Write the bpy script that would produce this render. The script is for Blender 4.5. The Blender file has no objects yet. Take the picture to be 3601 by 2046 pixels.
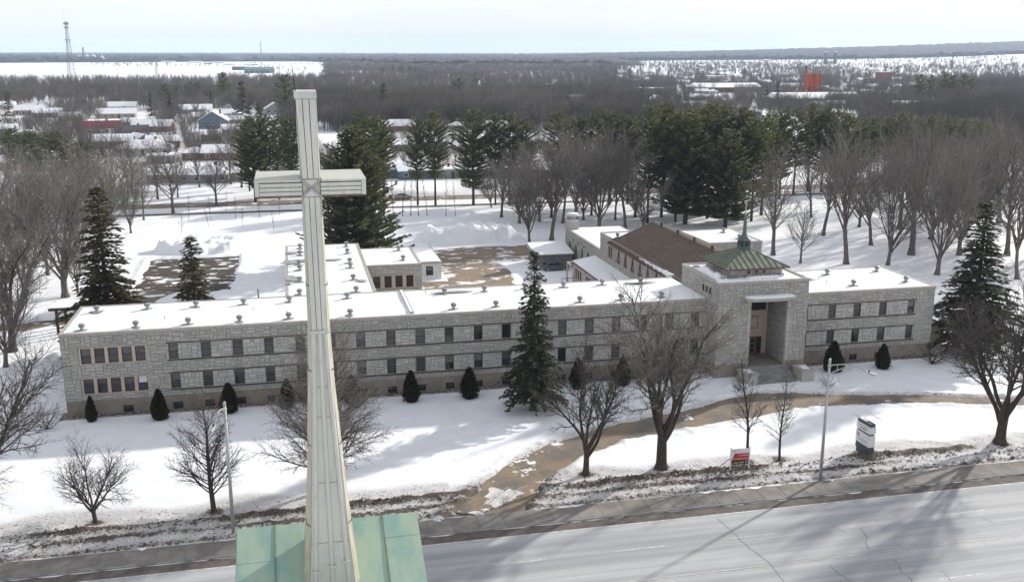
import bpy, math, random
import numpy as np
from mathutils import Vector, Matrix, Euler

R = math.radians
SC = bpy.context.scene
COL = SC.collection
random.seed(7)
RNG = np.random.default_rng(7)

# ------------------------------------------------------------------ camera
CAM_H = 36.0
FOC, PIT, ROL, YAW = 3455.0 / 3601.0, 0.2382, 0.0018, 0.2212   # focal length in picture widths
FW = Vector((math.sin(YAW) * math.cos(PIT), math.cos(YAW) * math.cos(PIT), -math.sin(PIT)))
RT0 = Vector((math.cos(YAW), -math.sin(YAW), 0.0))
UP0 = RT0.cross(FW)
RT = RT0 * math.cos(ROL) + UP0 * math.sin(ROL)
UP = UP0 * math.cos(ROL) - RT0 * math.sin(ROL)
cam_data = bpy.data.cameras.new("camera")
cam_data.sensor_width = 36.0
cam_data.sensor_fit = 'HORIZONTAL'
cam_data.lens = 36.0 * FOC
cam_data.clip_start = 0.5
cam_data.clip_end = 40000.0
cam = bpy.data.objects.new("camera", cam_data)
COL.objects.link(cam)
m3 = Matrix((RT, UP, -FW)).transposed().to_4x4()
cam.matrix_world = Matrix.Translation((0, 0, CAM_H)) @ m3
SC.camera = cam

# ------------------------------------------------------------------ sky and sun
SUN_EL = R(22.5)
SUN_DIR = Vector((0.86, 0.51, 0)).normalized()          # horizontal direction towards the sun
SUN_VEC = Vector((SUN_DIR.x * math.cos(SUN_EL), SUN_DIR.y * math.cos(SUN_EL), math.sin(SUN_EL)))
world = bpy.data.worlds.new("World")
SC.world = world
world.use_nodes = True
nt = world.node_tree
nt.nodes.clear()
w_out = nt.nodes.new("ShaderNodeOutputWorld")
w_bg = nt.nodes.new("ShaderNodeBackground")
w_bg.inputs["Strength"].default_value = 0.088
w_sky = nt.nodes.new("ShaderNodeTexSky")
w_sky.sky_type = 'NISHITA'
w_sky.sun_disc = False
w_sky.sun_elevation = SUN_EL
w_sky.sun_rotation = math.atan2(SUN_DIR.x, SUN_DIR.y)
w_sky.air_density = 1.0
w_sky.dust_density = 1.5
w_sky.ozone_density = 1.5
w_tc = nt.nodes.new("ShaderNodeTexCoord")
w_map = nt.nodes.new("ShaderNodeMapping")
w_map.inputs["Scale"].default_value = (1.6, 1.6, 15.0)
w_noise = nt.nodes.new("ShaderNodeTexNoise")
w_noise.inputs["Scale"].default_value = 2.2
w_noise.inputs["Detail"].default_value = 7.0
w_noise.inputs["Roughness"].default_value = 0.55
w_ramp = nt.nodes.new("ShaderNodeMapRange")
w_ramp.inputs["From Min"].default_value = 0.25
w_ramp.inputs["From Max"].default_value = 0.62
w_ramp.inputs["To Min"].default_value = 0.94
w_ramp.inputs["To Max"].default_value = 0.97
# a thin sheet of high cloud: thinner low over the horizon, where it shows pale blue
w_sep = nt.nodes.new("ShaderNodeSeparateXYZ")
w_low = nt.nodes.new("ShaderNodeMapRange")
w_low.inputs["From Min"].default_value = 0.0
w_low.inputs["From Max"].default_value = 0.10
w_low.inputs["To Min"].default_value = 0.0
w_low.inputs["To Max"].default_value = 1.0
w_cl = nt.nodes.new("ShaderNodeMix")
w_cl.data_type = 'RGBA'
w_cl.inputs["A"].default_value = (7.5, 7.75, 8.35, 1)
w_cl.inputs["B"].default_value = (9.4, 9.3, 9.3, 1)
w_mix = nt.nodes.new("ShaderNodeMix")
w_mix.data_type = 'RGBA'
L = nt.links
L.new(w_tc.outputs["Generated"], w_map.inputs["Vector"])
L.new(w_map.outputs["Vector"], w_noise.inputs["Vector"])
L.new(w_noise.outputs["Fac"], w_ramp.inputs["Value"])
L.new(w_tc.outputs["Generated"], w_sep.inputs[0])
L.new(w_sep.outputs["Z"], w_low.inputs["Value"])
w_str = nt.nodes.new("ShaderNodeMapRange"); w_str.interpolation_type = 'SMOOTHSTEP'
w_str.inputs["From Min"].default_value = 0.34; w_str.inputs["From Max"].default_value = 0.58
w_mix2 = nt.nodes.new("ShaderNodeMath"); w_mix2.operation = 'MULTIPLY'
w_add = nt.nodes.new("ShaderNodeMath"); w_add.operation = 'MULTIPLY_ADD'; w_add.inputs[1].default_value = 0.80; w_add.inputs[2].default_value = 0.20
L.new(w_noise.outputs["Fac"], w_str.inputs["Value"]); L.new(w_str.outputs["Result"], w_add.inputs[0])
L.new(w_low.outputs["Result"], w_mix2.inputs[0]); L.new(w_add.outputs[0], w_mix2.inputs[1]); L.new(w_mix2.outputs[0], w_cl.inputs["Factor"])
w_zen = nt.nodes.new("ShaderNodeMapRange"); w_zen.interpolation_type = 'SMOOTHSTEP'      # seen edge-on the sheet is white, overhead the blue comes through
w_zen.inputs["From Min"].default_value = 0.12; w_zen.inputs["From Max"].default_value = 0.95; w_zen.inputs["To Min"].default_value = 1.0; w_zen.inputs["To Max"].default_value = 0.42
w_mul = nt.nodes.new("ShaderNodeMath"); w_mul.operation = 'MULTIPLY'
L.new(w_sep.outputs["Z"], w_zen.inputs["Value"]); L.new(w_ramp.outputs["Result"], w_mul.inputs[0]); L.new(w_zen.outputs["Result"], w_mul.inputs[1])
L.new(w_mul.outputs[0], w_mix.inputs["Factor"])
L.new(w_sky.outputs["Color"], w_mix.inputs["A"])
L.new(w_cl.outputs["Result"], w_mix.inputs["B"])
L.new(w_mix.outputs["Result"], w_bg.inputs["Color"])
L.new(w_bg.outputs["Background"], w_out.inputs["Surface"])

sun_data = bpy.data.lights.new("sun", 'SUN')
sun_data.energy = 4.1
sun_data.angle = R(1.4)
sun_data.color = (1.0, 0.955, 0.89)
sun = bpy.data.objects.new("sun", sun_data)
COL.objects.link(sun)
sun.location = (200, 150, 200)
sun.rotation_euler = (-SUN_VEC).to_track_quat('-Z', 'Y').to_euler()

SC.view_settings.view_transform = 'Standard'
SC.view_settings.look = 'None'
SC.view_settings.exposure = 0.48
SC.view_settings.gamma = 1.0
SC.view_settings.use_curve_mapping = False
SC.render.engine = 'CYCLES'
SC.cycles.max_bounces = 6
SC.cycles.diffuse_bounces = 3
SC.cycles.glossy_bounces = 3
SC.cycles.transmission_bounces = 4
SC.cycles.transparent_max_bounces = 8
SC.cycles.volume_bounces = 1
SC.cycles.use_denoising = True

# ------------------------------------------------------------------ layout help
PXW = 2563.0
def at(px, py, z=0.0):
    """ground point under a point of the plan sketch (sketch is 2563 wide)"""
    f = FOC * PXW
    d = FW + RT * ((px - PXW / 2) / f) - UP * ((py - PXW * 2046 / 3601 / 2) / f)
    t = (z - CAM_H) / d.z
    return (d.x * t, d.y * t)
def atY(px, py, Y):
    f = FOC * PXW
    d = FW + RT * ((px - PXW / 2) / f) - UP * ((py - PXW * 2046 / 3601 / 2) / f)
    t = Y / d.y
    return (d.x * t, Y, CAM_H + d.z * t)

# ------------------------------------------------------------------ noise
def _hash(ix, iy, s):
    h = (ix.astype(np.int64) * 374761393 + iy.astype(np.int64) * 668265263 + s * 974711) & 0x7fffffff
    h = ((h ^ (h >> 13)) * 1274126177) & 0x7fffffff
    return ((h ^ (h >> 16)) & 0xffff) / 65535.0
def vnoise(x, y, s=0):
    x = np.asarray(x, float); y = np.asarray(y, float)
    ix = np.floor(x); iy = np.floor(y); fx = x - ix; fy = y - iy
    fx = fx * fx * (3 - 2 * fx); fy = fy * fy * (3 - 2 * fy)
    a = _hash(ix, iy, s); b = _hash(ix + 1, iy, s); c = _hash(ix, iy + 1, s); d = _hash(ix + 1, iy + 1, s)
    return (a * (1 - fx) + b * fx) * (1 - fy) + (c * (1 - fx) + d * fx) * fy - 0.5
def fbm(x, y, o=4, s=0):
    r = 0; a = 1.0; f = 1.0
    for i in range(o):
        r = r + a * vnoise(x * f + 17.3 * i, y * f - 9.1 * i, s + i)
        a *= 0.5; f *= 2.03
    return r
def sstep(a, b, x):
    t = np.clip((x - a) / (b - a), 0, 1)
    return t * t * (3 - 2 * t)

# ------------------------------------------------------------------ objects
ORG = {}
def tag(o, label=None, cat=None, group=None, kind=None):
    if label: o["label"] = label
    if cat: o["category"] = cat
    if group: o["group"] = group
    if kind: o["kind"] = kind
    return o
def thing(name, label, cat, loc=(0, 0, 0), rz=0.0, group=None):
    o = bpy.data.objects.new(name, None)
    COL.objects.link(o)
    o.empty_display_size = 0.2
    o.location = loc
    o.rotation_euler = (0, 0, rz)
    ORG[o.name] = Vector(loc)
    return tag(o, label, cat, group)
def link(name, me, parent=None, kind=None):
    o = bpy.data.objects.new(name, me)
    COL.objects.link(o)
    if parent is not None:
        o.parent = parent
    if kind: o["kind"] = kind
    return o
def np_mesh(name, V, F, mat=None, smooth=False):
    """V (n,3), F (m,k) all polygons of one size"""
    V = np.asarray(V, np.float32); F = np.asarray(F, np.int32)
    me = bpy.data.meshes.new(name)
    n, k = F.shape
    me.vertices.add(len(V)); me.vertices.foreach_set("co", V.ravel())
    me.loops.add(n * k); me.loops.foreach_set("vertex_index", F.ravel())
    me.polygons.add(n)
    me.polygons.foreach_set("loop_start", np.arange(0, n * k, k, dtype=np.int32))
    me.polygons.foreach_set("loop_total", np.full(n, k, np.int32))
    if smooth:
        me.polygons.foreach_set("use_smooth", np.ones(n, bool))
    me.update(calc_edges=True)
    me.validate()
    if mat: me.materials.append(mat)
    return me
class MB:
    """collects boxes, tubes and quads in world coordinates"""
    def __init__(s): s.v = []; s.f = []
    def add(s, vs, fs):
        n = len(s.v); s.v += [tuple(v) for v in vs]; s.f += [tuple(i + n for i in f) for f in fs]; return s
    def quad(s, a, b, c, d): return s.add([a, b, c, d], [(0, 1, 2, 3)])
    def box(s, x0, x1, y0, y1, z0, z1):
        return s.add([(x0, y0, z0), (x1, y0, z0), (x1, y1, z0), (x0, y1, z0), (x0, y0, z1), (x1, y0, z1), (x1, y1, z1), (x0, y1, z1)],
                     [(0, 3, 2, 1), (4, 5, 6, 7), (0, 1, 5, 4), (1, 2, 6, 5), (2, 3, 7, 6), (3, 0, 4, 7)])
    def hexa(s, lo, hi):
        return s.add(list(lo) + list(hi), [(0, 3, 2, 1), (4, 5, 6, 7), (0, 1, 5, 4), (1, 2, 6, 5), (2, 3, 7, 6), (3, 0, 4, 7)])
    def tube(s, p, q, r0, r1=None, n=8, caps=True):
        r1 = r0 if r1 is None else r1
        p = Vector(p); q = Vector(q); d = (q - p).normalized()
        a = d.orthogonal().normalized(); b = d.cross(a)
        vs = []
        for c, r in ((p, r0), (q, r1)):
            for i in range(n):
                t = 2 * math.pi * i / n
                vs.append(c + a * (r * math.cos(t)) + b * (r * math.sin(t)))
        fs = [(i, (i + 1) % n, n + (i + 1) % n, n + i) for i in range(n)]
        if caps: fs += [tuple(range(n - 1, -1, -1)), tuple(range(n, 2 * n))]
        return s.add(vs, fs)
    def lathe(s, c, prof, n=16):
        c = Vector(c); vs = []
        for r, z in prof:
            for i in range(n):
                t = 2 * math.pi * i / n
                vs.append((c.x + r * math.cos(t), c.y + r * math.sin(t), c.z + z))
        fs = []
        for k in range(len(prof) - 1):
            for i in range(n):
                fs.append((k * n + i, k * n + (i + 1) % n, (k + 1) * n + (i + 1) % n, (k + 1) * n + i))
        fs += [tuple(range(n - 1, -1, -1)), tuple(range((len(prof) - 1) * n, len(prof) * n))]
        return s.add(vs, fs)
    def sweep(s, pts, r, n=6):
        for a, b in zip(pts[:-1], pts[1:]): s.tube(a, b, r, r, n)
        return s
    def poly(s, pts, z0, z1):
        n = len(pts)
        vs = [(x, y, z0) for x, y in pts] + [(x, y, z1) for x, y in pts]
        fs = [tuple(range(n - 1, -1, -1)), tuple(range(n, 2 * n))] + [(i, (i + 1) % n, n + (i + 1) % n, n + i) for i in range(n)]
        return s.add(vs, fs)
    def mesh(s, name, mat, org=(0, 0, 0), smooth=False):
        me = bpy.data.meshes.new(name)
        ox, oy, oz = org
        me.from_pydata([(x - ox, y - oy, z - oz) for x, y, z in s.v], [], s.f)
        if smooth:
            me.polygons.foreach_set("use_smooth", [True] * len(me.polygons))
        me.update()
        if mat: me.materials.append(mat)
        return me
    def build(s, name, mat, parent=None, smooth=False, kind=None):
        root = parent
        while root is not None and root.parent is not None: root = root.parent
        org = ORG.get(root.name, Vector((0, 0, 0))) if root is not None else (0, 0, 0)
        return link(name, s.mesh(name, mat, org, smooth), parent, kind)

# ------------------------------------------------------------------ materials
def new_mat(name):
    m = bpy.data.materials.new(name); m.use_nodes = True
    return m, m.node_tree, m.node_tree.nodes["Principled BSDF"]
def mixrgb(t, fac, a, b, blend='MIX'):
    n = t.nodes.new("ShaderNodeMix"); n.data_type = 'RGBA'; n.blend_type = blend
    for key, v in (("Factor", fac), ("A", a), ("B", b)):
        if isinstance(v, bpy.types.NodeSocket): t.links.new(v, n.inputs[key])
        elif key == "Factor": n.inputs[key].default_value = v
        else: n.inputs[key].default_value = (*v, 1)
    return n.outputs["Result"]
def math_n(t, op, a, b=None, clamp=False):
    n = t.nodes.new("ShaderNodeMath"); n.operation = op; n.use_clamp = clamp
    for i, v in enumerate((a, b)):
        if v is None: continue
        if isinstance(v, bpy.types.NodeSocket): t.links.new(v, n.inputs[i])
        else: n.inputs[i].default_value = v
    return n.outputs[0]
def noise_n(t, scale, detail=4, rough=0.6, coord='Position', stretch=None, off=0.0):
    if coord == 'Position':
        c = t.nodes.new("ShaderNodeNewGeometry").outputs["Position"]
    else:
        c = t.nodes.new("ShaderNodeTexCoord").outputs[coord]
    if stretch or off:
        mp = t.nodes.new("ShaderNodeMapping")
        mp.inputs["Scale"].default_value = stretch or (1, 1, 1)
        mp.inputs["Location"].default_value = (off, off * .7, off * .3)
        t.links.new(c, mp.inputs["Vector"]); c = mp.outputs["Vector"]
    n = t.nodes.new("ShaderNodeTexNoise")
    n.inputs["Scale"].default_value = scale; n.inputs["Detail"].default_value = detail; n.inputs["Roughness"].default_value = rough
    t.links.new(c, n.inputs["Vector"])
    return n.outputs["Fac"]
def ramp_n(t, v, a, b, lo=0.0, hi=1.0, smooth=True):
    n = t.nodes.new("ShaderNodeMapRange"); n.interpolation_type = 'SMOOTHSTEP' if smooth else 'LINEAR'
    n.inputs["From Min"].default_value = a; n.inputs["From Max"].default_value = b
    n.inputs["To Min"].default_value = lo; n.inputs["To Max"].default_value = hi
    t.links.new(v, n.inputs["Value"])
    return n.outputs["Result"]
def bump_n(t, b, h, strength=0.4, dist=0.05):
    n = t.nodes.new("ShaderNodeBump"); n.inputs["Strength"].default_value = strength; n.inputs["Distance"].default_value = dist
    t.links.new(h, n.inputs["Height"]); t.links.new(n.outputs["Normal"], b.inputs["Normal"])
def M(name, c1, c2=None, scale=3.0, rough=0.7, rnd=0.0, bump=0.0, coord='Position', metal=0.0, stretch=None, spec=0.3, lo=0.35, hi=0.65):
    """colour mottled between c1 and c2, plus a per-piece brightness spread"""
    m, t, b = new_mat(name)
    b.inputs["Roughness"].default_value = rough; b.inputs["Metallic"].default_value = metal
    b.inputs["Specular IOR Level"].default_value = spec
    if c2 is None and not rnd:
        b.inputs["Base Color"].default_value = (*c1, 1); 
        if not bump: return m
    col = c1
    if c2 is not None:
        nz = noise_n(t, scale, coord=coord, stretch=stretch)
        col = mixrgb(t, ramp_n(t, nz, lo, hi), c1, c2)
        if bump: bump_n(t, b, nz, bump, 0.03)
    if rnd:
        oi = t.nodes.new("ShaderNodeObjectInfo").outputs["Random"]
        gi = t.nodes.new("ShaderNodeNewGeometry").outputs["Random Per Island"]
        r = math_n(t, 'FRACT', math_n(t, 'ADD', oi, gi))
        k = ramp_n(t, r, 0, 1, 1 - rnd, 1 + rnd, False)
        cc = t.nodes.new("ShaderNodeCombineColor")
        for i in range(3): t.links.new(k, cc.inputs[i])
        col = mixrgb(t, 1.0, col, cc.outputs[0], 'MULTIPLY')
    if isinstance(col, bpy.types.NodeSocket): t.links.new(col, b.inputs["Base Color"])
    else: b.inputs["Base Color"].default_value = (*col, 1)
    return m

SNOW = (0.86, 0.875, 0.90)
MAT = {}
def snow_mat():
    m, t, b = new_mat("snow")
    n1 = noise_n(t, 0.6, 5); n2 = noise_n(t, 9.0, 4)
    col = mixrgb(t, ramp_n(t, n1, 0.3, 0.7), (0.80, 0.815, 0.84), SNOW)
    t.links.new(col, b.inputs["Base Color"])
    b.inputs["Roughness"].default_value = 0.75; b.inputs["Specular IOR Level"].default_value = 0.2
    bump_n(t, b, math_n(t, 'ADD', math_n(t, 'MULTIPLY', n1, 2.0), n2), 0.35, 0.06)
    return m
MAT['snow'] = snow_mat()
MAT['roof_snow'] = M("roof_snow", (0.87, 0.88, 0.90), (0.82, 0.83, 0.86), 1.2, 0.75, bump=0.2, spec=0.2)
MAT['stone'] = M("ashlar_stone", (0.385, 0.378, 0.352), (0.325, 0.320, 0.300), 0.5, 0.9, stretch=(1, 1, .35), lo=.38, hi=.74, rnd=0.10, bump=0.25, spec=0.15)
MAT['stone_light'] = M("ashlar_stone_light", (0.430, 0.422, 0.396), (0.370, 0.364, 0.342), 0.5, 0.9, stretch=(1, 1, .35), lo=.40, hi=.76, rnd=0.10, bump=0.25, spec=0.15)
MAT['mortar'] = M("mortar", (0.295, 0.288, 0.27), (0.255, 0.25, 0.235), 2.0, 0.95, spec=0.1)
MAT['plinth'] = M("plinth_render", (0.27, 0.235, 0.20), (0.20, 0.175, 0.15), 0.7, 0.95, bump=0.1, spec=0.1)
MAT['fascia'] = M("fascia_metal", (0.40, 0.375, 0.34), (0.34, 0.32, 0.29), 1.5, 0.6)
MAT['beige'] = M("beige_trim", (0.50, 0.41, 0.33), (0.42, 0.35, 0.28), 3.0, 0.8)
MAT['brown'] = M("brown_frame", (0.055, 0.028, 0.026), (0.04, 0.022, 0.022), 4.0, 0.5)
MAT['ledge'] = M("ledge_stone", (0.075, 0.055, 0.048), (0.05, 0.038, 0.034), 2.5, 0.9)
MAT['membrane'] = M("roof_membrane", (0.36, 0.36, 0.33), (0.26, 0.265, 0.25), 1.6, 0.85)
MAT['vent'] = M("vent_metal", (0.34, 0.355, 0.365), (0.26, 0.27, 0.285), 6.0, 0.5, metal=0.2)
MAT['dark'] = M("dark_void", (0.02, 0.02, 0.022), rough=0.6)
def glass_mat(name, c, rough=0.08):
    m, t, b = new_mat(name)
    b.inputs["Base Color"].default_value = (*c, 1); b.inputs["Roughness"].default_value = rough
    b.inputs["Specular IOR Level"].default_value = 0.6
    n = noise_n(t, 0.8, 3)
    col = mixrgb(t, ramp_n(t, n, 0.35, 0.65), c, tuple(x * 1.7 for x in c)); t.links.new(col, b.inputs["Base Color"])
    return m
MAT['glass'] = glass_mat("window_glass", (0.016, 0.019, 0.022))
MAT['blind'] = M("window_blind", (0.12, 0.125, 0.125), (0.075, 0.08, 0.083), 3.0, 0.25, rnd=0.5)
MAT['white_blind'] = M("white_blind", (0.62, 0.66, 0.70), rough=0.5)
MAT['copper'] = M("copper_roof_dark", (0.200, 0.215, 0.150), (0.130, 0.146, 0.106), 1.2, 0.6, rnd=0.12)
MAT['copper_rib'] = M("copper_rib", (0.105, 0.15, 0.115), (0.07, 0.10, 0.08), 4, 0.6)
MAT['redtrim'] = M("red_brown_trim", (0.11, 0.035, 0.03), rough=0.6)
MAT['shingle'] = M("brown_shingle", (0.145, 0.112, 0.090), (0.105, 0.083, 0.068), 5.0, 0.95, rnd=0.16, spec=0.1)
MAT['wood'] = M("door_wood", (0.22, 0.10, 0.045), (0.12, 0.05, 0.025), 3, 0.5, stretch=(1, 1, 6))
MAT['conc'] = M("concrete", (0.250, 0.230, 0.205), (0.175, 0.162, 0.146), 0.6, 0.9, rnd=0.07, bump=0.2)
MAT['kerb'] = M("kerb_stone", (0.30, 0.30, 0.295), (0.20, 0.20, 0.20), 1.5, 0.9)
MAT['steel'] = M("galvanised_steel", (0.42, 0.43, 0.43), (0.36, 0.37, 0.37), 3, 0.45, metal=0.35)
MAT['bark'] = M("bark", (0.085, 0.072, 0.062), (0.045, 0.038, 0.034), 3.0, 0.95, spec=0.1, coord='Object', stretch=(3, 3, 0.7), bump=0.4)
MAT['bark_pale'] = M("bark_pale", (0.165, 0.142, 0.122), (0.105, 0.09, 0.078), 2.5, 0.95, spec=0.1, coord='Object', stretch=(3, 3, 0.7))
MAT['twig'] = M("twigs", (0.215, 0.198, 0.180), (0.150, 0.138, 0.126), 0.5, 0.95, spec=0.1, rnd=0.2)
MAT['twig_dark'] = M("twigs_dark", (0.115, 0.102, 0.092), (0.075, 0.067, 0.061), 0.5, 0.95, spec=0.1, rnd=0.15)
MAT['twig_far'] = M("twigs_far", (0.160, 0.145, 0.134), (0.102, 0.094, 0.088), 0.012, 0.95, spec=0.05, rnd=0.25)
def needle_mat(name, c1, c2):
    m, t, b = new_mat(name)
    oi = t.nodes.new("ShaderNodeObjectInfo").outputs["Random"]
    gi = t.nodes.new("ShaderNodeNewGeometry").outputs["Random Per Island"]
    r = math_n(t, 'ADD', math_n(t, 'MULTIPLY', gi, 0.75), math_n(t, 'MULTIPLY', oi, 0.25))
    col = mixrgb(t, r, c1, c2)
    t.links.new(col, b.inputs["Base Color"])
    b.inputs["Roughness"].default_value = 0.7; b.inputs["Specular IOR Level"].default_value = 0.15
    tl = t.nodes.new("ShaderNodeBsdfTranslucent"); t.links.new(mixrgb(t, 0.35, col, (0.20, 0.20, 0.06)), tl.inputs["Color"])
    mx = t.nodes.new("ShaderNodeMixShader"); mx.inputs[0].default_value = 0.42
    t.links.new(b.outputs[0], mx.inputs[1]); t.links.new(tl.outputs[0], mx.inputs[2])
    t.links.new(mx.outputs[0], t.nodes["Material Output"].inputs["Surface"])
    return m
MAT['spruce'] = needle_mat("spruce_needles", (0.036, 0.043, 0.032), (0.112, 0.116, 0.084))
MAT['spruce_brown'] = needle_mat("spruce_needles_olive", (0.040, 0.040, 0.020), (0.115, 0.100, 0.052))
MAT['pine'] = needle_mat("pine_needles", (0.055, 0.070, 0.038), (0.165, 0.175, 0.092))
MAT['pine_dark'] = needle_mat("pine_needles_dark", (0.040, 0.052, 0.032), (0.118, 0.128, 0.074))
MAT['thuja'] = needle_mat("thuja_leaves", (0.014, 0.016, 0.009), (0.034, 0.034, 0.019))
# ------------------------------------------------------------------ ground
DRIVE = [(14.2, 70.6, 3.3), (15.4, 73.0, 2.3), (17.6, 76.5, 2.2), (20.4, 79.7, 2.1), (23.4, 82.2, 2.0), (29.5, 85.3, 1.8), (36.5, 87.0, 2.1), (43.8, 88.8, 2.6), (49.0, 90.2, 2.7), (55.0, 89.4, 1.7),
         (64.5, 87.5, 1.25), (75.0, 84.1, 1.25), (96.0, 77.0, 1.3)]
SIDE_PATH = [(-75, 130, 1.6), (-50, 135.5, 1.6), (-37, 138.5, 1.8), (-31, 140.5, 1.8), (-26, 146, 2.0), (-20, 156, 2.6)]
TREE_WELLS = [(-16.3, 75.9), (-7.4, 75.9), (1.0, 77.4), (23.9, 76.6), (30.8, 76.3), (64.2, 74.8), (38.8, 75.8), (42.0, 75.8), (50, 74.3), (23.2, 93)]
def strip_dist(x, y, path):
    """signed distance to a strip of varying half width (negative inside)"""
    best = np.full(np.shape(x), 1e9)
    for (x0, y0, w0), (x1, y1, w1) in zip(path[:-1], path[1:]):
        dx, dy = x1 - x0, y1 - y0
        t = np.clip(((x - x0) * dx + (y - y0) * dy) / (dx * dx + dy * dy), 0, 1)
        d = np.hypot(x - x0 - t * dx, y - y0 - t * dy) - (w0 + (w1 - w0) * t)
        best = np.minimum(best, d)
    return best
def rect_dist(x, y, x0, x1, y0, y1):
    return np.maximum(np.maximum(x0 - x, x - x1), np.maximum(y0 - y, y - y1))
def far_rise(x, y):
    """the land climbs gently far away, more towards the right"""
    d = np.hypot(x, y)
    k = x / np.maximum(y, 1.0)
    side = np.clip((k - 0.25) / 0.7, 0, 1.25)
    return (side * (28 * sstep(1500, 3800, d) + 82 * sstep(3600, 6800, d)) + 5 * sstep(6000, 11000, d)) * (y > 0)
def ground_h(x, y):
    near = (np.hypot(x - 30, y - 120) < 260)
    h = 0.10 + 0.10 * fbm(x / 7.0, y / 7.0, 3, 3) + 0.035 * fbm(x / 1.3, y / 1.3, 3, 9)
    h = np.where(near, h, 0.10)
    # verge thrown up by the ploughs
    vz = sstep(78.0, 75.5, y) * sstep(70.9, 71.6, y)
    h = h + vz * (0.20 * fbm(x / 1.1, y / 0.6, 3, 21) + 0.10 * fbm(x / 0.4, y / 0.35, 2, 22))
    berm = np.exp(-((y - 74.6 - 0.5 * vnoise(x / 7, 0 * x, 5)) / 0.55) ** 2)
    h = h + berm * (0.30 + 0.30 * fbm(x / 1.4, y / 0.9, 3, 31)) * sstep(0, .3, vnoise(x / 9, 0 * x + 3, 6) + .35)
    h = h + np.exp(-((y - 72.6) / 0.5) ** 2) * 0.14 * (1 + fbm(x / 1.1, y / .7, 2, 33))
    # driveway and its banks
    dd = strip_dist(x, y, DRIVE) + 0.55 * fbm(x / 1.6, y / 1.6, 4, 41)
    bank = np.exp(-((dd - 0.75) / 0.55) ** 2) * (0.10 + 0.38 * np.abs(fbm(x / 0.9, y / 0.9, 3, 43)))
    h = h + bank
    h = np.where(dd < 0.0, -0.10, np.minimum(h, -0.10 + np.maximum(dd, 0) * 1.2))
    sp = strip_dist(x, y, SIDE_PATH) + 0.5 * fbm(x / 2.2, y / 2.2, 3, 44)
    h = np.where(sp < 0, -0.10, np.minimum(h, -0.10 + np.maximum(sp, 0)))
    # parking place and court
    pk = rect_dist(x, y, -24.6, -10.2, 154.0, 181.0) + 0.9 * fbm(x / 2.5, y / 2.5, 3, 51)
    h = h + np.exp(-((pk - 0.9) / 0.8) ** 2) * 0.22 * (1 + fbm(x / 1.3, y / 1.3, 2, 53))
    h = np.where(pk < 0, -0.10, np.minimum(h, -0.10 + np.maximum(pk, 0) * .8))
    ct = np.minimum(rect_dist(x, y, 18.5, 34.5, 116.0, 176.0), rect_dist(x, y, 24.0, 47.0, 166.0, 179.0)) + 3.0 * fbm(x / 6, y / 6, 4, 61)
    ct = np.maximum(ct, -rect_dist(x, y, 15.0, 24.5, 153.0, 172.0) - 0.3)
    h = np.where(ct < 0, -0.10, np.minimum(h, -0.10 + np.maximum(ct, 0) * .6))
    # ploughed heaps
    def heap(cx, cy, rx, ry, hh, s):
        q = ((x - cx) / rx) ** 2 + ((y - cy) / ry) ** 2
        return sstep(1.0, 0.55, q + 0.5 * fbm(x / 3, y / 3, 3, s)) * hh * (1 + 0.75 * fbm(x / 2.0, y / 2.0, 4, s + 2) + .35 * np.abs(fbm(x / .9, y / .9, 2, s + 4)))
    h = h + heap(33.5, 188, 11.0, 4.2, 2.3, 71) + heap(-16.5, 189.5, 9.5, 6.0, 1.5, 81) + heap(40.0, 160.5, 1.2, 2.5, .7, 85)
    h = h + heap(57.6, 94.2, 1.3, .9, .6, 91) + heap(47.0, 95.0, 1.5, .9, .5, 95)
    # road bed, pavement bed, far street
    h = np.where(y < 70.85, -0.25, h)
    h = np.where((y > 242.0) & (y < 250.4) & (np.abs(x) < 420), -0.08, h)
    # the land beyond
    fade = sstep(240, 330, np.hypot(x - 30, y - 60))
    h = h * (1 - fade) + 0.05 * fade
    h = h + far_rise(x, y)
    return h
def axis(parts, lo, hi, g=1.16):
    xs = []
    for a, b, st in parts: xs += list(np.arange(a, b - 1e-6, st))
    xs.append(parts[-1][1])
    st = parts[-1][2]; v = xs[-1]; up = []
    while v < hi: st *= g; v += st; up.append(v)
    st = parts[0][2]; v = xs[0]; dn = []
    while v > lo: st *= g; v -= st; dn.append(v)
    return np.array(dn[::-1] + xs + up)
gx = axis([(-60, -28, 1.0), (-28, 80, 0.32), (80, 115, 1.0)], -11000, 15000)
gy = axis([(66, 70.8, 1.2), (70.9, 101, 0.28), (101, 152, 1.0), (152, 200, 0.6), (200, 236, 1.5), (236, 254, 0.7)], -400, 17000)
GX, GY = np.meshgrid(gx, gy)
GZ = ground_h(GX, GY)
nxg, nyg = len(gx), len(gy)
idx = np.arange(nxg * nyg).reshape(nyg, nxg)
F = np.stack([idx[:-1, :-1], idx[:-1, 1:], idx[1:, 1:], idx[1:, :-1]], -1).reshape(-1, 4)
gm = np_mesh("ground", np.stack([GX, GY, GZ], -1).reshape(-1, 3), F, None, True)
xx, yy = GX.ravel(), GY.ravel()
dirt = 0.60 * np.exp(-((yy - 71.25) / 0.42) ** 2) \
    + 0.72 * np.exp(-((yy - 72.95 - 0.5 * vnoise(xx / 6, 0 * xx, 101)) / 0.42) ** 2) * sstep(-.30, .05, vnoise(xx / 8, 0 * xx, 102)) \
    + 0.85 * np.exp(-((yy - 74.55 - 0.5 * vnoise(xx / 7, 0 * xx, 5)) / 0.45) ** 2) * sstep(-.30, .0, vnoise(xx / 9, 0 * xx + 3, 6)) \
    + 0.34 * sstep(78.8, 76.2, yy + 2.0 * vnoise(xx / 5, 0 * xx, 107) - 1.0 * (xx < 12)) * sstep(71, 72, yy) \
    + 0.70 * sstep(99.75, 100.5, yy) * (yy < 103) * (xx > -24) * (xx < 76)
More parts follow.
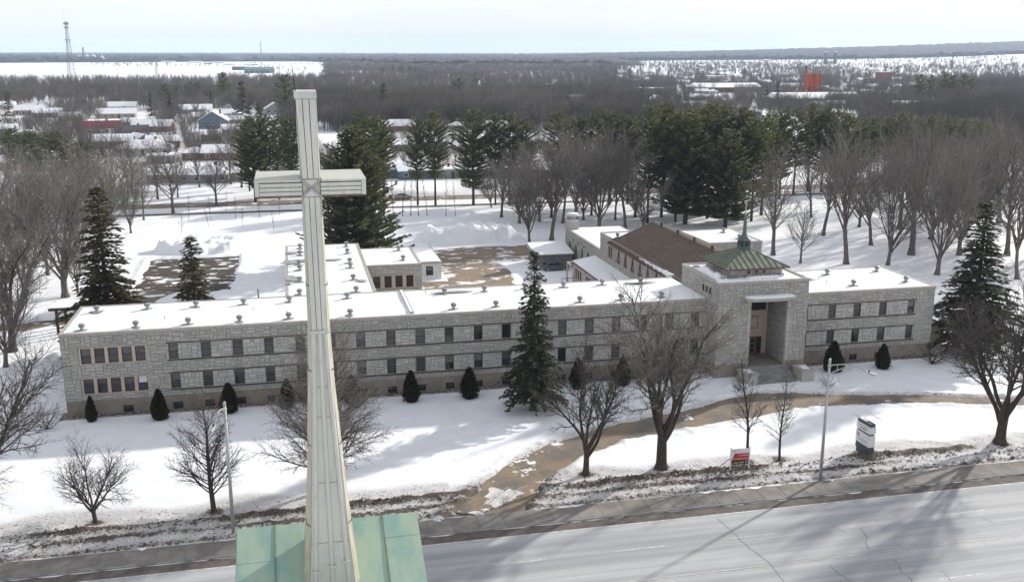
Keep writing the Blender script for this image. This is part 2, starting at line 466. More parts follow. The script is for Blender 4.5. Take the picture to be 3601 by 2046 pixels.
dd = strip_dist(xx, yy, DRIVE)
dirt = dirt + 0.34 * np.exp(-(dd / 0.9) ** 2) * (yy < 95)
for tx, ty in TREE_WELLS:
    dirt = dirt + 0.9 * np.exp(-(((xx - tx) ** 2 + (yy - ty) ** 2) / 0.55 ** 2))
dirt = np.maximum(dirt, 0.85 * ((yy > 231.0) & (yy < 233.8)))
dirt = dirt + 0.38 * ((yy > 250) & (yy < 700)) * sstep(-.1, .25, fbm(xx / 60, yy / 60, 3, 111))
dirt = np.clip(dirt, 0, 1)
at_ = gm.attributes.new("dirt", 'FLOAT', 'POINT'); at_.data.foreach_set("value", dirt.astype(np.float32))
def ground_mat():
    m, t, b = new_mat("snow_ground")
    a = t.nodes.new("ShaderNodeAttribute"); a.attribute_name = "dirt"; a = a.outputs["Fac"]
    n1 = noise_n(t, 0.5, 5); n2 = noise_n(t, 3.2, 6, 0.7); n3 = noise_n(t, 11.0, 4, 0.7)
    field = noise_n(t, 0.006, 4, 0.6, stretch=(1, 4, 1))
    sn = mixrgb(t, ramp_n(t, n1, 0.3, 0.7), (0.80, 0.815, 0.84), SNOW)
    sn = mixrgb(t, ramp_n(t, field, 0.55, 0.75, 0, 0.10), sn, (0.62, 0.60, 0.56))
    grey = mixrgb(t, ramp_n(t, n2, 0.35, 0.65), (0.34, 0.32, 0.30), (0.66, 0.65, 0.64))
    sn = mixrgb(t, ramp_n(t, a, 0.10, 0.42, 0, 0.85), sn, grey)
    so = mixrgb(t, ramp_n(t, n3, 0.3, 0.7), (0.045, 0.036, 0.030), (0.165, 0.135, 0.108))
    nn = math_n(t, 'ADD', math_n(t, 'MULTIPLY', n2, 0.62), math_n(t, 'MULTIPLY', n3, 0.38))
    k = math_n(t, 'ADD', a, math_n(t, 'MULTIPLY', math_n(t, 'SUBTRACT', nn, 0.5), 3.6))
    mk = ramp_n(t, k, 0.50, 0.60)
    gate = ramp_n(t, a, 0.16, 0.30)
    mk = math_n(t, 'MULTIPLY', mk, gate)
    col = mixrgb(t, mk, sn, so)
    t.links.new(col, b.inputs["Base Color"])
    b.inputs["Roughness"].default_value = 0.8; b.inputs["Specular IOR Level"].default_value = 0.15
    hh = math_n(t, 'ADD', math_n(t, 'MULTIPLY', n1, 1.4), math_n(t, 'MULTIPLY', n2, math_n(t, 'ADD', math_n(t, 'MULTIPLY', a, 2.6), 0.25)))
    bump_n(t, b, hh, 0.5, 0.10)
    return m
gm.materials.append(ground_mat())
tag(link("ground", gm), "snow covered lawns and fields reaching the horizon", "ground", kind="structure")

# sheets of worn earth lying in the ploughed cuts
def earth_mat(name, c1, c2, snow_lo, snow_hi, stretch):
    m, t, b = new_mat(name)
    n1 = noise_n(t, 0.35, 5, 0.6, stretch=stretch); n2 = noise_n(t, 2.5, 5, 0.7); n3 = noise_n(t, 0.42, 8, 0.62, stretch=stretch, off=13.0)
    col = mixrgb(t, ramp_n(t, n1, 0.36, 0.62), c1, c2)
    col = mixrgb(t, ramp_n(t, n2, 0.3, 0.75, 0, 0.35), col, tuple(x * 0.55 for x in c1))
    col = mixrgb(t, ramp_n(t, n3, snow_lo, snow_hi), col, (0.78, 0.79, 0.81))
    t.links.new(col, b.inputs["Base Color"]); b.inputs["Roughness"].default_value = 0.85; b.inputs["Specular IOR Level"].default_value = 0.2
    bump_n(t, b, n2, 0.3, 0.03)
    return m
MAT['sand'] = earth_mat("sanded_drive", (0.165, 0.150, 0.135), (0.285, 0.215, 0.145), 0.60, 0.63, (1, 1, 1))
MAT['court'] = earth_mat("sandy_court", (0.215, 0.18, 0.145), (0.315, 0.235, 0.155), 0.55, 0.58, (0.8, 1.15, 1))
MAT['lot'] = earth_mat("asphalt_lot", (0.055, 0.048, 0.044), (0.115, 0.088, 0.068), 0.565, 0.59, (0.8, 1.3, 1))
def strip(path, z, name, mat, ex=0.9):
    pts = []
    for (x0, y0, w0), (x1, y1, w1) in zip(path[:-1], path[1:]):
        for k in range(6): pts.append((x0 + (x1 - x0) * k / 6, y0 + (y1 - y0) * k / 6, w0 + (w1 - w0) * k / 6))
    pts.append(path[-1])
    b = MB(); vs = []; fs = []
    for i, (x, y, w) in enumerate(pts):
        a = pts[max(i - 1, 0)]; c = pts[min(i + 1, len(pts) - 1)]
        d = Vector((c[0] - a[0], c[1] - a[1], 0)).normalized(); n = Vector((-d.y, d.x, 0))
        vs += [(x + n.x * (w + ex), y + n.y * (w + ex), z), (x - n.x * (w + ex), y - n.y * (w + ex), z)]
        if i: fs.append((2 * i - 2, 2 * i - 1, 2 * i + 1, 2 * i))
    b.add(vs, fs)
    return b.build(name, mat)
tag(strip(DRIVE, 0.0, "driveway", MAT['sand']), "sanded driveway curving from the road past the entrance steps", "driveway", kind="structure")
tag(strip(SIDE_PATH, 0.006, "side_path", MAT['sand']), "sanded path leading round the end of the long wing", "path", kind="structure")
b = MB(); b.quad((-26.5, 152.5, 0), (-8.5, 152.5, 0), (-8.5, 183, 0), (-26.5, 183, 0))
tag(b.build("parking_lot", MAT['lot']), "dark asphalt parking lot streaked with snow", "parking lot", kind="structure")
b = MB(); b.quad((15, 112.7, 0), (48, 112.7, 0), (48, 183, 0), (15, 183, 0))
tag(b.build("courtyard", MAT['court']), "sandy courtyard with patches of snow behind the long wing", "courtyard", kind="structure")
# tyre tracks on the snow at the mouth of the drive
def snowpatch(name, pts, z):
    b = MB(); n = len(pts); b.add([(x, y, z) for x, y in pts], [tuple(range(n))]); return b.build(name, MAT['snow'])

rs_ = random.Random(2); pm = []
for k in range(46):
    t = 2 * math.pi * k / 46; q = 1 + .22 * math.sin(3 * t + 1) + .16 * math.sin(7 * t) + rs_.uniform(-.13, .13)
    pm.append((15.7 + 1.45 * math.cos(t) * q + .55 * math.sin(t), 74.0 + 1.5 * math.sin(t) * q))
MAT['dirty_snow'] = M("dirty_snow", (0.70, 0.69, 0.67), (0.50, 0.47, 0.44), 1.8, .85)
sp_ = snowpatch("snow_patch", pm, .012); sp_.data.materials.clear(); sp_.data.materials.append(MAT['dirty_snow'])
tag(sp_, "patch of packed snow crossed by tyre tracks at the drive mouth", "snow", kind="structure")
MAT['track'] = M("tyre_track", (0.20, 0.185, 0.17), (0.45, 0.44, 0.43), 2.5, .9)
trk = MB()
for off in (-.95, -.6, .45, .8):
    pts_ = [(14.9 + off + .35 * k * (.6 + .05 * k), 72.6 + k * .38) for k in range(9)]
    for (x0, y0), (x1, y1) in zip(pts_[:-1], pts_[1:]): trk.quad((x0 - .07, y0, .017), (x0 + .07, y0, .017), (x1 + .07, y1, .017), (x1 - .07, y1, .017))
tag(trk.build("tyre_tracks", MAT['track']), "dark tyre tracks curving over the snow at the drive mouth", "tracks", kind="structure")

# ------------------------------------------------------------------ road
def road_mat():
    m, t, b = new_mat("salted_asphalt")
    n1 = noise_n(t, 0.20, 6, 0.62, stretch=(0.10, 3.2, 1)); n2 = noise_n(t, 1.4, 6, 0.72, stretch=(0.22, 1.6, 1)); n3 = noise_n(t, 30.0, 2)
    col = mixrgb(t, ramp_n(t, n1, 0.36, 0.64), (0.315, 0.323, 0.333), (0.465, 0.47, 0.475))
    col = mixrgb(t, ramp_n(t, n2, 0.45, 0.8, 0, 0.5), col, (0.27, 0.28, 0.29))
    col = mixrgb(t, ramp_n(t, n3, 0.3, 0.7, 0, 0.12), col, (0.16, 0.16, 0.16))
    t.links.new(col, b.inputs["Base Color"]); b.inputs["Roughness"].default_value = 0.75; b.inputs["Specular IOR Level"].default_value = 0.25
    return m
MAT['road'] = road_mat()
b = MB()
for i in range(-20, 30): b.quad((i * 20, 47.5, 0), (i * 20 + 20, 47.5, 0), (i * 20 + 20, 68.34, 0), (i * 20, 68.34, 0))
road = tag(b.build("road", MAT['road']), "wide salt-bleached asphalt road with lane lines", "road", kind="structure")
def paint_mat(name, c, wear):
    m, t, b_ = new_mat(name)
    n = noise_n(t, 2.2, 5, 0.75)
    col = mixrgb(t, ramp_n(t, n, wear - 0.08, wear + 0.08), c, (0.40, 0.405, 0.41))
    t.links.new(col, b_.inputs["Base Color"]); b_.inputs["Roughness"].default_value = 0.7
    return m
MAT['paint'] = paint_mat("worn_white_paint", (0.66, 0.66, 0.655), 0.50)
MAT['paint_y'] = paint_mat("worn_yellow_paint", (0.56, 0.53, 0.47), 0.47)
def flat(name, x0, x1, y0, y1, z, mat, parent):
    return MB().quad((x0, y0, z), (x1, y0, z), (x1, y1, z), (x0, y1, z)).build(name, mat, parent)
flat("edge_line", -200, 260, 66.95, 67.07, 0.004, MAT['paint'], road)
flat("centre_line", -200, 260, 58.72, 58.83, 0.004, MAT['paint_y'], road)
flat("centre_line", -200, 260, 58.48, 58.57, 0.004, MAT['paint_y'], road)
for i in range(-12, 14):
    for yl, ph in ((63.05, 31.3), (54.35, 34.0)):
        x0 = ph + i * 9.2
        if -40 < x0 < 90: flat("lane_dash", x0, x0 + 3.9, yl, yl + 0.10, 0.004, MAT['paint'], road)
MAT['crack'] = M("road_crack", (0.20, 0.20, 0.20), rough=0.9)
def crack(pts, w, name="crack"):
    random.seed(int(pts[0][0] * 10)); P = []
    for (x0, y0), (x1, y1) in zip(pts[:-1], pts[1:]):
        n = max(2, int(math.hypot(x1 - x0, y1 - y0) / .35))
        for k in range(n): P.append((x0 + (x1 - x0) * k / n + random.uniform(-.07, .07), y0 + (y1 - y0) * k / n + random.uniform(-.07, .07)))
    P.append(pts[-1]); b = MB()
    for (x0, y0), (x1, y1) in zip(P[:-1], P[1:]):
        d = Vector((x1 - x0, y1 - y0, 0)).normalized(); n = Vector((-d.y, d.x, 0)) * w
        b.quad((x0 + n.x, y0 + n.y, .006), (x0 - n.x, y0 - n.y, .006), (x1 - n.x, y1 - n.y, .006), (x1 + n.x, y1 + n.y, .006))
    return b.build(name, MAT['crack'], road)
def sk3(a, b_): return ((2400 + .4808 * a) / 1.405, (1346 + .4808 * b_) / 1.405)   # detail sketch of the right foreground
for pl, w in (([(255, 990), (380, 1100), (470, 1190), (560, 1255), (620, 1305), (690, 1390), (745, 1455)], .035), ([(1300, 1062), (1350, 1130), (1345, 1170), (1365, 1215)], .03),
              ([(1540, 1285), (1585, 1330), (1600, 1375), (1655, 1420), (1680, 1455)], .035), ([(1085, 1335), (1140, 1390), (1195, 1420), (1240, 1456)], .03),
              ([(1085, 1043), (1195, 1093)], .025), ([(1540, 1152), (1615, 1210)], .02), ([(1895, 1365), (1968, 1448)], .025), ([(2190, 980), (2280, 1028)], .02)):
    crack([at(*sk3(*q)) for q in pl], w)
crack([(x, 58.66) for x in range(5, 80, 3)], .014)
MAT['gutter'] = M("gutter_dirt", (0.155, 0.13, 0.11), (0.10, 0.085, 0.075), 1.2, 0.9)
flat("gutter", -200, 260, 67.12, 68.34, 0.005, MAT['gutter'], road)
b = MB(); xs = -70.0
random.seed(5)
while xs < 100:
    ln = random.uniform(.8, 3.5); w = random.uniform(.05, .16)
    if random.random() < .85:
        b.add([(xs, 68.34, .012), (xs + ln * .3, 68.34 - w * random.uniform(.6, 1.4), .012), (xs + ln * .7, 68.34 - w * random.uniform(.6, 1.5), .012), (xs + ln, 68.34, .012)], [(0, 1, 2, 3)])
    xs += ln * .93
b.build("kerb_snow", MAT['snow'], road)
b = MB()
for i in range(-100, 130): b.box(i * 2.0, i * 2.0 + 1.985, 68.34, 68.50, -.2, .13)
kerb = tag(b.build("kerb", MAT['kerb']), "low concrete kerb along the pavement", "kerb", kind="structure")
pave = tag(MB().box(-200, 260, 68.505, 70.84, -.2, .115).build("pavement", MAT['mortar']), "concrete pavement of square slabs beside the road", "pavement", kind="structure")
slab = MB().box(0, 1.96, 0, 2.3, 0, .02).mesh("slab", MAT['conc'])
for i in range(-30, 52):
    o = link("slab", slab, pave); o.location = (i * 2.0 - 1, 68.52, .114 + random.uniform(0, .006)); o.rotation_euler = (0, 0, random.uniform(-.004, .004))
b = MB(); random.seed(11); xs = -40.0
while xs < 80:                       # torn tongues of snow reaching over the slabs
    ln = random.uniform(.6, 3.4); w = random.uniform(.1, .5)
    if random.random() < .55:
        n = 6; top = [(xs + ln * k / n, 70.9 - w * random.uniform(.3, 1.0) * math.sin(math.pi * k / n)) for k in range(n + 1)]
        b.add([(x, y, .141) for x, y in top], [tuple(range(n + 1))])
    xs += ln
b.build("pavement_snow", MAT['snow'], pave)
# lumps of earth and dirty ice thrown up along the verge
rc = np.random.default_rng(3); N = 3600
cx = rc.uniform(-34, 82, N); row = rc.choice([71.5, 72.9, 74.6, 73.8], N, p=[.2, .28, .42, .10])
cy = row + rc.normal(0, .26, N) + .5 * vnoise(cx / 7, 0 * cx, 5)
keep = (strip_dist(cx, cy, DRIVE) > .5) & (vnoise(cx / 5, cy / 1.5, 55) > -.18) & (cy > 71.05); cx, cy = cx[keep], cy[keep]; N = len(cx)
cr = np.abs(rc.normal(0, .07, N)) + .03; cz = ground_h(cx, cy)
oct_ = np.array([[1, 0, 0], [0, 1, 0], [-1, 0, 0], [0, -1, 0], [0, 0, .8], [0, 0, -.6]], float)
V = (oct_[None] * rc.uniform(.5, 1.3, (N, 6, 1)) + rc.normal(0, .12, (N, 6, 3))) * cr[:, None, None]; V[:, :, 0] += cx[:, None]; V[:, :, 1] += cy[:, None]; V[:, :, 2] += (cz + cr * .3)[:, None]
of = np.array([[0, 1, 4], [1, 2, 4], [2, 3, 4], [3, 0, 4], [1, 0, 5], [2, 1, 5], [3, 2, 5], [0, 3, 5]])
MAT['clod'] = M("earth_clod", (0.085, 0.070, 0.060), (0.34, 0.32, 0.30), 1.2, .95, rnd=.6)
tag(link("earth_clods", np_mesh("earth_clods", V.reshape(-1, 3), (of[None] + (np.arange(N) * 6)[:, None, None]).reshape(-1, 3), MAT['clod'])), "dark lumps of earth and dirty ice along the verge", "clods", kind="stuff")
# street behind the grounds
b = MB(); b.quad((-400, 241.0, 0.0), (400, 241.0, 0.0), (400, 251.4, 0.0), (-400, 251.4, 0.0))
tag(b.build("back_street", MAT['sand']), "brown slushy street beyond the row of pines", "street", kind="structure")
# ------------------------------------------------------------------ building kit
class Face:
    """a wall plane: u runs along the wall, z up, d outwards"""
    def __init__(s, O, deg):
        s.O = Vector((O[0], O[1], 0)); s.ang = R(deg)
        s.U = Vector((math.cos(s.ang), math.sin(s.ang), 0)); s.N = s.U.cross(Vector((0, 0, 1)))
    def P(s, u, z, d=0.0): return s.O + s.U * u + Vector((0, 0, z)) + s.N * d
    def box(s, mb, u0, u1, z0, z1, d0, d1):
        mb.hexa([s.P(u0, z0, d1), s.P(u1, z0, d1), s.P(u1, z0, d0), s.P(u0, z0, d0)], [s.P(u0, z1, d1), s.P(u1, z1, d1), s.P(u1, z1, d0), s.P(u0, z1, d0)])
        return mb
    def quad(s, mb, u0, u1, z0, z1, d): return mb.quad(s.P(u0, z0, d), s.P(u1, z0, d), s.P(u1, z1, d), s.P(u0, z1, d))
def wall_core(mb, f, u0, u1, z0, z1, ops, depth=0.24):
    us = sorted({u0, u1, *[o[0] for o in ops], *[o[1] for o in ops]}); zs = sorted({z0, z1, *[o[2] for o in ops], *[o[3] for o in ops]})
    us = [u for u in us if u0 <= u <= u1]; zs = [z for z in zs if z0 <= z <= z1]
    for a, b in zip(us[:-1], us[1:]):
        for c, d in zip(zs[:-1], zs[1:]):
            um, zm = (a + b) / 2, (c + d) / 2
            if any(o[0] < um < o[1] and o[2] < zm < o[3] for o in ops): continue
            f.quad(mb, a, b, c, d, 0)
    for a, b, c, d in ops:
        P = f.P
        mb.quad(P(a, c), P(a, c, -depth), P(a, d, -depth), P(a, d)); mb.quad(P(b, c, -depth), P(b, c), P(b, d), P(b, d, -depth))
        mb.quad(P(a, c), P(b, c), P(b, c, -depth), P(a, c, -depth)); mb.quad(P(a, d, -depth), P(b, d, -depth), P(b, d), P(a, d))
        f.quad(mb, a, b, c, d, -depth)
def ashlar(u0, u1, z0, z1, ops, seed, un=0.19, zn=0.178):
    rnd = random.Random(seed)
    nu = max(1, round((u1 - u0) / un)); nz = max(1, round((z1 - z0) / zn)); du = (u1 - u0) / nu; dz = (z1 - z0) / nz
    occ = [[False] * nu for _ in range(nz)]
    for j in range(nz):
        for i in range(nu):
            um, zm = u0 + (i + .5) * du, z0 + (j + .5) * dz
            if any(o[0] - .02 < um < o[1] + .02 and o[2] - .02 < zm < o[3] + .02 for o in ops): occ[j][i] = True
    out = []
    for j in range(nz):
        i = 0
        while i < nu:
            if occ[j][i]: i += 1; continue
            run = 0
            while i + run < nu and not occ[j][i + run]: run += 1
            kind = rnd.random()
            if kind < .42: w, h = rnd.randint(3, 7), 1
            elif kind < .85: w, h = rnd.randint(2, 5), 2
            else: w, h = rnd.randint(2, 3), 3
            w = min(w, run)
            if run - w == 1: w = run if run <= 7 else w - 1
            w = max(1, w); h = min(h, nz - j)
            while h > 1 and any(occ[j + h - 1][i + k] for k in range(w)): h -= 1
            for a in range(h):
                for k in range(w): occ[j + a][i + k] = True
            out.append((u0 + i * du, u0 + (i + w) * du, z0 + j * dz, z0 + (j + h) * dz))
            i += w
    return out
STONE_D, GAP, INS = 0.055, 0.017, 0.012
_sv = [(-.5, 0, -.5), (.5, 0, -.5), (.5, 0, .5), (-.5, 0, .5), (-.48, -1, -.46), (.48, -1, -.46), (.48, -1, .46), (-.48, -1, .46)]
_sf = [(4, 5, 6, 7), (0, 1, 5, 4), (1, 2, 6, 5), (2, 3, 7, 6), (3, 0, 4, 7)]
STONE_MESH = {}
for _k in ('stone', 'stone_light'):
    STONE_MESH[_k] = MB().add(_sv, _sf).mesh(_k, MAT[_k])
def lay_stones(root, sets, limit=300):
    """sets: list of (face, rects, material key). The largest stones are objects of their own, the rest one mesh."""
    allr = [(f, r, k) for f, rects, k in sets for r in rects]
    allr.sort(key=lambda q: -(q[1][1] - q[1][0]) * (q[1][3] - q[1][2]))
    org = ORG[root.name]
    for f, (a, b, c, d), k in allr[:limit]:
        o = link("stone", STONE_MESH[k], root)
        o.location = f.P((a + b) / 2, (c + d) / 2) - org
        o.rotation_euler = (0, 0, f.ang)
        o.scale = (b - a - 2 * GAP, STONE_D * random.uniform(.7, 1.35), d - c - 2 * GAP)
    for key in ('stone', 'stone_light'):
        V = []; Fc = []
        for f, (a, b, c, d), k in allr[limit:]:
            if k != key: continue
            a += GAP; b -= GAP; c += GAP; d -= GAP; n = len(V); dd = STONE_D * random.uniform(.7, 1.35)
            V += [f.P(a, c), f.P(b, c), f.P(b, d), f.P(a, d), f.P(a + INS, c + INS, dd), f.P(b - INS, c + INS, dd), f.P(b - INS, d - INS, dd), f.P(a + INS, d - INS, dd)]
            Fc += [tuple(i + n for i in q) for q in _sf]
        if V: MB().add(V, Fc).build("stonework", MAT[key], root, kind="stuff")
def window(root, f, u0, z0, w, h, blind=None, rails=1, dep=0.13, frame=0.065, fm='brown'):
    mb = MB(); t = frame
    for a, b, c, d in ((0, w, 0, t), (0, w, h - t, h), (0, t, t, h - t), (w - t, w, t, h - t)): f.box(mb, u0 + a, u0 + b, z0 + c, z0 + d, -dep, -dep + .07)
    for r in range(rails):
        zc = z0 + h * (r + 1) / (rails + 1); f.box(mb, u0 + t, u0 + w - t, zc - .03, zc + .03, -dep, -dep + .055)
    win = mb.build("window", MAT[fm], root)
    n = rails + 1
    for r in range(n):
        za = z0 + h * r / n + (.03 if r else t); zb = z0 + h * (r + 1) / n - (.03 if r < n - 1 else t)
        mk = 'glass'
        if r == n - 1 and blind: mk = blind
        f.quad(MB(), u0 + t, u0 + w - t, za, zb, -dep + .03).build("pane", MAT[mk], win)
    return win
def roof_snow(root, x0, x1, y0, y1, z, amp=.035, name="roof_snow", st=0.8, seed=0):
    nx = max(2, int((x1 - x0) / st)); ny = max(2, int((y1 - y0) / st))
    X, Y = np.meshgrid(np.linspace(x0, x1, nx), np.linspace(y0, y1, ny))
    Z = z + amp * 2 * fbm(X / 3, Y / 3, 3, 200 + seed)
    Z[0, :] = Z[-1, :] = z - .01; Z[:, 0] = Z[:, -1] = z - .01
    i = np.arange(nx * ny).reshape(ny, nx)
    Fq = np.stack([i[:-1, :-1], i[:-1, 1:], i[1:, 1:], i[1:, :-1]], -1).reshape(-1, 4)
    o = ORG[root.name]
    return link(name, np_mesh(name, np.stack([X - o.x, Y - o.y, Z - o.z], -1).reshape(-1, 3), Fq, MAT['roof_snow'], True), root)
def fascia(root, x0, x1, y0, y1, z0, z1, sides="FBLR", p=.09, t=.30, mat='fascia', name="fascia"):
    mb = MB()
    if 'F' in sides: mb.box(x0 - p, x1 + p, y0 - p, y0 + t, z0, z1)
    if 'B' in sides: mb.box(x0 - p, x1 + p, y1 - t, y1 + p, z0, z1 - .003)
    if 'L' in sides: mb.box(x0 - p, x0 + t, y0 + t, y1 - t, z0, z1 - .002)
    if 'R' in sides: mb.box(x1 - t, x1 + p, y0 + t, y1 - t, z0, z1 - .004)
    return mb.build(name, MAT[mat], root)
VENT_BODY = MB().lathe((0, 0, 0), [(.34, 0), (.33, .05), (.20, .09), (.20, .42)], 10).mesh("roof_vent", MAT['vent'])
VENT_CAP = MB().lathe((0, 0, .38), [(.30, 0), (.36, .04), (.36, .20), (.35, .21), (.36, .22), (.36, .36), (.24, .44), (.06, .47)], 10).mesh("vent_cap", MAT['vent'])
MAT['vent_dark'] = M("vent_gap", (0.06, 0.062, 0.066), rough=.6)
VENT_GAP = MB().lathe((0, 0, .56), [(.367, 0), (.367, .07)], 10).mesh("vent_slot", MAT['vent_dark'])
VENT_MELT = MB().lathe((0, 0, 0), [(.62, .012), (.55, .016)], 14).mesh("melt_ring", MAT['membrane'])
def vent(root, x, y, z, s=.88):
    o = link("roof_vent", VENT_BODY, root); o.location = Vector((x, y, z)) - ORG[root.name]; o.scale = (s, s, s)
    for nm, me in (("vent_cap", VENT_CAP), ("vent_slot", VENT_GAP), ("melt_ring", VENT_MELT)):
        c = link(nm, me, o)
        if nm == "melt_ring": c.rotation_euler = (0, 0, random.uniform(0, 6)); c.scale = (1.25, .8, 1); c.location = (random.uniform(-.2, .05), random.uniform(-.1, .1), 0.022)
def blob_patch(root, cx, cy, rx, ry, z, seed, name="bare_patch"):
    rnd = random.Random(seed); n = 26; pts = []
    ph = [rnd.uniform(0, 6.28) for _ in range(4)]
    for i in range(n):
        t = 2 * math.pi * i / n
        k = 1 + .22 * math.sin(2 * t + ph[0]) + .16 * math.sin(3 * t + ph[1]) + .12 * math.sin(5 * t + ph[2]) + .08 * math.sin(9 * t + ph[3])
        pts.append((cx + rx * k * math.cos(t), cy + ry * k * math.sin(t)))
    return MB().add([(x, y, z) for x, y in pts], [tuple(range(n))]).build(name, MAT['membrane'], root)

# ------------------------------------------------------------------ long wing
FY = 101.3
ROOF = 8.72
LX0, LX1, TX0, TX1, RX1 = -23.3, 45.7, 45.7, 56.7, 75.15
long_wing = thing("stone_wing", "long two-storey grey stone wing with five-window strips at one end", "building", ((LX0 + LX1) / 2, FY, 0))
right_wing = thing("stone_wing", "shorter grey stone wing beyond the entrance tower, four vents on its snowy roof", "building", ((TX1 + RX1) / 2, FY, 0))
WIN0, WP, WW = -13.10, 3.1598, 0.97
ZU0, ZU1, ZL0, ZL1, ZB0, ZB1, ZPL = 5.52, 7.10, 2.36, 3.92, 0.12, 0.88, 1.56
def wing_facade(root, x0, x1, cols, strips, basement, band, seed, blinds):
    f = Face((0, FY), 0)
    ops = []
    for x in cols: ops += [(x, x + WW, ZU0, ZU1), (x, x + WW, ZL0, ZL1)]
    for s0, n in strips:
        for k in range(n): ops += [(s0 + k * 1.295, s0 + k * 1.295 + .96, z0, z1) for z0, z1 in ((ZU0, ZU1), (ZL0, ZL1))]
    bops = [(x, x + 1.0, ZB0, ZB1) for x in basement]
    mb = MB(); wall_core(mb, f, x0, x1, ZPL, 8.45, ops); mb.build("wall", MAT['mortar'], root)
    mb = MB(); wall_core(mb, Face((0, FY - .06), 0), x0, x1, -.3, ZPL, bops, .2); mb.box(x0, x1, FY - .06, FY + .02, ZPL - .002, ZPL + .03); mb.build("plinth", MAT['plinth'], root)
    for a, b, c, d in bops: window(root, Face((0, FY - .06), 0), a, c, b - a, d - c, None, 0, .14, .07)
    sops = list(ops)
    for s0, n in strips:
        for z0, z1 in ((ZU0, ZU1), (ZL0, ZL1)): sops.append((s0 - .17, s0 + (n - 1) * 1.295 + .96 + .17, z0 - .10, z1 + .12))
    sets = []
    b0, b1 = band
    for i, (za, zb, key) in enumerate(((ZPL + .03, 2.25, 'stone'), (2.25, 4.05, 'stone_light'), (4.05, 5.41, 'stone'), (5.41, 7.22, 'stone_light'), (7.22, 8.43, 'stone'))):
        if key == 'stone_light':
            sets.append((f, ashlar(b0, b1, za + .02, zb - .03, sops, seed + i), 'stone_light'))
            if b0 - x0 > .3: sets.append((f, ashlar(x0 + .02, b0, za, zb, sops, seed + 20 + i), 'stone'))
            if x1 - b1 > .3: sets.append((f, ashlar(b1, x1 - .02, za, zb, sops, seed + 30 + i), 'stone'))
        else: sets.append((f, ashlar(x0 + .02, x1 - .02, za, zb, sops, seed + i), 'stone'))
    # string courses above and below each window band
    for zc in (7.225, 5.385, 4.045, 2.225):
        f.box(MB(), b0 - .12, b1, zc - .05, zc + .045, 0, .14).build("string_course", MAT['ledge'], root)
    for zc in (7.15, 4.01):
        f.box(MB(), b0 - .1, b1, zc - .03, zc + .022, 0, .085).build("window_head", MAT['beige'], root)
    f.box(MB(), b0 - .13, b0 - .005, 5.42, 7.19, 0, .085).build("band_end", MAT['beige'], root)
    f.box(MB(), b0 - .13, b0 - .005, 2.26, 4.01, 0, .085).build("band_end", MAT['beige'], root)
    rnd = random.Random(seed + 77)
    for i, x in enumerate(cols):
        for z0, z1 in ((ZU0, ZU1), (ZL0, ZL1)):
            window(root, f, x, z0, WW, z1 - z0, 'blind' if rnd.random() < blinds else None)
    for s0, n in strips:
        for lvl, (z0, z1) in enumerate(((ZU0, ZU1), (ZL0, ZL1))):
            e = s0 + (n - 1) * 1.295 + .96
            mb = MB(); f.box(mb, s0 - .15, e + .15, z1 + .002, z1 + .11, -.05, .09); f.box(mb, s0 - .15, e + .15, z0 - .09, z0 - .002, -.05, .12)
            f.box(mb, s0 - .15, s0 - .002, z0, z1, -.05, .085); f.box(mb, e + .002, e + .15, z0, z1, -.05, .085)
            mb.build("strip_surround", MAT['beige'], root)
            for k in range(n):
                if k < n - 1: f.box(MB(), s0 + k * 1.295 + .963, s0 + (k + 1) * 1.295 - .003, z0, z1, -.1, .06).build("mullion", MAT['beige'], root)
                window(root, f, s0 + k * 1.295, z0, .96, z1 - z0, 'blind' if (lvl == 0 or k in (2, 3)) else ('white_blind' if k == 4 else None))
    return sets
cols = [WIN0 + k * WP for k in range(19)]
bas = [-17.95, -15.1] + [WIN0 + k * WP for k in range(19)]
sets = wing_facade(long_wing, LX0, LX1, cols, [(-21.5, 5)], bas, (-13.15, LX1 - .02), 11, .45)
fl = Face((LX0, 112.6), -90)
mb = MB(); wall_core(mb, fl, 0, 112.6 - FY, -.3, 8.45, []); mb.build("side_wall", MAT['mortar'], long_wing)
sets.append((fl, ashlar(.02, 112.6 - FY - .02, ZPL, 8.43, [], 91), 'stone'))
mb = MB(); mb.box(LX0 + .3, LX1, 112.4, 112.6, -.3, 8.45); mb.build("back_wall", MAT['plinth'], long_wing)
MB().box(LX0 + .02, LX1 - .02, FY + .26, 112.38, 8.2, 8.45).build("roof_deck", MAT['membrane'], long_wing)
lay_stones(long_wing, sets)
fascia(long_wing, LX0, LX1, FY, 112.6, 8.44, ROOF, "FBL")
roof_snow(long_wing, LX0 + .3, LX1 - .02, FY + .3, 112.3, 8.685, seed=1)
# expansion upstand across the roof
mb = MB(); mb.box(11.75, 12.15, 102.0, 112.3, 8.6, 8.86); mb.build("roof_upstand", MAT['fascia'], long_wing)
MB().box(11.73, 12.0, 102.1, 112.2, 8.861, 8.90).build("upstand_snow", MAT['roof_snow'], long_wing)
blob_patch(long_wing, 17.6, 110.4, 2.0, .62, 8.80, 3); blob_patch(long_wing, 40.6, 110.2, 1.7, .5, 8.80, 4); blob_patch(long_wing, -21.2, 109.6, .9, .45, 8.80, 6)

